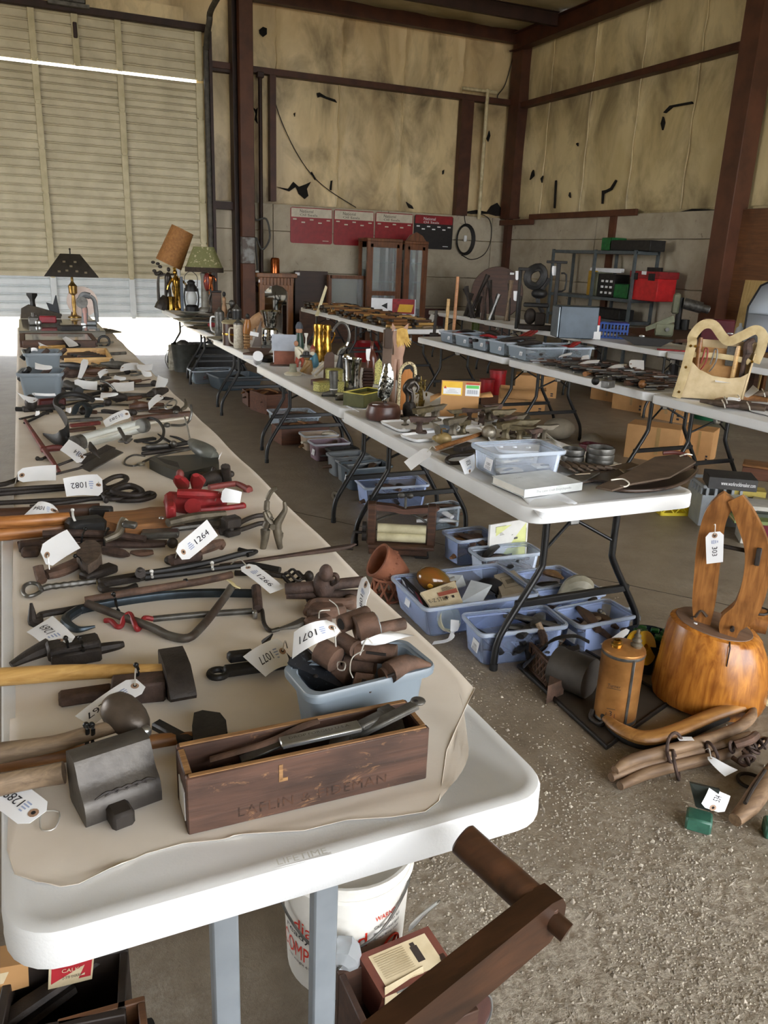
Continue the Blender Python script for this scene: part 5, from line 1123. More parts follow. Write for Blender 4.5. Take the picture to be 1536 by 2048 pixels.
# leather, buckles, drums behind
LEA = mat('dusty_brown_leather', '5b4c3f', '42362c', .6, 0, 9, st=.2); LEA2 = mat('dark_tray_lacquer', '2a211d', '201916', .35)
o = stand('metal_bands', 'stack of dark ring-shaped bands at the back of the near middle table', 'bands', 1165, 925, .742)
for x, z, r in ((-20, 8, 22), (-20, 22, 22), (32, 8, 27), (32, 18, 27), (32, 30, 27)): MB().lathe([(r, z-6), (r+1, z), (r, z+5), (r-3, z+5), (r-3, z-6)], 22, c=(x, 0, 0), closed=True).build('band', GUN, o)
for i in range(6):
 a, b = (1118+i*16, 922+i*1.5), (1150+i*16, 944-i*1); tool('leather_strap', 'rolled dark strap in the row behind the clear tub and book', 'strap', ('strap', LEA, lambda g: g.pr([a, ((a[0]+b[0])/2, (a[1]+b[1])/2, .77), b], [.009, .012, .008], 3, flat=(1.3, .7))), ('buckle', BRZ, lambda g: g.pe(b, (.013, .013, .008))), group='rolled straps on the near middle table')
o = tool('saddle_skirt', 'large dusty leather flap with a white cord loop, back right of the near middle table', 'leather', ('flap', LEA, lambda g: g.prism([(q.x, q.y) for q in (P(x, y, .80) for x, y in ((1192, 972), (1250, 945), (1310, 912), (1370, 905), (1392, 922), (1340, 952), (1265, 965), (1225, 978)))], .79, .797)), ('strap_roll', mat('maroon_leather', '5a2c25', '46221d', .45), lambda g: g.pr([(1326, 906, .81), (1350, 905, .815), (1374, 910, .81)], .009, 3, lift=0)), ('cord', mat('white_cord', 'dcd8cc', rough=.7), lambda g: g.pr([(1222, 960, .80), (1245, 958, .805), (1258, 966, .80), (1252, 973, .795), (1240, 972, .795)], .0028, 4, lift=0).pr([(1360, 912, .81), (1374, 908, .825), (1384, 910, .81)], .003, 3, lift=0)))
tool('lacquer_tray', 'dark oblong lacquered tray with a raised rim at the right corner of the middle table', 'tray', ('bed', LEA2, lambda g: g.ps([(1225, 974), (1290, 968), (1350, 950), (1388, 938), (1392, 948), (1370, 962), (1330, 976), (1260, 980)], .004, .008, 0, 3)), ('rim', mat('dark_tray_rim', '4a3a30', '3a2d25', .4), lambda g: g.pr([(1225, 976), (1290, 970), (1350, 952), (1382, 934), (1394, 940), (1372, 962), (1330, 977), (1262, 982)], .007, 4, closed=True)))
for i, (pts, m) in enumerate((([(1112, 958), (1180, 940), (1262, 924), (1278, 930), (1200, 958), (1140, 968)], LEA), ([(1160, 956), (1240, 938), (1268, 942), (1220, 962)], LEA2), ([(1110, 962), (1150, 948), (1200, 944), (1160, 966)], GUN))):
 tool('leather_flap', ('long dark leather flap under the white cord', 'black leather flap lying over the long flap', 'grey flat bar end sticking out beside the book')[i], 'leather', ('flap', m, lambda g: g.ps(pts, .004+.009*i, .007)), ('edge_tab', mat('pale_leather_edge', '9c8f7c'), lambda g: g.pb((*pts[1], .76+.01*i), (pts[2][0]-20, pts[2][1]+2, .76+.01*i), .006, .003, bev=0)))
# cardboard box with raised label flap
CB = mat('tan_cardboard', 'b58a5a', 'a67c4e', .75, scale=5); CBD = mat('dark_cardboard_edge', '8d683f', '7c5a35', .8)
o = stand('cardboard_box', 'open cardboard box with a yellow and green label on its raised front flap', 'box', 917, 834)
MB().box((0, 1, 0), (75, 1.6, 41)).build('front_panel', CB, o)
for n_, c, d in (('side_panel', (-37, 24, 0), (1.6, 46, 41)), ('side_panel', (37, 24, 0), (1.6, 46, 41)), ('back_panel', (0, 47, 0), (75, 1.6, 41)), ('bottom', (0, 24, 0), (73, 46, 1.5))): MB().box(c, d).build(n_, CB, o)
g = MB().box((1, 1, 41), (77, 1.4, 31)).box((-16, .2, 43), (40, .4, 27), 0, 1).box((-16, .0, 45), (35, .4, 13), 0, 2).box((24, .2, 43), (28, .4, 22), 0, 2).box((24, .0, 58), (25, .4, 6), 0, 3).box((24, .0, 65), (26, .3, 4), 0, 5)
for k in range(11): g.box((14+k*2, -.05, 47), ((.7, 1.3)[k % 2], .3, 8), 0, 4)
for k in range(3): g.box((-16, -.05, 48+k*3), (24-k*6, .3, .7), 0, 4)
g.prism([(-33, 56), (-30, 62), (-27, 56)], -.3, -.1, 5, ax='y')
g.build('front_flap', [CB, mat('label_yellow', 'e8c04a', 'dcb23c', .5), TAGP, mat('label_green', '6cc86a', '5cb85c', .5), mat('label_grey_ink', '8690a0'), mat('label_red', 'c0553a')], o)
g = MB(); g.add([(-37, 0, 41), (-37, 47, 41), (-60, 44, 31), (-58, -6, 28)], [(0, 1, 2, 3)]); g.build('side_flap', CB, o, solid=1.4)
g = MB(); g.add([(37, 0, 41), (37, 47, 41), (62, 50, 46), (66, 14, 42)], [(0, 1, 2, 3)]); g.build('side_flap', CB, o, solid=1.4)
g = MB(); g.add([(-37, 47, 41), (37, 47, 41), (37, 60, 52), (-37, 62, 56)], [(0, 1, 2, 3)]); g.build('back_flap', CB, o, solid=1.4)
# statue
DB = mat('dark_bronze', '2b2724', '3e3832', .35, .5, 30)
o = stand('bronze_statue', 'dark bronze figure bending over a textured urn, left of the cardboard box', 'statue', 818, 834)
MB().box((0, 0, 0), (34, 20, 3), 1).lathe([(12, 3), (14, 12), (13, 24), (9, 30), (0, 31)], 14).build('pedestal', mat('ribbed_dark_bronze', '34302c', '1f1c1a', .5, .5, 60, st=.8, bs_=150), o)
MB().tube([(-4, 0, 26), (-5, 0, 44), (-8, 0, 56), (0, 0, 68), (8, 0, 72)], [4, 4, 8, 9, 5], 10, 4).tube([(3, 0, 26), (4, 0, 42), (-2, 0, 56)], [4, 4, 6], 8, 3).tube([(2, -5, 68), (-6, -8, 58), (4, -8, 50)], [3.5, 3, 2.5], 8, 3).ell((14, 0, 78), (6, 6, 7)).tube([(8, 2, 70), (16, 2, 60), (12, 0, 50)], [3.5, 3, 2.5], 8, 3).build('figure', DB, o)
o = stand('gilt_foliage', 'gilded leafy ornament behind the bronze figure', 'ornament', 842, 812)
rr = random.Random(5); g = MB()
for i in range(46): x, z = rr.uniform(-14, 14), rr.uniform(0, 52); g.M = Matrix.LocRotScale(V((x*(1-z/80), rr.uniform(-5, 5), z)), Euler((rr.uniform(0, 3), rr.uniform(0, 3), rr.uniform(0, 3))), None); g.ell((0, 0, 0), (4.5, 2, 1), 6)
g.M = Matrix(); g.tube([(0, 0, 0), (-3, 0, 60)], [6, 1], 8); g.build('leaves', mat('antique_gilt', '8f7a3f', '4f4222', .4, .6, 40), o)['kind'] = 'stuff'
# wood base with mirrored ornament
o = stand('display_plinth', 'round dark polished wood base on the middle table edge', 'base', 766, 837)
MB().lathe([(33, 0), (35, 3), (35, 16), (31, 27), (24, 31), (0, 32)], 28).build('base', wood('dark_cherry_wood', '54352c', '3f2620', 2, 9, .35), o); MB().box((-12, -18, 30.5), (20, 7, .6)).build('paper_label', TAGP, o)
o = stand('mirror_ornament', 'tall rippled silver ornament standing on the dark wood base', 'ornament', 771, 808, .742+.075)
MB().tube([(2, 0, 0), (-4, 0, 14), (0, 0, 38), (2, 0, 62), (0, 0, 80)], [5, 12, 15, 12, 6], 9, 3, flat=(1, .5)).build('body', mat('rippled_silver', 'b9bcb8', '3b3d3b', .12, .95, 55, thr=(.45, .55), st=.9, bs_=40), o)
PK = mat('pinkish_carved_wood', 'b08f7c', '9c7b68', .55, scale=8)
o = stand('carved_horse', 'pale carved horse head with a straw-coloured mane on long pinkish posts', 'carving', 790, 806)
MB().tube([(-6, 0, 0), (-6, 0, 40), (-4, 0, 95)], [6, 5, 7], 8, 2).build('post', PK, o); MB().tube([(7, 0, 0), (8, 0, 40), (5, 0, 95)], [6, 5, 7], 8, 2).build('post', PK, o)
MB().tube([(2, -2, 88), (4, -3, 108), (3, -2, 128), (2, 0, 142)], [9, 11, 13, 11], 12, 4, flat=(1, .7)).prism([(-12, 140), (-12, 156), (-4, 146)], -3, 3, ax='y').prism([(8, 146), (20, 157), (18, 140)], -3, 3, ax='y').build('head', PK, o)
g = MB()
for i in range(30): x = -4+i*.75; g.tube([(x*.8+2, -8, 148-abs(i-15)*.2), (x+3, -11, 130-rr.uniform(0, 10)), (x*1.3+4, -9, 106+rr.uniform(-4, 14)+i*.3)], [1.4, 1.6, .5], 5, 3)
g.build('mane', mat('straw_mane', 'd2b067', 'b08d48', .7, scale=30), o)['kind'] = 'stuff'
o = stand('flat_board', 'brown board standing upright left of the carved horse head', 'board', 772, 790); MB().box((0, 4, 0), (20, 4, 128), 2).build('board', mat('taupe_board', '6f5d50', '5c4c41', .6), o); MB().box((1, 1, 92), (15, 3, 38), 2).build('front_plate', mat('taupe_board_dark', '4f4138'), o)
o = stand('horn_arch', 'arched frame with a spotted pale rim and an orange-brown panel', 'frame', 812, 820)
MB().tube([(-15, 0, 0), (-15, 0, 70), (-8, 0, 88), (3, 0, 93), (13, 0, 86), (16, 0, 66)], 3.2, 8, 4).build('rim', mat('spotted_horn_rim', 'cfc29a', '57452f', .4, scale=160, thr=(.5, .56)), o); MB().prism([(-12, 0), (-12, 68), (-6, 80), (4, 82), (10, 74), (12, 0)], -1, 3, ax='y').build('panel', wood('orange_panel_wood', 'b97c43', '9c642f', 2, 9, .4), o); MB().prism([(-14, 60), (-10, 84), (2, 90), (12, 84), (14, 66), (10, 70), (4, 82), (-6, 80), (-12, 68)], 0, 2.5, ax='y').build('dark_lining', BLK, o)
c, w_, l_, a = rect4([(724, 820), (764, 805), (742, 800), (690, 807)], .742); OL = mat('olive_tin', '5e5f3c', '4b4c2f', .4, .2)
o = T('tin_box', 'open olive-green tin box with a yellow inner rim', 'tin', (c.x, c.y, .7425), a)
for cc, d in (((0, -l_/2, 0), (w_, .003, .075)), ((0, l_/2, 0), (w_, .003, .075)), ((-w_/2, 0, 0), (.003, l_, .075)), ((w_/2, 0, 0), (.003, l_, .075))): MB().box(cc, d).build('wall', OL, o)
MB().box((0, 0, .05), (w_-.006, l_-.006, .002)).build('inner_tray', mat('dull_gold_tray', 'a59a55', '8d8246', .5), o); g = MB(); rings(g, [[(x, y, z) for x, y in rrect(w_-i_, l_-i_, .004, 2)] for i_, z in ((-.004, .074), (-.004, .078), (.02, .078), (.02, .074))], cap0=False, cap1=False); g.build('yellow_rim', mat('yellow_tin_rim', 'cfc45c', 'bdb24e', .4), o)
# figurines and vessels of the second table
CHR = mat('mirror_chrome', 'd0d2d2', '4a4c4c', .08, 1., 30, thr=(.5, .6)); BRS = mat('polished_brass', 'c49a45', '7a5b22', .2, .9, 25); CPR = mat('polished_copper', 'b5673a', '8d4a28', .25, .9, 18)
YT = mat('yellow_printed_tin', 'c3bd72', '77754a', .4, .1, 160, thr=(.45, .6)); BRD = mat('dark_carved_brown', '4a332a', '33231d', .4, 0, 30)
def fig(name, lab, cat, px, py, *ps, z=.742):
 o = stand(name, lab, cat, px, py, z)
 for n_, m, f in ps: g = MB(); f(g); g.build(n_, m, o)
 return o
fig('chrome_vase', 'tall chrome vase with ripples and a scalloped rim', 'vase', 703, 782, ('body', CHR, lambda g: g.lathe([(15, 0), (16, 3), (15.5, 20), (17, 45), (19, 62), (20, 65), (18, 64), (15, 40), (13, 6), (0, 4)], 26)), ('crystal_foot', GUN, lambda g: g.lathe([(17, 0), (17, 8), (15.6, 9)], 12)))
fig('carved_bust', 'dark brown ridged carving right of the chrome vase', 'carving', 735, 780, ('ridged_body', BRD, lambda g: [g.box((0, 0, 2+i*6), (24-abs(i-3)*1.5, 14, 5.2), 2) for i in range(7)]), ('base', BLK, lambda g: g.box((4, 0, 0), (34, 18, 4), 2)))
o = fig('brown_bottle', 'brown glazed bottle with a white tag, behind the dark carving', 'bottle', 742, 760, ('body', mat('brown_glaze', '5b3327', '41231b', .2), lambda g: g.lathe([(9, 0), (11, 4), (11, 44), (7, 54), (3.5, 60), (3, 74), (4, 76), (0, 77)], 16)))
lot_tag(o, [(733, 722, .88), (732, 698, .96), (741, 697, .96), (743, 721, .88)], '', .002)
fig('paper_carton', 'small pale yellow carton behind the mirrored ornament', 'carton', 757, 768, ('body', YT, lambda g: g.box((0, 0, 0), (17, 12, 40), .5)), ('gable', YT, lambda g: g.prism([(-8.5, 40), (0, 50), (8.5, 40)], -6, 6, ax='y')))
fig('round_tin', 'round yellow printed tin behind the pewter boot', 'tin', 668, 766, ('body', YT, lambda g: g.lathe([(17, 0), (17, 24), (0, 24)], 24)), ('lid', mat('yellow_tin_lid', 'a8a561', '8c8950', .35, .2), lambda g: g.lathe([(17.8, 20), (17.8, 27), (15, 29), (0, 29)], 24)))
fig('square_tin', 'low square yellow printed tin at the table edge', 'tin', 646, 782, ('body', YT, lambda g: g.at((0, 0, 0), (0, 0, 35)).box((0, 0, 0), (34, 22, 15), 1)), ('lid', mat('yellow_tin_lid', ''), lambda g: g.at((0, 0, 0), (0, 0, 35)).box((0, 0, 15), (35, 23, 4), 1)))
fig('rectangular_tin', 'upright yellow tin between the boot and the chrome vase', 'tin', 680, 784, ('body', YT, lambda g: g.box((0, 0, 0), (16, 12, 18), 1)), ('lid', mat('yellow_tin_lid', ''), lambda g: g.box((0, 0, 18), (16.6, 12.6, 3), .6)))
fig('pewter_boot', 'grey cowboy boot figurine tied with a white cord', 'figurine', 665, 792, ('shaft', GUN, lambda g: g.tube([(2, 0, 6), (2, 0, 24), (1, 0, 50)], [7, 8, 9], 12, 3)), ('foot', GUN, lambda g: g.tube([(5, 0, 5), (-8, -2, 5), (-20, -4, 3)], [6.5, 5.5, 3], 10, 3)), ('sole', BLK, lambda g: g.box((-6, -2, 0), (32, 10, 2), .6)), ('cord', TAGP, lambda g: g.lathe([(8, 13), (9, 14), (8, 15)], 14, c=(2, 0, 0))))
fig('second_boot', 'second grey boot figurine lying just beyond the first, nearer the olive tin', 'figurine', 686, 800, ('foot', GUN, lambda g: g.tube([(12, 0, 6), (-4, -2, 5), (-16, -4, 3)], [7, 5.5, 3], 10, 3)), ('sole', BLK, lambda g: g.box((0, -2, 0), (30, 10, 2), .6)))
fig('wooden_block', 'brown arched wooden block standing behind the yellow tins', 'block', 657, 764, ('block', mat('brown_grey_block', '5f4a40', '4c3a32', .5), lambda g: g.prism([(-11, 0), (-9, 50), (-4, 58), (6, 60), (11, 54), (11, 0)], -5, 5, ax='y')))
fig('crane_lamp', 'black and chrome ornament with a curved neck, behind the chrome vase', 'ornament', 686, 744, ('body', BLK, lambda g: g.lathe([(14, 0), (15, 6), (12, 20), (9, 34), (0, 38)], 16)), ('neck', GUN, lambda g: g.tube([(-8, 0, 30), (8, 0, 56), (11, 0, 76), (4, 0, 92), (-8, 0, 96), (-18, 0, 86), (-22, 0, 78)], 2.6, 8, 5)), ('chrome_trim', CHR, lambda g: g.tube([(-12, -10, 34), (-6, -12, 46), (4, -11, 52), (8, -9, 60)], 2.5, 6, 4).ell((6, -13, 30), (8, 3, 8))))
for x, y, k, lab in ((635, 724, 1., 'tall polished brass jug behind the figurines'), (652, 722, .95, 'second brass jug with an orange sheen, right of the taller jug')):
 fig('brass_jug', lab, 'jug', x, y, ('body', BRS, lambda g: g.at(k=k).lathe([(8, 0), (10, 4), (12, 16), (12, 30), (9, 46), (8.5, 58), (10, 70), (9, 74), (7, 70), (0, 66)], 18)), ('handle', BRS, lambda g: g.at(k=k).tube([(9, 0, 66), (17, 0, 56), (11, 0, 38)], 1.6, 6, 4)))
fig('bottle_figure', 'tall green figure with a grey hat at the back of the figurines', 'figurine', 598, 702, ('coat', mat('dark_green_glaze', '2b443b', '1f332c', .3), lambda g: g.lathe([(9, 0), (10, 10), (8, 28), (6, 36), (0, 38)], 14)), ('face', mat('figurine_skin', 'b08468', '95694e', .5), lambda g: g.ell((0, -1, 40), (6.5, 6, 8))), ('hat', mat('slate_hat', '4d525a', '3c4149', .6), lambda g: g.lathe([(8, 44), (7, 50), (4, 56), (0, 58)], 12)))
fig('white_candlestick', 'small white candlestick beside the green figure', 'candlestick', 612, 700, ('stick', mat('white_ceramic', 'd8d5cc', 'c2bfb4', .3), lambda g: g.lathe([(5, 0), (4, 3), (1.6, 8), (1.6, 24), (4, 30), (4, 33), (0, 32)], 12)))
fig('seated_man_figurine', 'painted seated man figurine with white shirt and red trousers', 'figurine', 600, 736, ('trousers', mat('faded_red_glaze', 'a04a38', '7c372a', .4), lambda g: g.tube([(0, 0, 22), (6, -4, 14), (4, -4, 2)], [5, 4, 3], 8, 3).tube([(-3, 0, 22), (-6, -3, 12), (-6, -3, 2)], [5, 4, 3], 8, 3)), ('shirt', mat('cream_glaze', 'd3cdb8', 'b9b29b', .35), lambda g: g.tube([(0, 0, 20), (-4, 0, 32), (-6, 0, 42)], [7, 7, 5], 10, 3).tube([(-4, -3, 40), (4, -6, 36), (10, -4, 24)], [3, 2.6, 2], 8, 3)), ('head', mat('figurine_skin', ''), lambda g: g.ell((-8, 0, 48), (4.5, 4.5, 5.5))))
fig('gnome_figurine', 'small gnome figurine in a blue coat with a red cap', 'figurine', 627, 734, ('coat', mat('turquoise_blue_glaze', '4b8196', '3a687a', .35), lambda g: g.lathe([(10, 0), (11, 8), (8, 22), (5, 28), (0, 29)], 14)), ('head', mat('figurine_skin', ''), lambda g: g.ell((-2, -2, 32), (5, 5, 6))), ('beard', mat('cream_glaze', ''), lambda g: g.ell((-2, -5, 27), (4, 2.5, 6))), ('cap', mat('gnome_red', '8a3a2c', '702d22', .5), lambda g: g.lathe([(6, 34), (4, 40), (0, 46)], 12, c=(-2, 0, 0))))
fig('bear_figurine', 'brown squatting figurine with a dark hat at the table edge', 'figurine', 612, 750, ('body', mat('ochre_glaze', '8a6a3c', '6a4f2b', .45), lambda g: g.tube([(0, 0, 4), (3, 0, 16), (4, 0, 30)], [12, 11, 7], 12, 3).tube([(6, -6, 24), (-4, -10, 14), (-10, -8, 8)], [5, 4, 3], 8, 3)), ('hat', BLK, lambda g: g.lathe([(13, 36), (12, 39), (7, 40), (6, 46), (0, 47)], 14)), ('head', mat('ochre_glaze', ''), lambda g: g.ell((2, 0, 35), (6, 6, 6))))
fig('stone_well', 'pale tree-stump ornament on a round plinth, in front of the seated man', 'ornament', 586, 750, ('plinth', mat('cream_glaze', ''), lambda g: g.lathe([(17, 0), (18, 3), (13, 6), (0, 7)], 20)), ('stump', mat('grey_green_stump', '8f8f7d', '74745f', .7, scale=30), lambda g: g.lathe([(8, 6), (7, 12), (7, 22), (5, 22), (0, 18)], 12)))
tool('carving_set', 'bone-handled carving knives leaning on a red-brown case', 'knife', ('case', mat('red_brown_case', '4d2b25', '3b211c', .5), lambda g: g.pb((632, 757), (668, 762), .12, .035, 0, .003)), ('bone_handle', mat('bone', 'cfc7b4', 'b5ac97', .4), lambda g: g.pr([(624, 746, .78), (646, 726, .83)], .007, 1, lift=0)), ('bone_handle', mat('bone', ''), lambda g: g.pr([(630, 752, .78), (651, 732, .83)], .007, 1, lift=0)))
# third table: birdhouse, urn, boat, steins
fig('birdhouse', 'terracotta birdhouse with a pale grey pitched roof', 'birdhouse', 568, 730, ('walls', mat('terracotta_paint', '8b5744', '754636', .7), lambda g: g.box((1, 0, 5), (40, 26, 30)).box((1, 0, 3), (42, 28, 3))), ('end_board', TAGP, lambda g: g.box((-20.5, 0, 6), (2, 20, 26))), ('roof', mat('pale_grey_shingle', 'a9b0bb', '989faa', .6), lambda g: g.prism([(-20, 30), (0, 60), (20, 30), (17, 30), (0, 56), (-17, 30)], -24, 24, ax='x')), ('base', WD, lambda g: g.box((-2, 0, 0), (50, 34, 3), 1)))
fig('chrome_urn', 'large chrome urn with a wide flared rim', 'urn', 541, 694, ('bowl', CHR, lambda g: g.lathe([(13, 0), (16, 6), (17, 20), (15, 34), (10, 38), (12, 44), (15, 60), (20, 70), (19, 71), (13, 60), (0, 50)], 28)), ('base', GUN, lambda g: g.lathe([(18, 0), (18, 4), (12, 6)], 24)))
fig('model_sailboat', 'small model sailboat with a grey sail and white label', 'model boat', 513, 704, ('hull', WD, lambda g: g.prism([(-18, 8), (30, 8), (24, 0), (-12, 0)], -6, 6, ax='y')), ('sail', mat('grey_sailcloth', '6e6560', '5a524d', .8), lambda g: g.prism([(-9, 10), (9, 10), (9, 62)], -.6, .6, ax='y')), ('mast', WD, lambda g: g.cyl((9.5, 0, 8), (9.5, 0, 66), .9)), ('paper_label', TAGP, lambda g: g.at((0, 0, 0), (0, 10, 0)).box((-10, -1.4, 30), (17, .5, 8))))
fig('amber_figurine', 'amber and tan standing figurine left of the sailboat', 'figurine', 494, 698, ('robe', mat('amber_glaze', 'a06a2f', '7a4b1e', .3), lambda g: g.tube([(0, 0, 30), (1, 0, 44), (2, 0, 58)], [8, 8, 5], 12, 3)), ('stacked_base', mat('tan_bands', 'b89263', '7d5a38', .5, scale=150), lambda g: [g.box((0, 0, i*6), (13, 10, 5.4), 1.5) for i in range(6)]), ('head', BLK, lambda g: g.ell((2, 0, 64), (4, 4, 5))))
fig('elephant_figurine', 'tan elephant-shaped figurine behind the amber figurine', 'figurine', 512, 680, ('body', mat('tan_wood_figure', 'a98563', '8a6a4c', .5), lambda g: g.tube([(-12, 0, 26), (0, 0, 38), (12, 0, 48)], [9, 11, 9], 12, 3).tube([(10, 0, 48), (16, 0, 40), (14, 0, 24)], [5, 4, 2.5], 8, 3).tube([(-10, 0, 26), (-11, 0, 0)], [4, 4], 8).tube([(2, 0, 32), (4, 0, 0)], [4, 4], 8)))
fig('wooden_bucket', 'round brown wooden bucket with a cream lid', 'bucket', 468, 690, ('body', wood('bucket_stave_wood', '4b2c1d', '341e14', 2, 6, .35), lambda g: g.lathe([(22, 0), (22, 42), (0, 42)], 26)), ('lid', mat('cream_lid', 'b5aa88', '9c9170', .35, .3), lambda g: g.lathe([(23, 42), (24, 45), (20, 48), (0, 49)], 26)), ('band', BRS, lambda g: g.lathe([(22.6, 20), (22.9, 22), (22.6, 24)], 26)))
for x, y, hh, lab, m in ((477, 696, 46, 'white beer stein with a painted front beside the wooden bucket', mat('white_stein', 'c7c1b2', 'a79f8d', .35, scale=60)), (440, 672, 44, 'tall pewter stein with a domed lid and white handle', GUN), (474, 652, 30, 'black and white striped small stein behind the wooden bucket', BLK)):
 fig('beer_stein', lab, 'stein', x, y, ('mug', m, lambda g: g.lathe([(9, 0), (10, 3), (9, hh*.5), (9.5, hh), (0, hh)], 18)), ('lid', GUN, lambda g: g.lathe([(9.6, hh), (9, hh+3), (4, hh+7), (1.5, hh+12), (0, hh+13)], 16)), ('handle', m if m is not GUN else TAGP, lambda g: g.tube([(-9, 0, hh*.85), (-17, 0, hh*.8), (-17, 0, hh*.3), (-9, 0, hh*.15)], 1.8, 6, 4)))
tool('white_box', 'flat white box with a dark lid under the sailboat', 'box', ('box', TAGP, lambda g: g.pb((496, 708), (540, 712), .16, .03, 0, .003)), ('lid', WD, lambda g: g.pb((496, 704, .785), (540, 708, .785), .165, .012, bev=.003)))
tool('white_cup', 'small white paper cup at the table edge by the birdhouse', 'cup', ('cup', TAGP, lambda g: g.pr([(515, 722), (516, 712, .80)], [.035, .04], 1, lift=0, n=14)))
tool('black_tray', 'low black tray with bright rims left of the birdhouse', 'tray', ('tray', BLK, lambda g: g.pb((522, 712), (548, 716), .14, .03, 0, .006)), ('dish', CHR, lambda g: g.pe((532, 716), (.05, .04, .012))))
# plates toward the lamps
PLT = [mat('green_plate', '5f6350', '474a3b', .3, scale=20), mat('dark_brown_plate', '43382c', '2f271f', .35), mat('grey_printed_plate', '8a8a7e', '54544b', .35, scale=30), mat('cream_plate', 'b9b39f', '9a947f', .35)]
for i, (x, y, r) in enumerate(((372, 634, .13), (392, 632, .14), (412, 634, .13), (366, 641, .12), (388, 640, .14), (410, 642, .15), (430, 640, .12), (395, 650, .15), (420, 652, .15), (400, 658, .14), (424, 662, .15), (440, 680, .13), (380, 628, .13), (430, 629, .13))):
 b = P(x, y, .742); g = MB().at((b.x, b.y, .7425+.002*(i % 3))).lathe([(r*.5, 0), (r*.55, .004), (r, .018), (r*1.01, .02), (r*.95, .019), (r*.55, .008), (0, .007)], 24)
 tag(g.build('dinner_plate', PLT[i % 4]), 'flat plate among those spread between the lamps and the steins', 'plate', 'plates before the lamps')
fig('red_pouch', 'small red cloth item on the plates beside the pewter stein', 'pouch', 424, 654, ('pouch', mat('red_cloth', '8d2a30', '6d2025', .8), lambda g: g.ell((0, 0, 4), (9, 7, 5))))
# lamps and statues at the far end
LSH = mat('brown_lamp_shade', '9a6b3a', '83582d', .7, scale=30)
o = fig('table_lamp', 'lamp with a big brown drum shade tilted to the left', 'lamp', 352, 618, ('stem', BRS, lambda g: g.tube([(0, 0, 0), (2, 0, 20), (-1, 0, 40), (3, 0, 60), (1, 0, 80)], [8, 5, 6, 4, 5], 10, 3)), ('socket', TAGP, lambda g: g.cyl((8, -4, 74), (8, -4, 92), 5).cyl((8, -4, 64), (8, -4, 74), 3.5)))
g = MB().at((4, 0, 118), (0, 24, 0)); g.lathe([(26, -36), (22, 36), (21, 36), (25, -36)], 32, closed=True); g.build('lamp_shade', LSH, o, ang=60)
o = fig('fringed_lamp', 'lamp with a peeling olive-green shade and dark fringe', 'lamp', 411, 622, ('column', mat('pale_column', '9d9a90', '86837a', .4), lambda g: g.lathe([(16, 0), (16, 4), (8, 8), (7, 60), (9, 72), (0, 76)], 16)), ('shade', mat('peeling_olive_shade', '6f7048', 'b2a888', .7, scale=30, thr=(.6, .64)), lambda g: rings(g, [[(x*k, y*k, z) for x, y in rrect(2, 2, .5, 3)] for k, z in ((36, 82), (20, 122))], cap0=False)), ('fringe', mat('dark_fringe', '3d3128', '2c231c', .9, scale=60), lambda g: rings(g, [[(x*k, y*k, z) for x, y in rrect(2, 2, .5, 3)] for k, z in ((36.5, 84), (37, 75), (35, 75), (34.5, 84))], cap0=False, cap1=False)))
def human(g, h, lean=0., m=0, arm=0.):
 """small cast figure: legs, torso, head and two arms as one continuous casting"""
 g.tube([(-h*.06, 0, 0), (-h*.05, 0, h*.25), (0, 0, h*.5), (lean*h*.5, 0, h*.72), (lean*h*.8, 0, h*.84)], [h*.035, h*.05, h*.085, h*.1, h*.04], 10, 4, m=m)
 g.tube([(h*.07, 0, 0), (h*.06, 0, h*.25), (0, 0, h*.48)], [h*.035, h*.05, h*.07], 8, 3, m=m).ell((lean*h, 0, h*.92), (h*.055, h*.06, h*.07), 10, m)
 g.tube([(lean*h*.6-h*.08, 0, h*.78), (-h*.2, -h*.05, h*(.62+arm)), (-h*.24, -h*.05, h*(.5+arm*2))], [h*.035, h*.03, h*.022], 7, 3, m=m).tube([(lean*h*.6+h*.08, 0, h*.78), (h*.2, -h*.05, h*(.66+arm)), (h*.22, -h*.05, h*(.55+arm*2))], [h*.035, h*.03, h*.022], 7, 3, m=m)
fig('tree_statue', 'dark bronze figure beside a leafy tree, leftmost on the far middle table', 'statue', 333, 619, ('base', DB, lambda g: g.tube([(-10, 0, 0), (-6, 0, 12), (0, 0, 26)], [14, 12, 6], 8, 3)), ('figure', DB, lambda g: human(g.at((4, 0, 16)), 66, .05, 0, .12)), ('tree', DB, lambda g: [g.tube([(-14, 0, 10), (-14, 0, 50), (-10, 0, 74)], [3, 2.5, 1.5], 6, 3)]+[g.ell((-14+rr.uniform(-8, 8), rr.uniform(-4, 4), 78+rr.uniform(-12, 12)), (4, 2, 3), 6) for _ in range(12)]))
fig('gilt_statue', 'gilded standing figure under the tilted lamp shade', 'statue', 356, 620, ('figure', BRS, lambda g: human(g, 78, -.04)), ('base', BRS, lambda g: g.lathe([(10, 0), (9, 4), (0, 5)], 10)))
fig('brass_cup', 'small brass cup between the tree statue and the gilded figure', 'cup', 343, 620, ('cup', BRS, lambda g: g.lathe([(6, 0), (5, 4), (5, 20), (6.5, 26), (0, 24)], 14)))
fig('slate_post', 'thin blue-grey post beside the gilded figure', 'post', 365, 622, ('post', mat('blue_grey_post', '565f6b', '454d58', .5), lambda g: g.box((0, 0, 0), (6, 4, 66), .8)))
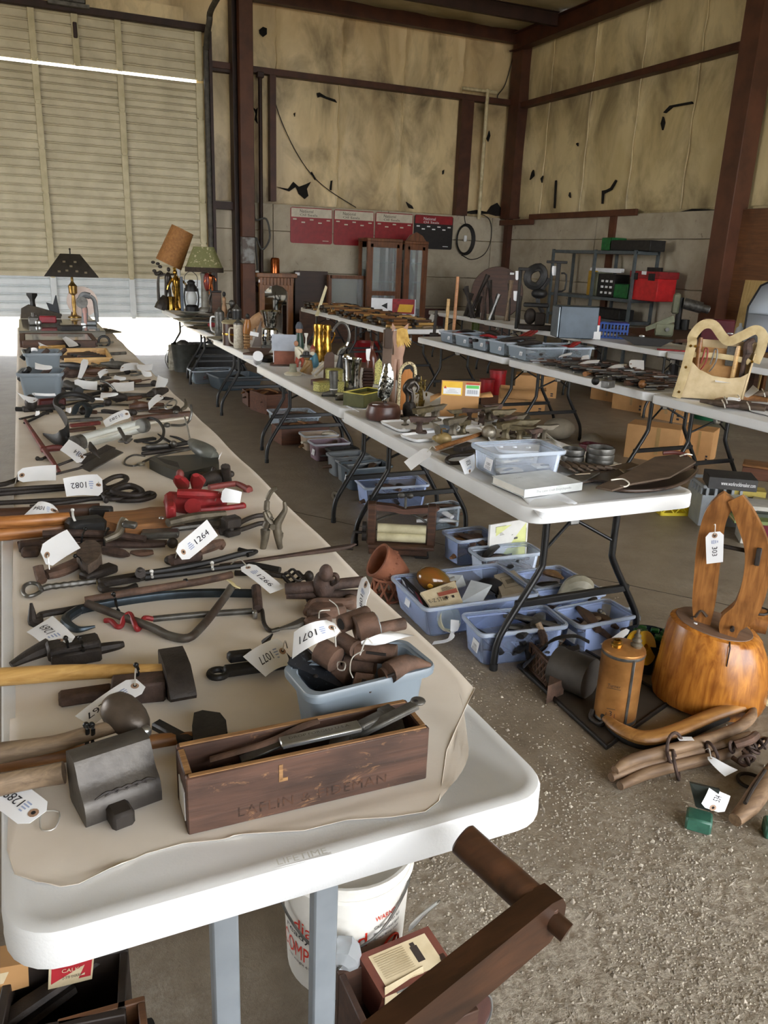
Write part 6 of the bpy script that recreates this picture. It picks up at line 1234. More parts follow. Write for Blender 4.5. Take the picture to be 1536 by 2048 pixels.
fig('oil_lantern', 'black railway lantern with a wire handle', 'lantern', 384, 622, ('tank', BLK, lambda g: g.lathe([(13, 0), (13, 8), (9, 12), (0, 13)], 16)), ('globe', clear('lantern_glass', 'd5d8d6', .1, .5), lambda g: g.lathe([(8, 13), (11, 22), (10, 32), (7, 38)], 16)), ('cap', BLK, lambda g: g.lathe([(12, 38), (11, 46), (7, 52), (8, 56), (3, 60), (0, 60)], 16)), ('guard', BLK, lambda g: [g.tube([(x, 0, 8), (x*1.15, 0, 26), (x, 0, 44)], 1.4, 6, 3) for x in (-12, 12)]), ('handle', GUN, lambda g: g.tube([(-11, 0, 46), (-12, 0, 66), (0, 0, 76), (12, 0, 66), (11, 0, 46)], .8, 5, 4)))
fig('copper_figure_lamp', 'copper and red figure lamp base on a twisted stem', 'lamp', 421, 624, ('stem', DB, lambda g: g.tube([(0, 0, 0), (2, 0, 12), (-2, 0, 24), (2, 0, 36), (0, 0, 44)], [5, 3, 3, 3, 3], 8, 4)), ('copper_body', CPR, lambda g: human(g.at((2, 0, 34)), 46)), ('red_cloak', mat('dark_red_enamel', '7b2a22', '5e1f1a', .35), lambda g: g.ell((-5, 2, 58), (7, 6, 18))), ('wire_loop', GUN, lambda g: g.ring((2, 0, 78), 9, .8, 18, 5, ax=1)))
fig('dark_cabinet', 'small dark wooden case behind the copper figure', 'case', 434, 628, ('case', WD, lambda g: g.box((0, 0, 0), (18, 14, 42), 1)), ('top', BLK, lambda g: g.box((0, 0, 42), (20, 16, 3), .5)))
fig('dancer_figurine', 'slim pale figurine with dark hair on the far plates', 'figurine', 449, 634, ('dress', mat('tan_wood_figure', ''), lambda g: g.lathe([(9, 0), (5, 16), (3, 28), (4, 36), (0, 40)], 12)), ('hair', BLK, lambda g: g.ell((0, 0, 44), (3.5, 3.5, 5))))
fig('round_vase', 'round dark vase next to the slim figurine', 'vase', 464, 636, ('vase', DB, lambda g: g.lathe([(6, 0), (9, 8), (8, 16), (3, 20), (5, 30), (0, 34)], 14)), ('face_disc', GUN, lambda g: g.ell((0, -1, 29), (6, 5, 6))))
# ================================================================ floor under and around the middle row
ZB[0] = .0
GRT = mat('grey_tub_plastic', '6f7478', '62676a', .45, scale=4); NVT = mat('blue_grey_tub_plastic', '49545c', '3d474e', .4, scale=4)
TANB = wood('tan_box_wood', '8a6a45', '664a2e', 0, 8, .6); RBW = wood('red_brown_box_wood', '6a4029', '4a2c1e', 0, 8, .6)
BRL = mat('brown_leather_goods', '5a4434', '40312a', .6, 0, 14)
def fill(o, w_, l_, h_, n, name, cat, ms, lab, grp, seed, k=1.):
 """loose things lying in a tub"""
 q = random.Random(seed); M_ = wm(o)
 for i in range(n):
  x, y = q.uniform(-.33, .33)*w_, q.uniform(-.3, .3)*l_; z = h_*(.25+.7*i/n); a = q.uniform(0, PI); L = q.uniform(.06, .13)*k
  d = V((math.cos(a), math.sin(a), q.uniform(-.15, .2)))*L; c = V((x, y, z)); m = q.choice(ms)
  g = MB(); p = [M_ @ (c-d), M_ @ (c+V((0, 0, .01))), M_ @ (c+d)]
  g.tube(p, [q.uniform(.008, .02)*k, q.uniform(.016, .032)*k, q.uniform(.006, .018)*k], 8, 3, flat=(1, .6))
  tag(g.build(name, m), lab, cat, grp)
def box_open(name, lab, c4, zt, m, cat='box', zb=.001, th=.012, wall='side_board'):
 c, w_, l_, a = rect4(c4, zt); o = T(name, lab, cat, (c.x, c.y, zb), a); h = zt-zb
 for y in (-1, 1): MB().box((0, y*(l_-th)/2, 0), (w_, th, h), .002).build(wall, m, o)
 for x in (-1, 1): MB().box((x*(w_-th)/2, 0, 0), (th, l_-2*th, h), .002).build(wall, m, o)
 MB().box((0, 0, .002), (w_-2*th, l_-2*th, .01)).build('bottom_board', m, o)
 return o, w_, l_, h
LABS = ['clear tub next to the grey pail', 'dark tub behind the third table crossbar', 'clear tub under the second table', 'tan-tinted clear tub', 'mauve-tinted clear tub', 'black shallow tub', 'farther nested grey tub', 'nearer nested grey tub', 'blue-grey bin with a slot handle', 'bluish tub behind the near crossbar', 'clear tub behind the wringer', 'bluish tub beside the wringer', 'clear tub with the framed print', 'bluish tub behind the big tub', 'tub under the crumpled bag', 'bluish tub by the right table leg', 'bluish tub nearest the left table leg']
# tubs in the line under the middle tables, far to near
for i, (lab, c4, zt, m, n, ms, nm) in enumerate((
 ('clear plastic tub under the far middle tables next to the grey bucket', [(386, 742), (470, 742), (462, 733), (372, 737)], .16, CLRG, 3, (REDD, BRL), 'cloth_roll'),
 ('dark tub under the third middle table behind the crossbar', [(430, 757), (520, 752), (505, 742), (420, 745)], .16, NVT, 3, (BLK, GUN), 'old_tool'),
 ('clear tub of rolled papers and tools under the second middle table', [(554, 836), (640, 832), (620, 816), (534, 818)], .14, CLRG, 6, (TANB, BRL, CREAM), 'paper_roll'),
 ('clear tub with pale tan goods, farther of the two low tubs before the grey ones', [(610, 874), (681, 869), (663, 861), (596, 863)], .13, clear('clear_tan_plastic', 'cdb9a4', .25, .55), 4, (TANB, CREAM), 'wood_block'),
 ('clear tub with purplish goods, nearer of the two low tubs before the grey ones', [(631, 891), (700, 885), (686, 876), (613, 879)], .14, clear('clear_mauve_plastic', 'a08a94', .25, .5), 4, (BRL, RBW), 'wood_block'),
 ('black shallow tub between the mauve tub and the grey tubs', [(664, 903), (722, 898), (705, 891), (648, 895)], .13, BLK, 4, (RBW, BLK), 'wood_block'),
 ('grey plastic tub, farther of the nested grey pair under the middle row', [(669, 917), (742, 911), (725, 901), (649, 905)], .15, GRT, 3, (BLK, BRL), 'old_tool'),
 ('grey plastic tub, nearer of the nested grey pair under the middle row', [(690, 931), (765, 923), (742, 912), (670, 918)], .15, GRT, 3, (BLK, BRL), 'old_tool'),
 ('blue-grey bin with a slot handle and a paper label under the middle row', [(703, 941), (782, 931), (767, 919), (672, 924)], .16, NVT, 4, (BLK, BRL), 'old_tool'),
 ('clear bluish tub behind the table crossbar under the near middle table', [(722, 978), (856, 970), (838, 950), (716, 956)], .15, CLRB, 5, (BRL, IRON), 'old_tool'),
 ('clear tub with a white bag behind the wringer', [(868, 1020), (925, 1012), (910, 1000), (850, 1008)], .14, CLRG, 3, (TAGP, BRL), 'plastic_bag'),
 ('clear bluish tub of brown leather goods beside the wringer', [(919, 1083), (985, 1075), (976, 1049), (880, 1062)], .15, CLRB, 9, (BRL, BRL, WM), 'leather_piece'),
 ('clear tub holding the framed print', [(962, 1120), (1084, 1104), (1058, 1085), (936, 1094)], .13, CLR, 4, (BLK, BRL), 'leather_piece'),
 ('clear bluish tub behind the big tub with the book, empty but for a strip', [(1078, 1177), (1173, 1160), (1119, 1130), (1026, 1144)], .13, CLRB, 3, (BLK, TANB), 'old_tool'),
 ('clear tub with a crumpled pale bag on it, beside the table leg', [(1090, 1207), (1214, 1186), (1180, 1163), (1070, 1179)], .13, CLRB, 3, (BRL, IRON), 'old_tool'),
 ('clear bluish tub by the right table leg with a paper box in it', [(1164, 1254), (1258, 1234), (1234, 1193), (1102, 1218)], .14, CLRB, 5, (BRL, WG), 'old_tool'),
 ('clear bluish tub of black rods nearest the left table leg', [(974, 1276), (1133, 1246), (1097, 1215), (910, 1223)], .15, CLRB, 12, (BLK, BLK, IRON, GUN), 'black_rod'))):
 o, w_, l_, h_ = tub('storage_tub', lab, 'tub', c4, zt, .001, m, .87, rim=RIMC if m not in (GRT, NVT, BLK) else m)
 fill(o, w_, l_, h_, n+(3 if i > 8 else 1), nm, 'tub contents', ms, '%s lying in the %s' % (nm.replace('_', ' '), LABS[i]), 'contents of the ' + LABS[i], 40+i)
 if i in (4, 8, 15, 16): sticker(o, w_, l_, h_)
o, w_, l_, h_ = tub('storage_tub', 'large clear bluish tub with the amber jug, card and book, right of the terracotta pot', 'tub', [(844, 1221), (1080, 1187), (994, 1127), (786, 1151)], .15, .001, CLRB, .87, rim=RIMC)
MB().at((-w_*.47-.002, l_*.05, .09), (80, 0, -90)).box((0, 0, 0), (.05, .035, .0008)).build('paper_label', TAGP, o)
sz = .085
fig('glazed_jug', 'amber and green glazed jug lying in the large clear tub', 'jug', 866, 1184, ('body', mat('amber_green_glaze', '7d4a1c', '4f4a1c', .12, 0, 10, spec=.7), lambda g: g.at((0, 0, 26), (0, 24, 12)).ell((0, 0, 0), (38, 28, 25)).cyl((30, 0, 6), (43, 0, 12), 7)), ('spout', mat('grey_cork', '8c8b86'), lambda g: g.at((0, 0, 26), (0, 24, 12)).cyl((30, 0, 12), (38, 0, 20), 5)), ('yellow_mark', mat('yellow_glaze', 'd79a2a', rough=.2), lambda g: g.ell((-6, -27, 24), (6, 2, 5))), z=sz)
def card(name, lab, pts, mats, th, marks, cat='card', txt=None):
 """slab on four picture points (x,y,height): bottom-left, bottom-right, top-right, top-left, with flat marks in unit coordinates"""
 q = [P(*p) for p in pts]; N = (q[1]-q[0]).cross(q[3]-q[0]).normalized()
 f = lambda u, v, e=0: (q[0]*(1-u)+q[1]*u)*(1-v)+(q[3]*(1-u)+q[2]*u)*v+N*e
 g = MB(); c = ((0, 0), (1, 0), (1, 1), (0, 1)); g.add([f(*k) for k in c]+[f(*k, -th) for k in c], [(0, 1, 2, 3), (4, 5, 6, 7)]+[(i, (i+1) % 4, 4+(i+1) % 4, 4+i) for i in range(4)])
 for j, (u0, v0, u1, v1, m) in enumerate(marks): e = .0006+.0003*j; g.add([f(u0, v0, e), f(u1, v0, e), f(u1, v1, e), f(u0, v1, e)], [(0, 1, 2, 3)], m)
 for t, cu, cv, wu, hv, m in (txt or []):
  k = MB().text(t, 1, fit=(wu, hv)); g.add([f(cu+v.x, cv+v.y, .0045) for v in k.v], k.f, m)
 return tag(g.build(name, mats, ang=20), lab, cat)
CRM = mat('cream_card', 'cfc0a0', 'bfae8c', .7, scale=20); DKT = mat('dark_print', '3a302b'); REDK = mat('brick_print', 'a05a48', '8d4c3d')
card('stripper_card', 'cream printed card reading E-Z in the large clear tub', [(861, 1213, .13), (926, 1205, .13), (909, 1162, .17), (841, 1185, .17)], [CRM, DKT, REDK], .012, [(.4, .48, .97, .68, 2), (.55, .28, .62, .4, 1), (.75, .28, .82, .4, 1)]+[(.55, .7+.05*k, .9-.05*k, .72+.05*k, 1) for k in range(4)], 'card', [('E-Z STRIP', .34, .3, .6, .22, 1)])
WPL = mat('white_plastic_sheet', 'c9ced0', 'b9bfc1', .4)
for i, pts in enumerate(([(900, 1180, .11), (932, 1170, .11), (925, 1150, .14), (890, 1148, .14)], [(920, 1205, .11), (966, 1202, .11), (984, 1170, .16), (942, 1160, .16)])): card('plastic_plate', 'white plastic plate %s in the large clear tub' % ('behind the card', 'leaning on the black cap'), pts, [WPL], .008, [], 'plate') if False else card('plastic_plate', ('white plastic plate behind the card in the large tub', 'white plastic plate leaning on the black cap in the large tub')[i], pts, [WPL], .008, [], 'plate')
tool('felt_hat', 'black flat cap between the white plate and the beige book', 'cap', ('cap', mat('black_felt', '1c1c1e', '141416', .8), lambda g: g.pr([(950, 1178, .10), (978, 1166, .13), (1000, 1180, .11), (1002, 1196, .07)], [.03, .05, .045, .02], 4, lift=0, flat=(1, .45))))
card('boxed_book', 'beige book in a white box lying in the large clear tub', [(1004, 1193, .13), (1064, 1180, .13), (1028, 1140, .135), (988, 1150, .135)], [mat('beige_book', 'a99d88', '978b76', .6), mat('book_frame_line', '6d6250')], .06, [(.2, .3, .8, .32, 1), (.2, .78, .8, .8, 1), (.2, .3, .22, .8, 1), (.78, .3, .8, .8, 1), (.35, .45, .65, .65, 1)], 'book')
tool('cream_bowl', 'cream plastic bowl tipped against the front of the large clear tub', 'bowl', ('bowl', mat('cream_plastic', 'd7d3b0', 'c6c19c', .4), lambda g: g.at(P(892, 1238, .07), (65, 0, 20)).lathe([(.03, -.02), (.055, 0), (.062, .03), (.058, .03), (.05, .002), (0, -.015)], 22)))
card('black_carton', 'black carton with a red end at the left of the large clear tub', [(806, 1168, .12), (850, 1216, .12), (838, 1190, .14), (800, 1152, .14)], [BLK, REDP, TAGP], .02, [(.78, .05, .98, .95, 1), (.05, .2, .2, .8, 2), (.35, .4, .6, .5, 2)], 'carton')
# framed print
card('framed_print', 'white framed print with a tool drawing on yellow paper, standing in a clear tub', [(976, 1135, .02), (1052, 1116, .02), (1057, 1037, .24), (981, 1050, .24)], [mat('white_frame', 'dcdcd8', 'cfcfca', .4), mat('yellow_print_paper', 'd7dc9a', 'c8cd88', .6), mat('print_line', '6a6b55'), GUN], .014, [(.14, .05, .96, .93, 2), (.15, .06, .95, .92, 1), (.38, .84, .72, .855, 2)]+[(.25, .76-.025*k, .85, .77-.025*k, 2) for k in range(3)]+[(.25, .4-.025*k, .85, .41-.025*k, 2) for k in range(3)]+[(.42, .12, .6, .22, 3), (.4, .54, .66, .56, 3), (.56, .56, .6, .68, 3), (.62, .55, .72, .6, 3)], 'print')
# crumpled bag and small bits
tool('crumpled_bag', 'crumpled pale olive bag lying on the tub by the right table leg', 'bag', ('bag', mat('olive_pale_plastic', '9b9683', '827d6b', .4, scale=12, st=.8, bs_=30), lambda g: g.pr([(1116, 1192, .11), (1140, 1172, .16), (1160, 1168, .17), (1172, 1176, .15), (1168, 1186, .12)], [.01, .035, .045, .04, .02], 4, lift=0, n=9)))
tool('pulley_block', 'small white pulley block in the tub by the right table leg', 'pulley', ('body', CREAM, lambda g: g.pb((1180, 1228, .10), (1212, 1226, .11), .045, .03, bev=.01)), ('wheel', GUN, lambda g: g.pe((1200, 1222, .12), (.012, .012, .01))))
tool('clear_tray', 'clear plastic lid lying on the floor right of the tubs', 'lid', ('lid', CLR, lambda g: g.ps([(1256, 1236), (1282, 1234), (1272, 1212), (1246, 1216)], 0, .02)))
tool('paper_strip', 'white paper strip hanging at the corner of the large clear tub', 'paper', ('strip', TAGP, lambda g: g.pr([(910, 1240, .13), (908, 1262, .07), (896, 1280, .03), (866, 1286, .004)], .018, 4, lift=0, flat=(1, .04))))
# clothes wringer
o = stand('clothes_wringer', 'old wooden clothes wringer with cream rollers standing on the floor', 'wringer', 803, 1112, 0)
for x in (-62, 56): MB().box((x, 0, 26), (17, 22, 84), 2).build('post', WD, o)
MB().prism([(-70, 104), (-62, 109), (-20, 106), (0, 100), (25, 104), (62, 108), (70, 104), (62, 96), (20, 92), (0, 90), (-20, 94), (-62, 96)], -9, 9, ax='y').build('top_rail', wood('weathered_red_brown', '6f4c3d', '4b342b', 0, 9, .6, .3), o)
MB().box((-2, -6, 22), (130, 40, 7), 2).build('drip_board', WD, o); MB().box((-8, -2, 6), (116, 26, 17), 2).build('base_rail', WD, o); MB().box((40, 0, 0), (28, 24, 8), 3).box((-40, 0, 0), (28, 24, 8), 3).build('foot', BLK, o)
RUB = mat('cream_rubber_roller', 'd8d0ab', 'bdb48f', .6, scale=12)
for z in (40, 58): MB().cyl((-50, -2, z), (46, -2, z), 9.5, n=18).build('roller', RUB, o)
MB().tube([(-52, -3, 74), (-30, -3, 84), (0, -3, 92), (26, -3, 86), (50, -3, 72)], 2.2, 8, 4, flat=(1.6, 1)).build('leaf_spring', GUN, o)
MB().cyl((3, 0, 96), (3, 0, 124), 2.6).ell((-6, 0, 126), (7, 3, 6)).ell((11, 0, 126), (7, 3, 6)).build('tension_screw', GUN, o)
g = MB()
for z in (40, 58): g.cyl((-72, 0, z), (-80, 0, z), 11, n=16)
g.build('gear', IRON, o); MB().cyl((-72, 0, 46), (-98, 0, 46), 3).tube([(-96, 0, 46), (-98, -8, 36), (-98, -16, 20)], 3.4, 8, 2).cyl((-96, -18, 18), (-120, -18, 18), 4).build('crank', IRON, o)
# terracotta pot lying over, lattice foot
TC = mat('terracotta_clay', '8f5a40', '6f422f', .75, 0, 10, st=.3)
o = stand('terracotta_pot', 'terracotta urn with a lattice foot, its mouth to the left, beside the wringer', 'pot', 772, 1196, 0)
g = MB().at((4, 0, 68), (0, -58, 18)); g.lathe([(14, -40), (22, -24), (32, 0), (34, 22), (36, 30), (31, 30), (28, 20), (24, 0), (0, -20)], 26); g.build('bowl', TC, o)
g = MB().at((4, 0, 68), (0, -58, 18)); [g.ell((32.5*math.cos(a*.35), 32.5*math.sin(a*.35), 3), (2, 2, 3.5), 6) for a in range(18)]; g.build('bead_band', TC, o)['kind'] = 'stuff'
g = MB(); n = 9
for i in range(n):
 for s_ in (-1, 1):
  pts = [((27+4*t/3)*math.cos(2*PI*(i/n)+s_*t*.22), (20+2*t/3)*math.sin(2*PI*(i/n)+s_*t*.22), 44-t*14) for t in range(4)]; g.tube(pts, 2.6, 5)
g.lathe([(26, 42), (29, 44), (27, 48), (24, 46)], 24, closed=True).lathe([(31, 0), (32, 3), (28, 4), (28, 0)], 24, closed=True); g.build('lattice_foot', TC, o)
# wooden boxes and grey bucket farther under the row
for lab, c4, zt, m in (('small open wooden box far under the middle row, left of its neighbour', [(492, 786), (514, 786), (512, 776), (488, 777)], .15, RBW), ('larger wooden box far under the middle row with a plank lid', [(518, 792), (564, 788), (556, 776), (514, 779)], .2, RBW), ('wooden crate of brushes under the second middle table, behind the tan tub', [(560, 860), (655, 852), (640, 842), (546, 846)], .14, RBW)):
 o, w_, l_, h_ = box_open('wooden_crate', lab, c4, zt, m, 'crate'); fill(o, w_, l_, h_*1.3, 5, 'wood_block', 'tub contents', (TANB, WM, BRL), 'small wooden piece inside the ' + ' '.join(lab.split(',')[0].split()[:9]), lab[:40], 7)
o = fig('metal_pail', 'dark grey galvanised pail of scrap under the lamps', 'pail', 372, 742, ('wall', mat('dark_zinc', '4c4e4a', '3b3d39', .5, .4, 12), lambda g: g.lathe([(22, 0), (27, 52), (28, 54), (26, 53), (21, 3), (0, 3)], 22)), ('scrap', GUN, lambda g: g.ell((-4, 0, 50), (14, 12, 12)).ell((10, 0, 48), (12, 12, 10))), z=0)
fig('enamel_can', 'white metal can with a wire on the floor left of the grey pail', 'can', 346, 740, ('can', mat('chipped_white_enamel', 'c4bfae', '8f8877', .5, 0, 20), lambda g: g.box((0, 0, 0), (16, 18, 50), 2)), ('wire', GUN, lambda g: g.tube([(-8, 0, 40), (-14, 0, 20), (-6, 0, 0), (8, 0, -2)], 1, 5, 4)), z=0)
fig('dark_case', 'large black case under the far middle tables', 'case', 440, 738, ('case', BLK, lambda g: g.box((0, 0, 0), (96, 60, 46), 4)), ('lid_band', GUN, lambda g: g.box((0, -30, 30), (94, 2, 3))), z=0)
o = fig('caster_wheel', 'small brass-coloured wheel lying on the floor left of the wringer', 'wheel', 671, 1000, ('wheel', BRZ, lambda g: g.at((0, 0, 9), (0, 90, 60)).lathe([(9, -2), (9, 2), (3, 2), (3, -2)], 16, closed=True)), z=0)
# --- right floor: stove tray, copper can, bucket, stump
tool('metal_tray', 'large black sheet-metal tray with a raised lip on the floor under the burner and can', 'tray', ('bed', mat('dusty_black_sheet', '4a4239', '39332c', .6, .2, 6), lambda g: g.ps([(1038, 1332), (1214, 1494), (1345, 1400), (1150, 1290)], 0, .012)), ('lip', mat('black_tray_lip', '2b2723', '1f1c19', .5, .2), lambda g: g.pr([(1038, 1332), (1214, 1494), (1345, 1400), (1150, 1290)], .01, 1, closed=True)))
o = tool('space_heater', 'half-round black steel heater with a pierced grate and a cast valve', 'heater', ('barrel', mat('sooty_steel', '3f3c38', '55504a', .5, .3, 8), lambda g: g.pr([(1112, 1330, .085), (1182, 1358, .085)], .078, 1, lift=0, n=24)), ('vent_hole', HOLE, lambda g: g.ps([(1132, 1294), (1158, 1290), (1160, 1298), (1142, 1304)], .155, .006)), ('hoop', BLK, lambda g: g.pr([(1046, 1334, .02), (1080, 1300, .10), (1110, 1278, .16), (1150, 1272, .17), (1178, 1284, .15)], .009, 4, lift=0, flat=(1.6, .5))), ('valve', BRZ, lambda g: g.pr([(1150, 1362, .06), (1165, 1358, .06), (1190, 1352, .06)], .01, 2, lift=0).ell(P(1150, 1364, .05), (.024, .02, .03))))
for i, (p, q, r_) in enumerate((((1050, 1328), (1094, 1376), 1), ((1050, 1300), (1080, 1318), 0))):
 A_, Bq = P(*p, .01), P(*q, .01); d = (Bq-A_).normalized(); nrm = V((-d.y, d.x, 0))*(1)
 g = MB(); L_ = (Bq-A_).length; g.M = Matrix(((d.x, nrm.x, 0, A_.x), (d.y, nrm.y, 0, A_.y), (0, 0, 1, .01), (0, 0, 0, 1)))
 for k in range(7): g.tube([(L_*k/7, 0, .0), (min(L_, L_*(k+2)/7), .014, .09)], .005, 5).tube([(L_*(k+1)/7, 0, 0), (max(0, L_*(k-1)/7), .014, .09)], .005, 5)
 g.box((L_/2, 0, 0), (L_, .012, .012)).box((L_/2, .016, .085), (L_, .012, .012)); g.M = Matrix(); g.build('grate', RUST, o, world=True)
part(o, 'end_wedge', RUST, lambda g: g.ps([(1096, 1372), (1130, 1358), (1102, 1338)], .002, .075))
tool('pipe_elbow', 'rusty pipe fitting lying on the black tray behind the burner', 'fitting', ('pipe', RUST2, lambda g: g.pr([(1068, 1300, .06), (1088, 1290, .12), (1082, 1262, .14)], .017, 3, lift=0)), ('stick', WG, lambda g: g.pr([(1090, 1276, .12), (1076, 1246, .17)], .013, 1, lift=0)))
CPC = mat('aged_copper_can', 'c08a50', '8a5c30', .33, .65, 9, thr=(.4, .7))
o = stand('copper_can', 'tall aged copper fuel can with two brass spouts, standing on the black tray', 'can', 1228, 1436, .012)
MB().lathe([(40, 0), (42, 3), (41, 8), (41, 150), (42, 153), (41, 157), (36, 160), (0, 164)], 32).build('body', CPC, o)
MB().lathe([(41.4, 146), (42.5, 150), (41.4, 154)], 32).lathe([(41.4, 4), (42.5, 8), (41.4, 12)], 32).build('solder_band', GUN, o); MB().box((22, -36, 4), (5, 2.4, 146), .8).build('side_seam', GUN, o)
MB().lathe([(11, 160), (11, 168), (8, 170), (9, 174), (6, 175), (5, 168), (0, 167)], 16, c=(-14, -10, 0)).build('filler_neck', BRS, o); MB().lathe([(10, 160), (12, 166), (8, 170), (10, 175), (6, 180), (7, 185), (3, 190), (3, 198), (0, 199)], 16, c=(22, 4, 0)).build('pump_spout', BRZ, o)
g = MB().at((-8, -41.3, 92), (90, 0, 0)); g.text('Turner', 10, 0, 0, (24, 7)); g.box((0, -6, 0), (26, .8, .3)); g.build('stamped_mark', DKT, o); g = MB(); g.at((-8, -41.3, 32), (90, 0, 0)).text('3', 16, 0, 0, (6, 11)); [g.box((x, -9 if y == 0 else y, 0), d + (.3,)) for x, y, d in ((0, 10, (16, 1)), (0, -10, (16, 1)), (-8, 0, (1, 20)), (8, 0, (1, 20)))]; g.build('stamped_mark', DKT, o)
lot_tag(o, [(1262, 1262, .30), (1214, 1296, .27), (1200, 1288, .27), (1250, 1256, .30)], '', .006)
o = stand('dark_bucket', 'dark blue bucket of green netting with a yellow pulley, behind the copper can', 'bucket', 1292, 1330, 0)
MB().lathe([(42, 0), (50, 62), (52, 64), (49, 64), (42, 4), (0, 4)], 26).build('wall', mat('navy_bucket', '1e2936', '161f29', .4), o)
g = MB(); [g.box((rr.uniform(-28, 30), rr.uniform(-24, 28), 58+rr.uniform(0, 16)), (16, 12, 8), 2) for _ in range(16)]; g.build('green_netting', mat('green_plastic', '1f6b35', '14502a', .4), o)['kind'] = 'stuff'
o = stand('yellow_pulley', 'bright yellow grooved plastic wheel in the dark bucket', 'wheel', 1280, 1308, .1); MB().at((0, 0, 14), (0, 70, -30)).lathe([(34, -12), (34, -7), (26, -3), (26, 3), (34, 7), (34, 12), (8, 12), (8, -12)], 30, closed=True).build('wheel', mat('yellow_plastic', 'd9b02c', 'c49c22', .4), o)
# saddle maker's stump with its clamp
STW = wood('varnished_golden_log', 'c07f33', '80491b', 2, 7, .25, .2, .1); CLW = wood('waxed_brown_oak', 'a5703c', '70451f', 2, 10, .35, .2, .1)
o = stand('stitching_horse', 'golden varnished log stand with a tall wooden clamp and tag 303', 'stitching clamp', 1410, 1400, 0)
k_ = lambda r, f=.85: [(r*math.cos(2*PI*i/32), r*f*math.sin(2*PI*i/32)) for i in range(32)]
rings(MB(), [[(x+dx, y, z+tilt*x) for x, y in k_(r)] for r, dx, z, tilt in ((84, 2, 0, 0), (104, 0, 8, 0), (108, 1, 26, 0), (103, 2, 80, 0), (96, -2, 120, 0), (88, -6, 150, -.04), (82, -8, 162, -.1), (70, -8, 166, -.14))]).build('log', STW, o)
rings(MB(), [[(x-8, y, z-.14*x) for x, y in k_(r)] for r, z in ((72, 165.5), (71, 167))]).build('log_top', wood('grey_worn_top', '7a5f4b', '5d4636', 0, 6, .6), o)
g = MB().tube([(24, -60, 161), (26, -74, 154), (26, -80, 120)], 1.2, 5); g.build('log_crack', HOLE, o)
def stave(pts, w0):
 pts = [(x-.165*z+16, y, z) for x, y, z in pts]; g = MB(); g.tube(pts, [10, 15, 16, 16, 15, 13, 10], 4, 5, flat=(1.35, .95), up=(0, 1, 0)); return g
stave([(-18, -8, 160), (-14, -8, 210), (-8, -8, 270), (-2, -8, 330), (8, -8, 380), (22, -8, 408), (34, -8, 424)], 1).build('clamp_stave', CLW, o)
stave([(30, -26, 158), (36, -26, 188), (62, -26, 222), (78, -24, 280), (80, -22, 340), (62, -20, 392), (44, -14, 424)], 1).build('clamp_stave', CLW, o)
MB().cyl((-40, -14, 330), (30, -22, 330), 4).box((44, -42, 312), (9, 6, 34), 3).build('cross_bolt', IRON, o)
MB().cyl((24, -52, 182), (24, -40, 182), 4).build('bolt_head', IRON, o)
MB().tube([(-44, -16, 164), (-42, -16, 182), (-34, -16, 196), (-22, -18, 186)], 6, 8, 3, flat=(1.4, .5)).build('leather_strap', LEA, o); MB().box((-52, -30, 164), (30, 8, 8), 1).build('torn_tag', TAGP, o)
o2 = stand('wooden_pommel', 'rounded brown wooden block with a carved iron loop top, fixed right of the clamp', 'block', 1482, 1262, .2)
MB().tube([(-42, 0, 14), (-20, 0, 26), (10, 0, 30), (44, 0, 30)], [12, 28, 31, 30], 14, 3, flat=(1, .78)).build('block', CLW, o2); MB().tube([(-24, -12, 46), (0, -18, 50), (34, -16, 50), (40, 6, 52), (10, 12, 52), (-20, 4, 50)], 3, 6, 4, closed=True).build('iron_loop', IRON, o2)
o2.parent = None
bq = o.location-V((0, .12, 0)); zq = [(a, b, upz(bq, a, b)) for a, b in ((1411, 1066), (1413, 1128), (1446, 1124), (1448, 1062), (1428, 1050))]; lot_tag(o, zq[:4], '303', .002, zq[4], .62)
# harness hames and collars
HW = wood('honey_hame_wood', 'a97a42', '7b5227', 0, 10, .4); HW2 = wood('dull_hame_wood', '8d7358', '67503c', 0, 12, .6)
tool('ox_bow', 'honey-coloured curved wooden bow edged with black iron, lying before the log', 'harness', ('bow', HW, lambda g: g.pr([(1212, 1436, .05), (1240, 1458, .05), (1290, 1476, .05), (1350, 1462, .055), (1420, 1432, .06), (1480, 1412, .07), (1498, 1404, .07)], [.018, .026, .03, .028, .027, .027, .02], 4, lift=0, flat=(1, .75), n=12)), ('iron_strap', BLK, lambda g: g.pr([(1206, 1430, .045), (1236, 1470, .022), (1290, 1492, .018), (1352, 1480, .02), (1424, 1448, .025), (1500, 1416, .04)], .016, 4, lift=0, flat=(.7, 1))), ('cord', mat('pale_rope', 'b0a888', '958c6c', .8), lambda g: g.pr([(1500, 1404, .06), (1520, 1402, .05), (1560, 1412, .04)], .014, 3, lift=0)))
tool('iron_trace', 'curled black iron end under the copper can at the bow tip', 'harness', ('trace', IRON, lambda g: g.pr([(1186, 1420, .04), (1182, 1436, .02), (1200, 1448, .02), (1212, 1440, .04)], .01, 4, lift=0)))
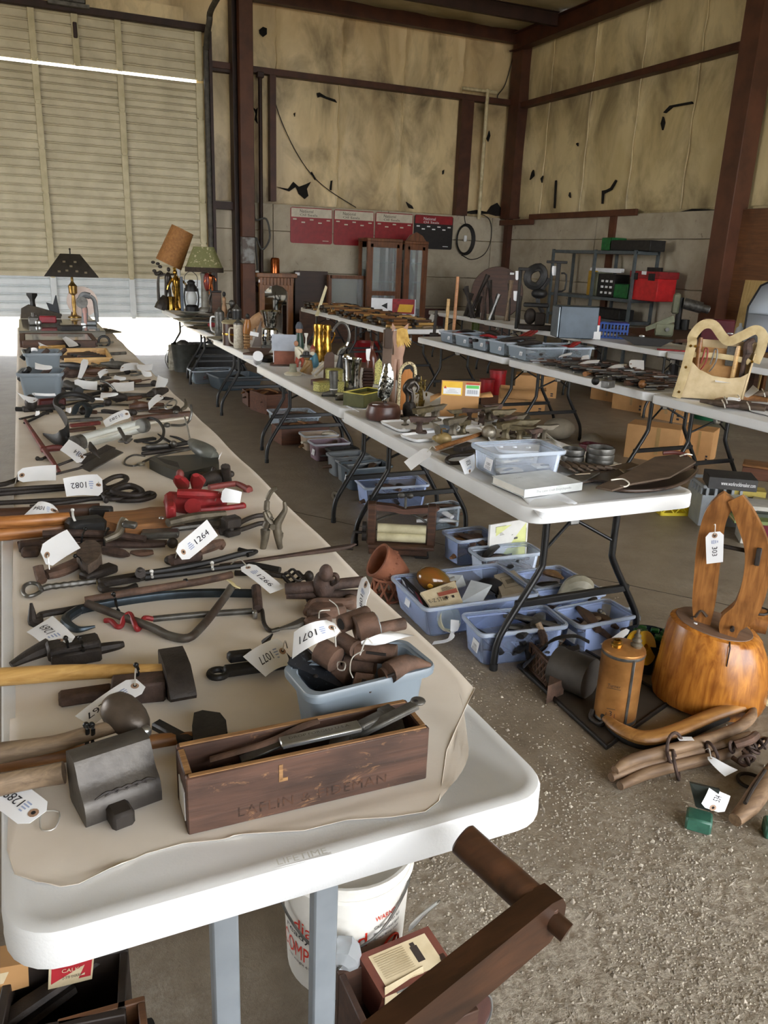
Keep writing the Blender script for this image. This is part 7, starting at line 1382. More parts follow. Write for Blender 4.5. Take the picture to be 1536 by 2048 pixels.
for i, (pts, lab, m) in enumerate((([(1230, 1541, .05), (1260, 1522, .055), (1320, 1505, .06), (1400, 1484, .06), (1470, 1458, .06), (1500, 1436, .06), (1506, 1420, .06)], 'topmost curved wooden hame of the stack at lower right', HW2), ([(1222, 1555, .03), (1270, 1536, .03), (1330, 1520, .03), (1420, 1494, .035), (1500, 1470, .04)], 'middle curved wooden hame of the stack at lower right', HW2), ([(1240, 1572, .02), (1290, 1548, .02), (1350, 1532, .02), (1440, 1512, .02), (1530, 1480, .02)], 'lowest curved wooden hame of the stack at lower right', HW2))):
 tool('harness_hame', lab, 'harness', ('hame', m, lambda g: g.pr(pts, [.014]+[.02]*(len(pts)-2)+[.014], 4, lift=0, n=10)), ('iron_edge', RUST2, lambda g: g.pr([(a, b+5, z-.006) for a, b, z in pts[1:-1]], .006, 3, lift=0)))
for i, (x, y, r, z) in enumerate(((1350, 1497, .05, .07), (1352, 1530, .045, .04), (1424, 1502, .03, .06))):
 g = MB().at(P(x, y, z), (70, 0, 20+30*i)); g.ring((0, 0, 0), r, .0055, 20, 8); tag(g.build('iron_ring', RUST2), ('large iron ring standing on the upper hame', 'iron ring hanging under the large one on the hames', 'small iron ring by the tag on the hames')[i], 'ring')
q = random.Random(9); o = tool('harness_chain', 'tangle of rusty chain links and hooks at the right of the hames, white tag', 'chain', ('hook', RUST, lambda g: g.pr([(1470, 1490, .07), (1500, 1480, .09), (1512, 1470, .09)], .015, 2, lift=0)), ('hook', RUST, lambda g: g.pr([(1465, 1515, .03), (1490, 1530, .03), (1500, 1515, .05), (1486, 1500, .06)], .008, 4, lift=0)))
for k in range(12):
 g = MB().at(P(1470+q.uniform(-14, 60), 1505+q.uniform(-22, 16), .03+q.uniform(0, .05)), (q.uniform(0, 90), q.uniform(0, 90), q.uniform(0, 180)), (1.4, 1, 1)); g.ring((0, 0, 0), .017, .005, 14, 6); g.M = Matrix(); g.build('chain_link', RUST2, o, world=True)
lot_tag(o, [(1412, 1514, .05), (1450, 1553, .02), (1476, 1540, .03), (1424, 1512, .06)], '', .012, (1410, 1500, .07))
tool('white_tag', 'white tag end showing behind the iron ring on the hames', 'tag', ('card', TAGP, lambda g: g.pb((1356, 1477, .085), (1386, 1477, .085), .02, .001, bev=0)))
tool('carved_log', 'curved brown hame with an iron strip at the right picture edge', 'harness', ('hame', HW2, lambda g: g.pr([(1470, 1640, .03), (1500, 1610, .035), (1528, 1570, .04), (1560, 1530, .05)], [.02, .03, .032, .03], 3, lift=0, n=12)), ('iron_edge', IRON, lambda g: g.pr([(1490, 1606, .07), (1506, 1576, .08), (1530, 1540, .09)], .006, 3, lift=0)))
tool('iron_hoop', 'dark iron ring lying on the floor by the right picture edge', 'ring', ('ring', IRON, lambda g: g.ring(P(1502, 1562, .008), .04, .006, 20, 8)))
GRN = mat('green_enamel', '3b6a58', '2c5244', .4, 0, 20)
o = tool('wedge_plate', 'dark triangular steel blade in a small green block, tag 534', 'tool', ('block', GRN, lambda g: g.pb((1374, 1622, .045), (1426, 1636, .045), .06, .045, bev=.006)), ('badge', mat('silver_badge', 'a9a395', '6c675c', .4, .4, 150), lambda g: g.ell(P(1402, 1614, .046), (.016, .01, .0015))), ('blade', mat('dark_green_steel', '3a403c', '2d322f', .4, .4), lambda g: g.add([P(1380, 1566, .12), P(1440, 1580, .12), P(1426, 1624, .05), P(1392, 1614, .05)]+[P(1380, 1566, .12)+V((.004, .008, 0)), P(1440, 1580, .12)+V((.004, .008, 0)), P(1426, 1624, .05)+V((.004, .008, 0)), P(1392, 1614, .05)+V((.004, .008, 0))], [(0, 1, 2, 3), (4, 5, 6, 7), (0, 1, 5, 4), (1, 2, 6, 5), (2, 3, 7, 6), (3, 0, 4, 7)])))
lot_tag(o, [(1447, 1628, .07), (1461, 1592, .10), (1419, 1574, .12), (1400, 1612, .09)], '534', .003, None, .6, logo=False)
tool('green_block', 'edge of a second green block at the right picture border', 'block', ('block', GRN, lambda g: g.pb((1530, 1640, .045), (1580, 1650, .045), .06, .045, bev=.006)))
# loose dirt and straw crumbs trodden over the concrete
from mathutils import noise as mn
q = random.Random(77); g = MB(); n = 0
while n < 13000:
 x, y = q.uniform(.55, 2.6), q.uniform(.35, 3.4); c = mn.noise(V((x*1.7, y*1.7, 3)))+.55*mn.noise(V((x*6, y*6, 1)))
 core = math.exp(-((x-1.22)/.42)**2-((y-1.15)/.95)**2)
 if q.random() > max(.012, core*(.55+1.1*c)): continue
 n += 1; r = q.uniform(.0014, .0048)*(1.9 if q.random() < .05 else 1); l = 1 if q.random() < .88 else q.uniform(2, 4); a = q.uniform(0, PI); ca, sa = math.cos(a)*r, math.sin(a)*r
 g.add([(x+ca*l, y+sa*l, .0005), (x-sa, y+ca, .0005), (x-ca*l, y-sa*l, .0005), (x+sa, y-ca, .0005), (x+q.uniform(-.4, .4)*r, y, r*q.uniform(.5, 1.1)/max(1, l*.6))], [(0, 1, 4), (1, 2, 4), (2, 3, 4), (3, 0, 4)], 0 if q.random() < .7 else 1)
o = tag(g.build('loose_dirt', [mat('dry_dirt_crumb', '9b9285', '847b6e', .9, scale=40), mat('pale_straw_crumb', 'bcb3a3', 'a1988a', .9, scale=40)], ang=10), 'loose dry dirt and straw crumbs strewn over the floor at lower right', 'dirt'); o['kind'] = 'stuff'
# --- near left floor: pail, crates, wooden crank
o = stand('plastic_pail', 'white joint-compound pail with red printing under the near table', 'pail', 688, 1905, 0)
PW = mat('scuffed_white_pail', 'dfddd6', 'c2bdb1', .4, 0, 10, thr=(.5, .75)); PRD = mat('pail_red_print', 'c8321f', 'b82c1b', .45)
MB().lathe([(108, 0), (112, 6), (124, 262), (128, 266), (128, 272), (122, 272), (112, 12), (0, 8)], 40).build('wall', PW, o)
MB().lathe([(124.5, 232), (129, 236), (129, 240), (125, 244)], 40).build('rim_band', PW, o)
def wrap(g, t, a0, z, w0, h0, m, rad_=118):
 k = MB().text(t, 1, fit=(w0, h0)); r = rad_+(z-130)*.045
 g.add([((r+1)*math.sin(a0+v.x/r), -(r+1)*math.cos(a0+v.x/r), z+v.y) for v in k.v], k.f, m)
g = MB(); wrap(g, 'diamond', -.28, 150, 150, 30, 0); wrap(g, 'ready', -.85, 125, 70, 18, 1); wrap(g, 'COMPOUND', -.55, 88, 175, 34, 0)
for i, t in enumerate(('Children can fall', 'into bucket and', 'drown. Keep away')): wrap(g, t, .72, 170-14*i, 62, 7, 1)
wrap(g, 'WARNING', .72, 190, 60, 11, 0); wrap(g, 'net weight 61.7', -.8, 60, 70, 8, 1)
for j in range(20):
 a = j*PI/10; pass
pts = [((120)*math.sin(.82+22*math.cos(a*PI/12)/118), -(120)*math.cos(.82+22*math.cos(a*PI/12)/118), 106+22*math.sin(a*PI/12)) for a in range(24)]; g.tube(pts, 2.2, 5, closed=True)
g.tube([(120*math.sin(.82+d/118), -120*math.cos(.82+d/118), 106+d) for d in (-16, 0, 16)], 2.2, 5)
g.build('printing', [PRD, INK], o)
MB().tube([(-124, 0, 236), (-118, -60, 180), (-40, -124, 130), (50, -122, 160), (110, -60, 210), (124, 0, 236)], 2.4, 8, 5).build('wire_handle', GUN, o)
o, w_, l_, h_ = box_open('wooden_box', 'dark wooden box of boxed goods on the floor beside the white pail', [(758, 2110), (960, 2010), (866, 1880), (664, 1934)], .17, wood('dark_crate_board', '4d3427', '33231b', 0, 8, .6), 'box', th=.014)
card('jar_box', 'red-brown cardboard box with a printed cream label in the dark wooden box', [(766, 1996, .16), (908, 1930, .16), (856, 1852, .19), (716, 1910, .19)], [mat('red_brown_carton', '6b3d30', '562f26', .6), CRM, DKT, mat('faint_print', '9a8a6a')], .1, [(.1, .12, .9, .88, 1), (.62, .35, .72, .72, 2), (.64, .72, .7, .8, 2)]+[(.14, .8-.05*k, .55, .812-.05*k, 3) for k in range(11)], 'box')
card('torn_label', 'torn cream label lying in front of the red-brown box', [(770, 2010, .15), (850, 1975, .15), (846, 1932, .17), (770, 1975, .17)], [CRM, GUN], .003, [(.3, .3, .6, .45, 1)], 'paper')
tool('steel_rule', 'bright pointed blade sticking out over the far corner of the dark wooden box', 'blade', ('blade', STL, lambda g: g.pr([(820, 1856, .19), (850, 1826, .24), (874, 1806, .28), (878, 1804, .285)], [.012, .014, .012, .004], 2, lift=0, flat=(1, .25))))
tool('plastic_bag', 'crumpled clear plastic bag beside the grey table leg', 'bag', ('bag', clear('crumpled_clear_bag', 'cfd4d8', .2, .6), lambda g: g.pr([(664, 1915, .17), (690, 1905, .19), (705, 1935, .15)], [.02, .034, .02], 4, lift=0, n=9)))
CKW = wood('dark_polished_crank_wood', '4d3120', '2c1c12', 0, 6, .35, .15)
o = T('wooden_crank', 'large dark wooden crank arm with a round handle peg, nearest the camera at the bottom', 'crank', (.2, .5, 0)); z0 = .74
def arm(g):
 A_, Bq = P(640, 2150, z0-.06), P(1100, 1782, z0+.01); x = (Bq-A_).normalized(); y = V((0, 0, 1)).cross(x).normalized(); n = x.cross(y); L_ = (Bq-A_).length
 g.M = Matrix(((x.x, y.x, n.x, A_.x), (x.y, y.y, n.y, A_.y), (x.z, y.z, n.z, A_.z), (0, 0, 0, 1)))
 g.prism([(-.25, -.074), (-.25, .0), (L_-.012, .0), (L_+.008, -.006), (L_+.014, -.024), (L_+.008, -.05), (L_-.02, -.07)], -.016, .018, ax='y'); g.M = Matrix()
part(o, 'arm', CKW, arm)
pa, pb_ = P(1074, 1812, z0-.02), P(926, 1678, z0+.02); d = (pa-pb_).normalized()
part(o, 'handle_peg', CKW, lambda g: g.cyl(pb_, pa, .0245, .0245, 24).cyl(pb_-d*.003, pb_, .021, .0245, 24))
part(o, 'peg_tenon', CKW, lambda g: g.cyl(pa, pa+d*.05, .0145, .0145, 18))
part(o, 'peg_wedge', WD, lambda g: g.box(tuple(pa+d*.026+V((0, 0, .008))), (.012, .008, .012), .002))
part(o, 'crank_post', CKW, lambda g: g.box((.17, .47, 0), (.09, .09, .56), .006))
# crates at lower left
o, w_, l_, h_ = box_open('wooden_crate', 'black-stained wooden crate with a red carton under the left end of the near table', [(60, 2085), (262, 2010), (246, 1905), (-60, 1930)], .2, wood('black_stained_board', '302620', '1f1915', 0, 8, .6), 'crate', th=.016)
fill(o, w_, l_, h_, 4, 'iron_bar', 'tub contents', (BLK, IRON), 'black iron lying in the crate with the red carton', 'irons in the black crate', 71, 1.3)
card('caulk_carton', 'small red and cream carton reading CALKS in the black crate', [(96, 1980, .18), (184, 1958, .18), (188, 1916, .24), (98, 1930, .24)], [CRM, mat('carton_red', 'b8323a', 'a32b33', .5), CRM, DKT], .06, [(.06, .2, .96, 1, 1), (.25, .32, .82, .52, 2)], 'carton', [('CALKS', .52, .72, .46, .16, 2), ('2-3/8 SHARP', .53, .42, .44, .12, 3)])
card('tan_carton', 'plain tan carton beside the red one in the black crate', [(0, 1990, .18), (58, 1972, .18), (56, 1926, .24), (0, 1936, .24)], [CB, CRM], .06, [(.0, .4, .3, .8, 1)], 'carton')
o, w_, l_, h_ = box_open('wooden_crate', 'orange-brown open crate in front of the black crate at the bottom left', [(130, 2130), (304, 2080), (284, 1990), (100, 2042)], .2, wood('orange_brown_board', '7d573a', '583b27', 0, 8, .55), 'crate', th=.014)
fill(o, w_, l_, h_, 3, 'iron_bar', 'tub contents', (WD, BLK), 'dark bar lying in the orange-brown crate', 'bars in the orange-brown crate', 72, 1.2)
fig('round_tin', 'round brown tin with a silver rim on the floor right of the dark wooden box', 'tin', 930, 2040, ('body', mat('brown_tin', '4b2f28', '39231e', .4), lambda g: g.at((0, 0, 34), (0, 80, -40)).cyl((0, 0, -22), (0, 0, 30), 42, n=30)), ('rim', STL, lambda g: g.at((0, 0, 34), (0, 80, -40)).ring((0, 0, 30), 42, 2.5, 30, 6)), z=0)
# ================================================================ third row
ZB[0] = .742
CNV = mat('cream_canvas', 'd0bd98', 'b9a47e', .75, 0, 10, st=.2, bs_=200); CNW = mat('cream_webbing', 'c3b189', 'ab976d', .8, 0, 14, st=.3, bs_=260)
bo = stand('tool_bag', 'cream canvas and leather lineman tool bag with a wide shoulder strap, on the third-row table', 'bag', 1418, 800, .742, rz=-8)
TW = .13
MB().prism([(-66, 0), (60, 8), (64, 40), (66, 62), (52, 52), (30, 48), (0, 50), (-26, 60), (-42, 74), (-52, 74)], -16, -12, ax='y').build('front_pocket', CNV, bo)
MB().prism([(-66, 0), (60, 8), (70, 118), (-40, 116)], 12, 15, ax='y').build('back_panel', CNV, bo)
for x0, x1, xx in ((-66, -46, 0), (58, 66, 0)): pass
MB().add([(-66, -16, 0), (-66, 14, 0), (-44, 14, 116), (-50, -16, 100)], [(0, 1, 2, 3)]).build('side_panel', CNV, bo, solid=2.5); MB().add([(60, -16, 8), (60, 14, 8), (70, 14, 118), (66, -16, 62)], [(0, 1, 2, 3)]).build('side_panel', CNV, bo, solid=2.5)
MB().box((-2, 0, 3), (122, 26, 3)).build('bottom', CNV, bo)
MB().tube([(-60, -17.5, 0), (-52, -17.5, 50), (-46, -17, 106), (-48, -8, 122), (-34, -4, 144), (-14, -2, 146), (6, -4, 126), (20, -6, 118), (42, -4, 130), (62, 0, 142), (76, 0, 134), (78, 2, 110), (71, 6, 80)], 9, 6, 5, flat=(1, .12), up=(0, 1, 0)).build('shoulder_strap', CNW, bo, ang=60)
for x, z in ((-56, 12), (-50, 62), (-47, 104), (-38, 104), (68, 84)): MB().at((x, -18.6, z), (90, 0, 0)).lathe([(2.8, 0), (2.6, 1.4), (0, 1.8)], 10).build('rivet', BRS, bo)
MB().box((-2, 8, 40), (104, 3, 62)).build('tool_board', mat('tan_plain_leather', 'b58a58', '9c7446', .6), bo)
MB().tube([(-42, -1, 86), (0, -2, 88), (50, -1, 84), (62, 0, 80)], 6, 6, 2, flat=(.25, 1), up=(0, 0, 1)).build('loop_webbing', CNW, bo)
for x, m in ((-18, REDP), (0, GUN)): MB().tube([(x-8, -3, 56), (x-2, -3, 66), (x+2, -3, 80), (x+1, -3, 98), (x-4, -3, 100), (x-5, -3, 88), (x-8, -3, 70)], 1.4, 6, 4).build('wire_hook', m, bo)
def bagtool(n, lab, *ps):
 o = T(n, lab, 'tool', bo.location, bo.rotation_euler.z); PXS[o.name] = PXS[bo.name]
 for a, m, f in ps: g = MB(); f(g); g.build(a, m, o)
bagtool('wood_chisel', 'wooden-handled tool at the left of the canvas bag', ('handle', WM, lambda g: g.tube([(-32, 2, 60), (-34, 2, 96), (-34, 2, 120)], [5, 6, 4], 10, 3)))
bagtool('old_hatchet', 'old wooden-handled hatchet at the right of the canvas bag', ('handle', WL, lambda g: g.tube([(36, 0, 40), (37, 0, 92), (38, 0, 110)], [4, 5, 4], 8, 2)), ('head', GUN, lambda g: g.box((26, 0, 70), (16, 4, 38), 1)))
bagtool('large_pliers', 'brown steel pliers in the right loop of the canvas bag', ('handle', RUST2, lambda g: g.tube([(52, 0, 50), (52, 0, 84), (56, 0, 100)], [5, 5, 8], 8, 3)), ('jaw', RUST2, lambda g: g.tube([(56, 0, 98), (54, 0, 116), (64, 0, 124)], [9, 8, 4], 8, 3)))
lot_tag(bo, [(1494, 740, .93), (1478, 766, .87), (1492, 768, .87), (1500, 742, .93)], '', .002); lot_tag(bo, [(1430, 750, .90), (1430, 764, .875), (1467, 766, .875), (1468, 751, .90)], '', .002, label='cream card tag on a white string')
for i, (a, b, c, m) in enumerate((((1420, 806), (1455, 802), (1500, 808), LEA), ((1432, 800), (1480, 794), (1536, 800), WM), ((1400, 802), (1450, 808), (1530, 818), LEA), ((1500, 792), (1530, 786), (1570, 788), LEA), ((1450, 812), (1500, 812), (1560, 818), RUST2))):
 o = tool('strap_bundle', 'brown leather strap bundle tied with white cord, right of the canvas bag', 'strap', ('strap', m, lambda g: g.pr([a, b, c], [.012, .03, .022], 4, flat=(1, .75), n=9)), ('cord', mat('white_cord', ''), lambda g: g.pr([(b[0]-6, b[1]-8, .80), (b[0]-2, b[1], .80), (b[0], b[1]+8, .75)], .004, 3, lift=0)), group='leather bundles by the canvas bag')
 if i in (1, 3): lot_tag(o, [(1486, 790, .79), (1506, 770, .84), (1518, 780, .83), (1494, 796, .78)] if i == 3 else [(1482, 798, .80), (1456, 794, .81), (1454, 800, .80), (1480, 803, .79)], '', .004)
lot_tag(o, [(1498, 822, .745), (1550, 836, .74), (1545, 826, .745), (1495, 816, .75)], '', .004)
q = random.Random(31); DT = (BLK, IRON, BLK, GUN, WD, STL, STL)
for i in range(140):
 p0 = V((3.98+.3*(i % 2)+q.uniform(-.03, .03), 4.42+.042*(i//2 % 44), .7425+.012*(i//2 % 2)+.026*(i > 87))); d = V((.1, -.02, 0))*q.uniform(.7, 1.35); d.rotate(Euler((0, 0, q.uniform(-.14, .12)))); m = q.choice(DT)
 o = T('file_tool', 'slim dark file or chisel in the long heap on the third-row table', 'file', p0, math.atan2(d.y, d.x), 'files heaped on the third row'); L_ = d.length
 MB().box((L_*.5, 0, .002), (L_*1.2, .022, .009), .002).build('blade', m, o); MB().cyl((L_*1.1, 0, .01), (L_*1.8, 0, .011), .011, .008, 8).build('handle', WD, o)
ZB[0] = .742
for c, lab in (([(1040, 700, .82), (1072, 695, .83), (1074, 704, .80), (1042, 709, .79)], ''), ([(1152, 730, .79), (1196, 726, .80), (1200, 720, .81), (1170, 722, .81)], ''), ([(1208, 740, .78), (1252, 734, .79), (1254, 728, .80), (1226, 730, .80)], ''), ([(1259, 736, .79), (1288, 740, .79), (1288, 721, .84), (1258, 720, .84)], ''), ([(1162, 720, .79), (1178, 718, .79), (1178, 710, .81), (1164, 712, .81)], ''), ([(1115, 716, .80), (1142, 710, .81), (1145, 705, .82), (1122, 710, .81)], '')):
 o = tool('punch', 'dark punch under a white tag in the third-row heap', 'punch', ('body', BLK, lambda g: g.pr([(c[0][0]-10, c[0][1]+3), (c[1][0]+10, c[1][1]+8)], .01, 1)), group='tagged punches on the third row'); lot_tag(o, c, '', .003)
for lab, hx, hy, a, b, m in (('wooden brace with a round black knob, front edge of the third-row table', 1191, 762, (1170, 748), (1200, 740), WM), ('large brown-handled screw tool beside the canvas bag', 1285, 768, (1250, 766), (1360, 766), WD), ('square-headed grey hammer at the front edge of the third-row table', 1217, 770, (1220, 758), (1270, 752), IRON)):
 o = tool('hand_tool', lab, 'tool', ('shaft', m, lambda g: g.pr([a, b], [.02, .016], 1)), ('knob', (BLK, WM, GUN)[('knob' in lab)*0+('screw' in lab)+2*('square' in lab)], lambda g: g.pe((hx, hy), (.03, .028, .03)) if 'square' not in lab else g.pb((1210, 762, .80), (1224, 760, .80), .06, .05, bev=.004)))
tool('plane_tool', 'dark plane with a turned knob lying before the canvas bag', 'plane', ('body', WD, lambda g: g.pb((1280, 752), (1350, 758), .07, .04, 0, .008)), ('knob', BLK, lambda g: g.pe((1335, 748, .77), (.025, .025, .03))))
# clear bins
BYS = [P(a, b, .742).y for a, b in ((899, 682), (913, 689), (936, 697), (966, 705), (1003, 714))]+[P(1003, 714, .742).y-.36]
for i in range(6):
 y0, y1 = (BYS[i+1], BYS[i]) if i < 5 else (BYS[5]+.05, BYS[4]+.1)
 zt = .742+(.11, .115, .12, .125, .12, .11)[i]; c4 = (V((4.15 if i < 5 else 4.55, (y0+y1)/2, zt)), .43 if i < 5 else .3, y1-y0-.012, 0.)
 o, w_, l_, h_ = tub('storage_bin', '%s clear plastic bin counted from the left on the third-row table' % ('first', 'second', 'third', 'fourth', 'fifth', 'sixth')[i], 'bin', c4, zt, .7425, CLRG, .9, rim=RIMC)
 sticker(o, w_, l_, h_, s_=.035); fill(o, w_, l_, h_*1.5, 3, 'plier_tool', 'tool', (BLK, IRON, REDP), 'dark tool lying in the clear bins on the third row', 'tools in the clear bins', 90+i, 1.4)
for k in range(3): tool('red_pliers', 'dark red plier handles sticking out of the clear bins', 'pliers', ('handle', REDP, lambda g: g.pr([(1030+10*k, 678, .87), (1062+6*k, 662, .91)], .012, 1, lift=0)), group='red plier handles in the clear bins')
# hammer table beyond, with handles and tags
for i in range(125):
 p0 = V((4.16+.36*(i % 2)+q.uniform(-.03, .03), 9.0+.054*(i//2), .758+.034*(i//2 % 3))); a = q.choice((0, PI))+q.uniform(-.12, .1); L_ = q.uniform(.2, .34); m = q.choice((WM, WD, WL, WG, WM))
 o = T('claw_hammer', 'wood-handled hammer in the heap on the far third-row table', 'hammer', p0, a, 'hammers on the far table')
 MB().cyl((-L_*.5, 0, 0), (L_*.5, 0, 0), .017, .013, 8).build('handle', m, o); MB().box((L_*.5, 0, -.013), (.03, .11, .03), .005).build('head', IRON, o)
ZB[0] = .742
for c in ([(803, 638, .78), (826, 640, .78), (824, 632, .82), (806, 634, .82)], [(854, 645, .80), (862, 628, .87), (870, 630, .87), (866, 645, .80)], [(664, 616, .78), (676, 614, .78), (670, 604, .84), (662, 606, .84)], [(726, 622, .78), (742, 620, .78), (738, 616, .8), (728, 617, .8)]):
 o = tool('hand_sledge', 'tagged short hammer in the heap on the far third-row table', 'hammer', ('handle', WM, lambda g: g.pr([(c[0][0]-14, c[0][1]+4), (c[1][0]+8, c[1][1]+3)], .015, 1)), ('head', IRON, lambda g: g.pe((c[1][0]+9, c[1][1]+3), (.05, .03, .03))), group='tagged hammers on the far table'); lot_tag(o, c, '', .003)
for x, y, h, lab, m in ((891, 672, 72, 'light handle standing upright between the hammer heap and the bins', WL), (906, 678, 120, 'tall reddish wooden rod standing beside the upright handle', WO), (868, 672, 50, 'dark iron tool standing upright by the white tag', IRON)):
 fig('upright_tool', lab, 'tool', x, y, ('shaft', m, lambda g: g.tube([(0, 0, 2), (2, 0, h)], 3.2, 8)), ('foot', IRON, lambda g: g.box((0, 0, 0), (18, 14, 6), 1)))
o = fig('leaning_paddle', 'pale cream split paddle leaning on the far end of the hammer table', 'paddle', 640, 624, ('blade', mat('cream_paddle', 'e0d6b0', 'cdc298', .5), lambda g: g.add([(-10, -2, -8), (-3, -2, -8), (14, -2, 48), (10, -2, 52), (-10, 2, -8), (-3, 2, -8), (14, 2, 48), (10, 2, 52)], [(0, 1, 2, 3), (4, 5, 6, 7), (0, 1, 5, 4), (1, 2, 6, 5), (2, 3, 7, 6), (3, 0, 4, 7)])))
o = fig('yard_sign', 'small sign with a red and yellow panel behind the hammer table', 'sign', 803, 656, ('board', TAGP, lambda g: g.box((-18, 0, 20), (88, 2, 36))), ('red_panel', REDP, lambda g: g.box((2, -2, 28), (44, 2, 28))), ('yellow_panel', mat('sign_yellow', 'd8a92c', 'cb9c24', .5), lambda g: g.prism([(-10, 31), (18, 31), (22, 46), (-6, 46)], -3.6, -3.1, ax='y')), ('arrow', BLK, lambda g: g.prism([(-42, 42), (-30, 36), (-30, 48)], -1.4, -1.1, ax='y')), ('leg', GUN, lambda g: g.box((-50, 0, -30), (2, 2, 60)).box((20, 0, -30), (2, 2, 60))), z=.5)
# under third row: cartons, red cans, clothing, tubs
def carton(lab, x, y, w, h, d=40, rz=0, z=0, flaps=False):
 o = stand('cardboard_box', lab, 'box', x, y, z, rz=rz)
 for c, dd in (((0, -d/2, 0), (w, 1.5, h)), ((0, d/2, 0), (w, 1.5, h)), ((-w/2, 0, 0), (1.5, d, h)), ((w/2, 0, 0), (1.5, d, h))): MB().box(c, dd).build('wall', CB, o)
 if flaps:
  g = MB().add([(-w/2, -d/2, h), (w/2, -d/2, h), (w/2-4, -d/2-14, h-16), (-w/2+4, -d/2-14, h-16)], [(0, 1, 2, 3)]); g.build('flap', CB, o, solid=1.5)
 else: MB().box((0, 0, h-1), (w, d, 2)).build('lid', CB, o)
 MB().box((w*.1, -d/2-.9, h*.2), (w*.07, .4, h*.8)).build('tape', mat('brown_tape', 'a08355', '8f734a', .35), o)
 for k in range(2): MB().box((w*.4, -d/2-1, h*.08+k*h*.1), (w*.06, .4, h*.06)).build('print_mark', INK, o)
 return o
carton('tan cardboard box under the canvas bag table, taped on top', 1305, 915, 100, 66, 60, -10); carton('tan carton with grey tape right of the taped box', 1392, 916, 60, 60, 60, -10)
carton('long tan carton against the far side under the third row, left of three', 1215, 800, 60, 50, 30, -30); carton('long tan carton under the third row, middle of three', 1262, 820, 70, 62, 30, -30); carton('long tan carton under the third row, right of three', 1330, 838, 90, 66, 30, -30)
carton('open cardboard box with flaps below the files', 1042, 820, 90, 44, 50, 0, 0, True); carton('upright cardboard box behind the open one below the files', 1070, 790, 80, 40, 50)
for x, y, w, h, lab in ((993, 788, 15, 48, 'tall red coffee can with a red lid under the third row'), (972, 792, 13, 34, 'shorter red can beside the tall one under the third row')):
 fig('coffee_can', lab, 'can', x, y, ('body', mat('red_plastic_can', 'a51f26', '8f1a20', .35), lambda g: g.lathe([(w, 0), (w+1, 4), (w+1, h-6), (0, h-6)], 20)), ('lid', REDP, lambda g: g.lathe([(w+2, h-6), (w+2, h), (0, h+1)], 20)), z=0)
fig('red_bin', 'red plastic bin on the floor behind the chrome vase', 'bin', 732, 722, ('wall', mat('red_bin_plastic', '8f1b20', '7a161b', .4), lambda g: g.lathe([(22, 0), (28, 36), (29, 38), (27, 37), (21, 2), (0, 2)], 20)), z=0)
o, w_, l_, h_ = tub('storage_tub', 'dark maroon tub under the third row behind the trays', 'tub', [(1180, 890), (1240, 905), (1200, 885), (1150, 880)], .2, .001, mat('maroon_tub', '571d24', '471820', .4), .9); fill(o, w_, l_, h_, 4, 'cloth_roll', 'cloth', (BRL, REDD), 'rolled cloth in the maroon tub', 'cloths in the maroon tub', 3)
tool('cap_hat', 'pale canvas cap on a pile of clothing beyond the near middle table', 'hat', ('crown', mat('pale_grey_canvas', '8f8675', '7b7263', .8), lambda g: g.pe((1186, 862, .12), (.11, .1, .08)).pe((1120, 836, .2), (.16, .14, .1))), ('brim', mat('pale_grey_canvas', ''), lambda g: g.pe((1160, 872, .1), (.14, .1, .02)))); bpy.data.objects['cap_hat'].location.z -= .1
fig('green_tub', 'green plastic tub under the canvas bag table', 'tub', 1420, 836, ('wall', mat('green_tub', '1d5c3c', '174b31', .4), lambda g: g.lathe([(38, 0), (42, 36), (43, 38), (40, 37), (36, 2), (0, 2)], 22)), z=0)
# crates, books at the right picture edge on the floor
fig('yellow_crate', 'bright yellow plastic crate at the corner of the near middle table', 'crate', 1338, 1024, ('frame', mat('yellow_crate', 'd6c22e', 'c2af24', .4), lambda g: g.at((0, 0, 0), (0, 0, 25)).box((0, 0, 0), (56, 50, 3)).box((-27, -24, 0), (3, 3, 40)).box((27, -24, 0), (3, 3, 40)).box((0, -24, 34), (56, 3, 6)).box((0, -24, 0), (56, 3, 6)).box((0, 24, 0), (56, 3, 40)).box((27, 0, 0), (3, 50, 40)).tube([(-26, -24, 4), (0, -24, 36), (26, -24, 4)], 1.6, 4).tube([(-26, -24, 36), (0, -24, 4), (26, -24, 36)], 1.6, 4)), z=0)
fig('grey_crate', 'grey plastic milk crate right of the yellow crate', 'crate', 1430, 1040, ('wall', mat('pale_grey_crate', '9aa0a4', '8a9094', .4), lambda g: g.at((0, 0, 0), (0, 0, 22)).box((0, -40, 0), (96, 3, 62)).box((0, 40, 0), (96, 3, 62)).box((-47, 0, 0), (3, 80, 62)).box((47, 0, 0), (3, 80, 62)).box((0, 0, 0), (94, 80, 3))), ('top_rail', mat('pale_grey_crate', ''), lambda g: g.at((0, 0, 0), (0, 0, 22)).box((0, -41, 76), (98, 4, 6)).box((0, 41, 76), (98, 4, 6)).box((-48, 0, 76), (4, 84, 6)).box((48, 0, 76), (4, 84, 6))), ('rib', mat('pale_grey_crate', ''), lambda g: [g.at((0, 0, 0), (0, 0, 22)).box((-40+16*k, -41, 60), (5, 3, 18)) for k in range(6)]+[g.at((0, 0, 0), (0, 0, 22)).box((-48, -30+15*k, 60), (3, 5, 18)) for k in range(5)]), z=0)
o = stand('black_carton', 'black carton lettered with a web address lying on the grey crate', 'carton', 1462, 978, .30, rz=12)
MB().box((0, 24, 0), (92, 68, 24), 1).build('body', mat('dusty_black_carton', '2a2a2b', '3c3b39', .5, 0, 8), o); g = MB().at((10, -10.6, 13), (90, 0, 0)); g.text('www.workrockbreaker.com', 8, 0, 0, (64, 8)); g.build('lettering', TAGP, o)
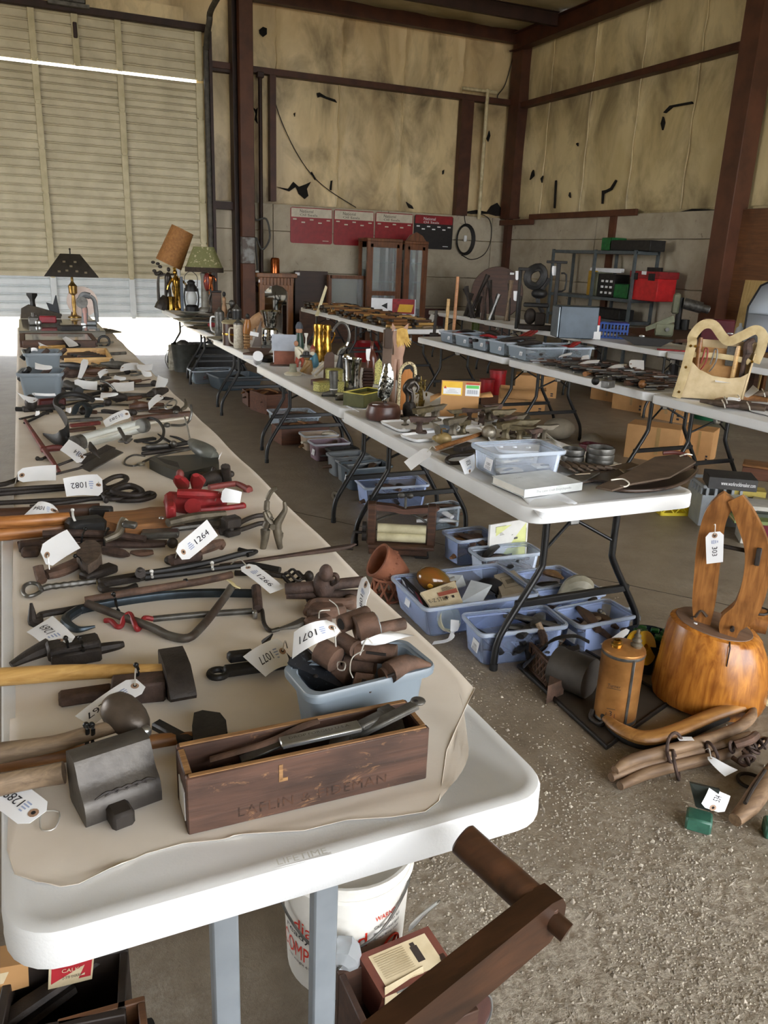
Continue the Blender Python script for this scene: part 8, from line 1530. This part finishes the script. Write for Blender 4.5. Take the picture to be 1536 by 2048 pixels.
fig('white_crate_box', 'white carton printed MADE IN U.S.A. behind the wooden clamp', 'carton', 1530, 1092, ('body', mat('grey_white_carton', 'b7b4ab', 'a5a299', .6), lambda g: g.at((0, 30, 0), (0, 0, 14)).box((0, 0, 0), (110, 60, 80), 1)), ('lettering', DKT, lambda g: [g.at((6, -1, 56-11*k), (90, 0, 14)).text(t, 8, 0, 1.2, (w, 6)) for k, (t, w) in enumerate((('MADE', 22), ('IN', 9), ('U.S.A.', 24)))]), z=0)
for i, (x, y, w, d, h, m, r, z) in enumerate(((1496, 990, 60, 34, 14, 'c8b45c', 8, .205), (1510, 1030, 70, 44, 10, '3c4336', 20, .185), (1500, 1042, 72, 46, 8, '73814a', 18, .168), (1530, 1010, 50, 40, 9, 'a8a07e', -6, .19), (1470, 1000, 46, 30, 8, 'd0cdbf', 10, .19))):
 o = stand('old_book', ('thick yellow book on the pile at the right picture edge', 'dark green book with a white label at the right picture edge', 'pale green book under the dark one at the right picture edge', 'greyish book at the far right picture edge', 'white thin book behind the wooden clamp tip')[i], 'book', x, y, z, rz=r); MB().box((0, 0, 1), (w-3, d-3, h-2)).build('pages', mat('old_book_pages', 'cdbf98', 'b9ab84', .8), o)
 MB().box((0, 0, 0), (w, d, 1.2)).box((0, 0, h-1.2), (w, d, 1.2)).box((0, -d/2+.6, 0), (w, 1.2, h)).build('cover', mat('book_cloth_%s' % m, m), o)
 if i == 1: MB().box((-8, 2, h), (18, 10, .4)).build('paper_label', TAGP, o)
fig('maroon_crate', 'maroon plastic tote at the right picture edge beside the white carton', 'crate', 1545, 1098, ('body', mat('maroon_tote', '772f3d', '652733', .45), lambda g: g.box((0, 20, 0), (56, 50, 54), 2)), ('rim', mat('maroon_tote', ''), lambda g: g.box((0, 20, 54), (64, 58, 8), 2)), z=0)
fig('wooden_case', 'brown wooden case at the right picture edge behind the black carton', 'case', 1530, 962, ('body', RBW, lambda g: g.box((0, 20, 0), (90, 50, 24), 1)), ('lid', WM, lambda g: g.box((0, 22, 24), (92, 54, 5), 1)), z=.2)
# ================================================================ fourth row and right wall
def G4(*a, z=.742): return fig(*a, z=z)
STB = mat('blue_grey_metal_box', '414c56', '37414a', .4, .3, 6)
G4('metal_cabinet', 'large blue-grey metal box on the fourth-row table', 'box', 1146, 676, ('body', STB, lambda g: g.at((0, 0, 0), (0, 0, 18)).box((4, 10, 0), (78, 50, 62), 1.5)), ('door', mat('lit_side_steel', '858f96', '727c83', .35, .4, 8), lambda g: g.at((0, 0, 0), (0, 0, 18)).box((-37, 8, 2), (3, 46, 58), .6)))  # pale left face paints the box's lit side in colour; no separate door
G4('wooden_trough', 'dark wooden tray with a sloped side in front of the blue-grey box', 'tray', 1142, 668, ('tray', WD, lambda g: g.prism([(-24, 0), (24, 0), (24, 20), (10, 22), (-12, 10), (-24, 12)], -10, 10, ax='y')), ('contents', CHR, lambda g: g.lathe([(18, 2), (20, 12), (0, 13)], 14, c=(20, -14, 0))))
G4('red_jar_box', 'bright red plastic case on the fourth-row table', 'case', 1184, 662, ('body', mat('bright_red_plastic', 'c42a2c', 'ac2325', .4), lambda g: g.box((0, 6, 0), (28, 20, 30), 2)), ('paper_label', TAGP, lambda g: g.box((-6, -5, 18), (9, 1, 5))))
G4('white_carton', 'small white box and cup beside the blue basket', 'carton', 1186, 678, ('body', TAGP, lambda g: g.box((4, 0, 0), (20, 14, 15), .6)), ('cup', TAGP, lambda g: g.lathe([(4, 15), (4.6, 27), (0, 27)], 12, c=(6, 0, 0))))
def basket_(g):
 for k in range(9): g.box((-26+6.5*k, -14, 0), (2.6, 1.6, 30)); g.box((-26+6.5*k, 14, 0), (2.6, 1.6, 30))
 for z in (0, 13, 27): g.box((0, -14, z), (56, 2, 3)); g.box((0, 14, z), (56, 2, 3)); g.box((-27, 0, z), (2, 28, 3)); g.box((27, 0, z), (2, 28, 3))
 g.box((0, 0, 0), (54, 28, 2))
G4('plastic_basket', 'blue slatted plastic basket on the fourth-row table', 'basket', 1226, 676, ('slats', mat('blue_basket_plastic', '3c5fae', '324f94', .4), basket_), ('contents', mat('purple_cloth', '3b3470', '2f2a5a', .7), lambda g: g.box((8, 0, 24), (36, 20, 8), 3)))
G4('ironing_pan', 'long dark boat-shaped pan on the fourth-row table', 'pan', 1290, 690, ('pan', mat('dull_black_pan', '2b2a29', '232221', .5, .2), lambda g: g.prism([(-54, 16), (54, 14), (30, 0), (-20, 0)], -12, 12, ax='y')), ('ring', STL, lambda g: g.ell((-8, -13, 18), (6, 2, 3))))
G4('grey_machine', 'greenish grey sewing-type machine on the fourth-row table', 'machine', 1320, 672, ('body', mat('sage_grey_casting', '83866f', '6e715d', .45, .2, 10), lambda g: g.box((6, 0, 0), (36, 16, 26), 3).prism([(-30, 16), (20, 42), (24, 30), (-28, 8)], -7, 7, ax='y')), ('knob', STL, lambda g: g.cyl((12, -9, 14), (12, -13, 14), 4)))
G4('bench_drill', 'grey drill head with a black motor on a column beside the plywood', 'drill', 1368, 660, ('column', BLK, lambda g: g.cyl((-14, 6, 0), (-14, 6, 62), 6).cyl((0, 6, 0), (0, 6, 20), 8)), ('motor', GUN, lambda g: g.at((0, 0, 50), (0, 12, 0)).cyl((-8, 0, 0), (28, 0, 0), 11).cyl((28, 0, 0), (42, 0, 0), 8)), ('motor_end', TAGP, lambda g: g.at((0, 0, 50), (0, 12, 0)).cyl((42, 0, 0), (43, 0, 0), 5)), ('head', mat('sage_grey_casting', ''), lambda g: g.box((-22, 0, 30), (14, 16, 40), 3)))
G4('maroon_box', 'tall dark maroon metal box behind the canvas bag', 'box', 1428, 706, ('body', mat('dark_maroon_enamel', '4b1720', '3d121a', .35), lambda g: g.box((0, 0, 0), (60, 30, 66), 2)), ('bracket', STL, lambda g: g.ell((6, -16, 42), (6, 2, 2)).ell((24, -16, 41), (6, 2, 2))))
G4('pruning_saw', 'long red-edged tool lying on the fourth-row table behind the bag', 'tool', 1345, 702, ('blade', REDP, lambda g: g.box((0, 0, 0), (60, 8, 3), 1)))
# press, wood disc, tall tongs, cylinder
pr_ = G4('hand_press', 'tall black cast-iron press with white tags on the fourth-row table', 'press', 1078, 660, ('post', BLK, lambda g: g.box((-46, 0, 0), (6, 8, 118), 1)), ('post', BLK, lambda g: g.box((26, -4, 0), (8, 8, 132), 1)), ('post', IRON, lambda g: g.box((-42, 8, 0), (5, 6, 64), 1)), ('cross_head', BLK, lambda g: g.box((-26, 0, 112), (50, 12, 6), 1).box((22, -4, 128), (40, 10, 5), 1)), ('works', BLK, lambda g: g.tube([(-30, 0, 110), (-10, 0, 120), (0, 0, 104), (-12, 0, 84), (-30, 0, 90)], 8, 7, 3, closed=True).ell((-6, 0, 70), (16, 14, 10)).tube([(10, 0, 100), (-8, 0, 60), (4, 0, 34)], 5, 6, 3).box((-10, 0, 44), (50, 20, 8), 2)), ('bed', IRON, lambda g: g.box((-8, 0, 0), (70, 24, 10), 2)), ('handle', BLK, lambda g: g.tube([(32, -8, 110), (42, -8, 108), (42, -8, 80), (30, -8, 76)], 2, 6, 2)), ('casting', IRON, lambda g: g.ell((-20, -4, 26), (12, 10, 16)).box((0, -4, 10), (20, 14, 24), 2)))
for c in ([(1104, 532, 1.62), (1112, 532, 1.62), (1112, 551, 1.52), (1104, 551, 1.52)], [(1031, 560, 1.5), (1031, 542, 1.6), (1037, 542, 1.6), (1037, 560, 1.5)], [(1027, 602, 1.15), (1027, 582, 1.25), (1039, 582, 1.25), (1039, 602, 1.15)], [(1056, 632, .9), (1070, 628, .9), (1066, 618, .98), (1058, 620, .98)]):
 z_ = [upz(pr_.location, a, b) for a, b, _ in c]; lot_tag(pr_, [(a, b, z) for (a, b, _), z in zip(c, z_)], '', .002)
for i, (x, y, dx, h, m) in enumerate(((936, 634, 34, 82, IRON), (944, 636, -16, 60, IRON), (965, 640, 2, 62, RUST2), (978, 640, 16, 50, STL), (982, 640, -8, 76, IRON), (1012, 642, 4, 78, WG), (952, 634, 6, 40, IRON), (930, 632, 10, 44, IRON))):
 G4('blacksmith_tongs', 'long tongs standing upright on the far fourth-row table', 'tongs', x, y, ('rein', m, lambda g: g.tube([(0, 0, 0), (dx*.5, 4, h*.5), (dx, 8, h)], [4, 3, 5], 7, 2)), ('rein', IRON, lambda g: g.tube([(6, 0, 0), (dx*.5+2, 3, h*.5), (dx-5, 8, h*.92)], 2, 6, 2)))
 bpy.data.objects[[o.name for o in bpy.data.objects if o.name.startswith('blacksmith_tongs')][-1]]['group'] = 'tongs standing on the fourth row'
fig('round_tabletop', 'large round dark wooden tabletop standing against the back corner wall', 'tabletop', 990, 640, ('disc', wood('dark_oak_disc', '55382a', '3d281e', 0, 4, .5), lambda g: g.at((0, 0, 52), (82, 0, 0)).lathe([(50, -2), (51, 0), (50, 2), (0, 2)], 44)), ('paper_label', TAGP, lambda g: g.box((26, -8, 88), (8, .6, 4))), z=.55)
g = bpy.data.objects['round_tabletop']; MB().box((0, 4, -65), (60, 20, 67)).build('stand', WD, g)
fig('gas_cylinder', 'green gas cylinder with red and white labels beside the wooden disc', 'cylinder', 922, 640, ('body', mat('olive_cylinder', '5c6a2c', '4c5824', .35), lambda g: g.lathe([(9, 0), (9, 60), (0, 60)], 20)), ('shoulder', BLK, lambda g: g.lathe([(9, 60), (9, 74), (0, 74)], 20).lathe([(9.2, 90), (9.2, 106), (6, 112), (0, 113)], 20).lathe([(8, 74), (8, 90)], 16)), ('red_band', REDP, lambda g: g.lathe([(9.4, 78), (9.4, 90)], 20)), ('paper_label', TAGP, lambda g: g.box((0, -10, 62), (14, .6, 6)).box((-4, -10, 70), (8, .6, 6))), z=V((8.25, 14.3, 0)))
# shelf unit with red toolbox
sh = T('shelf_unit', 'grey steel shelf unit against the right wall holding a red toolbox', 'shelf', (8.85, 11.35, 0))
for x in (-.22, .22):
 for y in (-1.08, -.1, 1.08): MB().box((x, y, 0), (.04, .04, 1.8)).build('post', mat('grey_shelf_steel', '5e6669', '50585b', .45, .3), sh)
for z in (.3, .68, 1.02, 1.74): MB().box((0, 0, z), (.46, 2.2, .05), .004).build('shelf_board', mat('grey_shelf_steel', ''), sh)
SHX = 8.85
def onshelf(name, lab, cat, px, z, w, h, m, d=.3, *ex):
 b = PX(px, 520, SHX-.1); o = T(name, lab, cat, (SHX, b.y, z+.051)); MB().box((0, 0, 0), (d, w, h), .01).build('body', m, o)
 for n_, mm, c, dd in ex: MB().box(c, dd, .003).build(n_, mm, o)
 return o
onshelf('toolbox', 'large red plastic toolbox on the steel shelf', 'toolbox', 1302, 1.02, .62, .33, mat('bright_red_plastic', ''), .36, ('lid', REDP, (0, 0, .33), (.38, .66, .1)), ('latch', BLK, (-.2, -.18, .3), (.03, .12, .1)), ('latch', BLK, (-.2, .2, .3), (.03, .12, .1)), ('handle', BLK, (0, 0, .43), (.05, .3, .06)), ('paper_label', TAGP, (-.2, 0, .38), (.012, .1, .05)))
onshelf('yellow_folder', 'yellow upright box at the left of the steel shelf', 'box', 1186, 1.02, .18, .4, mat('mustard_card', 'b58f2b', 'a07d24', .5), .2); onshelf('grey_box', 'grey-green upright box beside the yellow one on the shelf', 'box', 1198, 1.02, .16, .38, mat('sage_grey_casting', ''))
onshelf('parts_organizer', 'dark parts organizer with white labels on the steel shelf', 'organizer', 1222, 1.02, .42, .36, BLK, .3, *[('paper_label', TAGP, (-.155, -.14+.11*a, .05+.09*b), (.01, .06, .035)) for a in range(3) for b in range(3)])
onshelf('green_bin', 'dark green bin on the steel shelf beside the red toolbox', 'bin', 1254, 1.02, .34, .22, mat('green_plastic', '')); onshelf('white_tube', 'long white tube lying across the things on the left of the shelf', 'tube', 1206, 1.4, .8, .07, TAGP, .08)
onshelf('black_rack', 'long black rack lying on top of the steel shelf', 'rack', 1260, 1.74, .95, .16, BLK); onshelf('green_case', 'dark green case at the left on top of the steel shelf', 'case', 1214, 1.74, .26, .2, mat('green_plastic', '')); onshelf('black_rail', 'black toothed rail on the lower board of the steel shelf', 'rack', 1220, .68, .9, .16, BLK)
# right side: plywood board, acrylic dome, bottle, bench
PLY = wood('pale_plywood', 'bda06a', 'a3864f', 2, 6, .55)
o = T('plywood_board', 'pale plywood board with a dark knot leaning on the right wall', 'board', (9.05, 8.25, 0)); MB().at((0, 0, 0), (0, 4, 0)).box((0, 0, 0), (.02, .62, 1.45)).build('panel', PLY, o); MB().at((0, 0, 0), (0, 4, 0)).box((-.013, .1, .95), (.004, .07, .1), .01).build('knot', WD, o)
o = T('work_bench', 'brown wooden bench behind the canvas bag at the right wall', 'bench', (8.1, 6.3, 0)); MB().box((0, 0, .62), (.8, 2.5, .07), .006).build('bench_top', wood('bench_top_wood', '7a5733', '593c22', 1, 6, .5), o)
for x in (-.34, .34):
 for y in (-1.2, 1.2): MB().box((x, y, 0), (.08, .08, .62)).build('leg', WD, o)
MB().box((-.36, 0, .46), (.04, 2.5, .15)).build('apron', wood('bench_top_wood', '', ''), o)
o2 = T('work_table', 'low dark table against the right wall carrying the grey machine and drill', 'table', (7.95, 8.4, 0)); MB().box((0, 0, .70), (1.5, 1.5, .042), .005).build('tabletop', WD, o2)
for x in (-.7, .7):
 for y in (-.7, .7): MB().box((x, y, 0), (.05, .05, .7)).build('leg', BLK, o2)
o = T('acrylic_case', 'arched clear acrylic display case with a dark blue base on the bench', 'display case', (8.05, 6.6, .69)); PRF = [(-.55, 0), (-.55, .42), (-.42, .66), (-.2, .76), (.2, .76), (.42, .66), (.55, .42), (.55, 0)]
ACR = clear('clear_acrylic', 'e8edf2', .04, .97); g = MB(); n = len(PRF); g.add([(x, y, z+.06) for x in (-.3, .3) for y, z in PRF], [(i, i+1, n+i+1, n+i) for i in range(n-1)]+[list(range(n)), list(range(n, 2*n))]); g.build('dome', ACR, o)
MB().box((0, 0, 0), (.66, 1.16, .06), .006).build('base', mat('royal_blue_base', '1d2a63', '18224f', .4), o)
for x in (-.3, .3): MB().tube([(x, y, z+.06) for y, z in PRF], .012, 6).build('dome_edge', BLK, o)
MB().box((0, 0, .4), (.6, 1.1, .008)).build('glass_shelf', ACR, o); MB().box((-.1, .1, .07), (.2, .3, .14), .01).box((.05, -.3, .07), (.2, .2, .08), .01).build('contents', CHR, o)
o = stand('spray_bottle', 'white and amber spray bottle beside the acrylic case', 'bottle', 1443, 640, V((7.95, 7.4, .69))); MB().lathe([(8, 0), (8, 20), (9, 22), (7, 34), (3, 38), (3, 44), (0, 44)], 16).build('body', WPL, o); MB().lathe([(8.3, 1), (8.3, 20)], 16).build('amber_label', mat('amber_label', 'b8863a', 'a5752d', .4), o)
# ================================================================ back wall furniture, signs
CAB = wood('cabinet_oak', '7a4c2c', '57331d', 2, 5, .35); GL = clear('cabinet_glass', 'dfe6e8', .04, .85); MIR = mat('mirror_glass', 'c9cccb', 'bfc3c2', .03, 1.)
def cabinet(lab, px, w, h, arch):
 b = PY(px, 600, 14.6); o = T('curio_cabinet', lab, 'cabinet', (b.x, 14.6, 0)); d = .42
 for x in (-w/2, w/2):
  for y in (-d/2, d/2): MB().box((x, y, 0), (.06, .06, h)).build('post', CAB, o)
 MB().box((0, 0, 0), (w, d, .36), .01).build('base', CAB, o); MB().box((0, 0, h), (w+.08, d+.06, .06), .01).build('cornice', CAB, o)
 if arch: MB().prism([(-w/2, h+.06), (w/2, h+.06), (w*.3, h+.16), (0, h+.22), (-w*.3, h+.16)], -d/2, -d/2+.04, ax='y').build('arched_top', CAB, o)
 MB().box((0, d/2-.02, .36), (w-.06, .015, h-.36)).build('mirror_back', MIR, o)
 for z in (.75, 1.1, 1.45): MB().box((0, 0, z), (w-.08, d-.08, .012)).build('glass_shelf', GL, o)
 g = MB().box((0, -d/2-.01, .36), (w-.04, .03, .07)).box((0, -d/2-.01, h-.1), (w-.04, .03, .1)).box((-w/2+.05, -d/2-.01, .36), (.06, .03, h-.4)).box((w/2-.05, -d/2-.01, .36), (.06, .03, h-.4)); dr = g.build('door', CAB, o); MB().box((0, -d/2-.005, .43), (w-.14, .006, h-.52)).build('glass_pane', GL, dr)
 MB().box((0, -d/2-.01, .86), (w-.04, .035, .08)).build('mid_rail', CAB, dr) if not arch else None
cabinet('dark oak curio cabinet with a flat top and a mid rail, left of the pair', 757, .64, 1.82, False); cabinet('dark oak curio cabinet with an arched top, right of the pair', 818, .42, 1.8, True)
b = PY(552, 600, 14.75); o = T('mantel_mirror', 'oak mantel frame with an arched mirror leaning on the back wall', 'mirror', (b.x, 14.75, 0)); OAK = wood('mantel_oak', '8a5a30', '693f1f', 2, 6, .4)
for x in (-.27, .27): MB().box((x, 0, 0), (.1, .08, 1.1), .006).build('jamb', OAK, o)
g = MB().box((0, -.02, 1.12), (.76, .14, .08), .01).box((0, 0, 1.04), (.66, .08, .09)); [g.box((-.29+.064*k, -.05, .99), (.05, .02, .13), .004) for k in range(10)]; g.prism([(-.24, 1.04), (-.24, .86), (-.12, .96), (0, .99), (.12, .96), (.24, .86), (.24, 1.04)], -.02, .02, ax='y'); g.build('mantel', OAK, o)
MB().box((0, .02, .02), (.46, .012, 1.0)).build('mirror_glass', MIR, o); MB().box((-.3, -.05, 1.03), (.08, .01, .05)).build('paper_label', TAGP, o)
fig('copper_canister', 'copper-coloured canister standing on the mantel frame', 'canister', 547, 548, ('body', CPR, lambda g: g.lathe([(9, 0), (9, 26), (7, 29), (0, 30)], 18)), z=V((b.x-.02, 14.73, 1.2)))
def leaner(name, lab, cat, px0, px1, h, m, Y=14.85, fr=None):
 a, b = PY(px0, 600, Y), PY(px1, 600, Y); o = T(name, lab, cat, ((a.x+b.x)/2, Y, 0)); w = b.x-a.x
 if fr:
  for x in (-w/2, w/2): MB().box((x, 0, 0), (.06, .1, h)).build('frame_side', fr, o)
  MB().box((0, 0, h-.06), (w, .1, .06)).box((0, 0, 0), (w, .1, .06)).build('frame_rail', fr, o); MB().box((0, 0, .06), (w-.06, .01, h-.12)).build('pane', m, o)
 else: MB().box((0, 0, 0), (w, .06, h), .005).build('panel', m, o)
 return o
o = leaner('old_plank', 'dark brown wooden panel standing against the back wall', 'panel', 589, 654, 1.25, wood('dark_panel_wood', '3d291f', '2c1d16', 0, 3, .5)); MB().box((-.28, -.04, 1.17), (.09, .01, .05)).build('paper_label', TAGP, o)
leaner('glass_display', 'empty glass display case with a brown frame at the back wall', 'display case', 658, 728, 1.2, GL, 14.6, CAB)
leaner('red_chest', 'dark red low chest by the back wall right of the cabinets', 'chest', 828, 890, .62, mat('dark_red_wood', '45201c', '361814', .5), 14.5); leaner('low_cabinet', 'dark low cabinet behind the hammer table', 'cabinet', 600, 720, .6, WD, 14.2)
SR = mat('sign_red', '8d1b22', '7d161d', .4); SWH = mat('sign_white', 'c9c0ae', 'b9b09d', .5); SBK = mat('sign_black', '191718', '221f20', .4)
for i, (x0, x1, lab) in enumerate(((4.63, 5.45, 'leftmost red and white spark plug board on the back wall'), (5.48, 6.30, 'middle red and white board on the back wall'), (6.33, 7.13, 'right red and white board beside the black one'), (7.16, 8.02, 'black board with a red top band on the back wall'))):
 o = T('wall_board', lab, 'sign', ((x0+x1)/2, BY-.08, 1.74)); w = x1-x0; bk = i == 3
 rc = rrect(w, .63, .04, 4); MB().prism([(x, z+.315) for x, z in rc], -.008, .008, ax='y').build('panel', SBK if bk else SR, o)
 MB().box((0, -.0095, .46 if not bk else .47), (w-.03, .003, .155)).build('header', SR if bk else SWH, o)
 g = MB(); g.at((-.1, -.0115, .565), (90, 0, 0)).text('National', .09, 1 if not bk else 0, 0, (.26, .055)); g.at((-.06, -.0115, .5), (90, 0, 0)).text('Oil Seals', .07, 1 if not bk else 0, 0, (.34, .04)); g.at()
 for k in range(7 if bk else 5): g.box((-w*.4+w*.8*k/(6 if bk else 4), -.0095, .36+.05*((k+1) % 2)), (.07, .002, .022))
 g.box((.28, -.0095, .05), (.12, .002, .012)); g.build('printing', [TAGP if bk else SWH, DKT], o)
hc = T('cable_coil', 'coil of black cable hanging on the back wall beside the black board', 'cable', (8.3, BY-.1, 1.95)); g = MB()
for k in range(6): g.tube([(.17*math.sin(2*PI*j/24)*(1+.05*k), -.01*k, .26*math.cos(2*PI*j/24)*(1+.03*k)) for j in range(24)], .009, 6, closed=True)
g.build('coil', WIRE, hc); MB().tube([(0, 0, .26), (0, 0, .5), (.5, 0, .45), (.62, 0, .1), (.5, 0, -.25), (.2, 0, -.38), (-.05, 0, -.3)], .008, 6, 5).build('loose_end', WIRE, hc); MB().box((0, -.02, -.04), (.06, .05, .12), .01).build('plug', TAGP, hc)
hc = T('hose_coil', 'grey hose loop hanging beside the steel column on the back wall', 'hose', (4.0, 14.85, 1.9)); MB().tube([(-.12, 0, .45), (-.1, 0, .2), (.1, 0, .22), (.16, 0, -.1), (.02, 0, -.3), (-.1, 0, -.1), (-.08, 0, -.5), (-.02, 0, -.95), (.15, 0, -1.5)], .018, 7, 5).build('hose', mat('grey_hose', '4d4c48', '3c3b38', .6), hc); MB().box((-.1, -.02, -.8), (.1, .06, .14), .01).build('switch_box', GALV, hc)
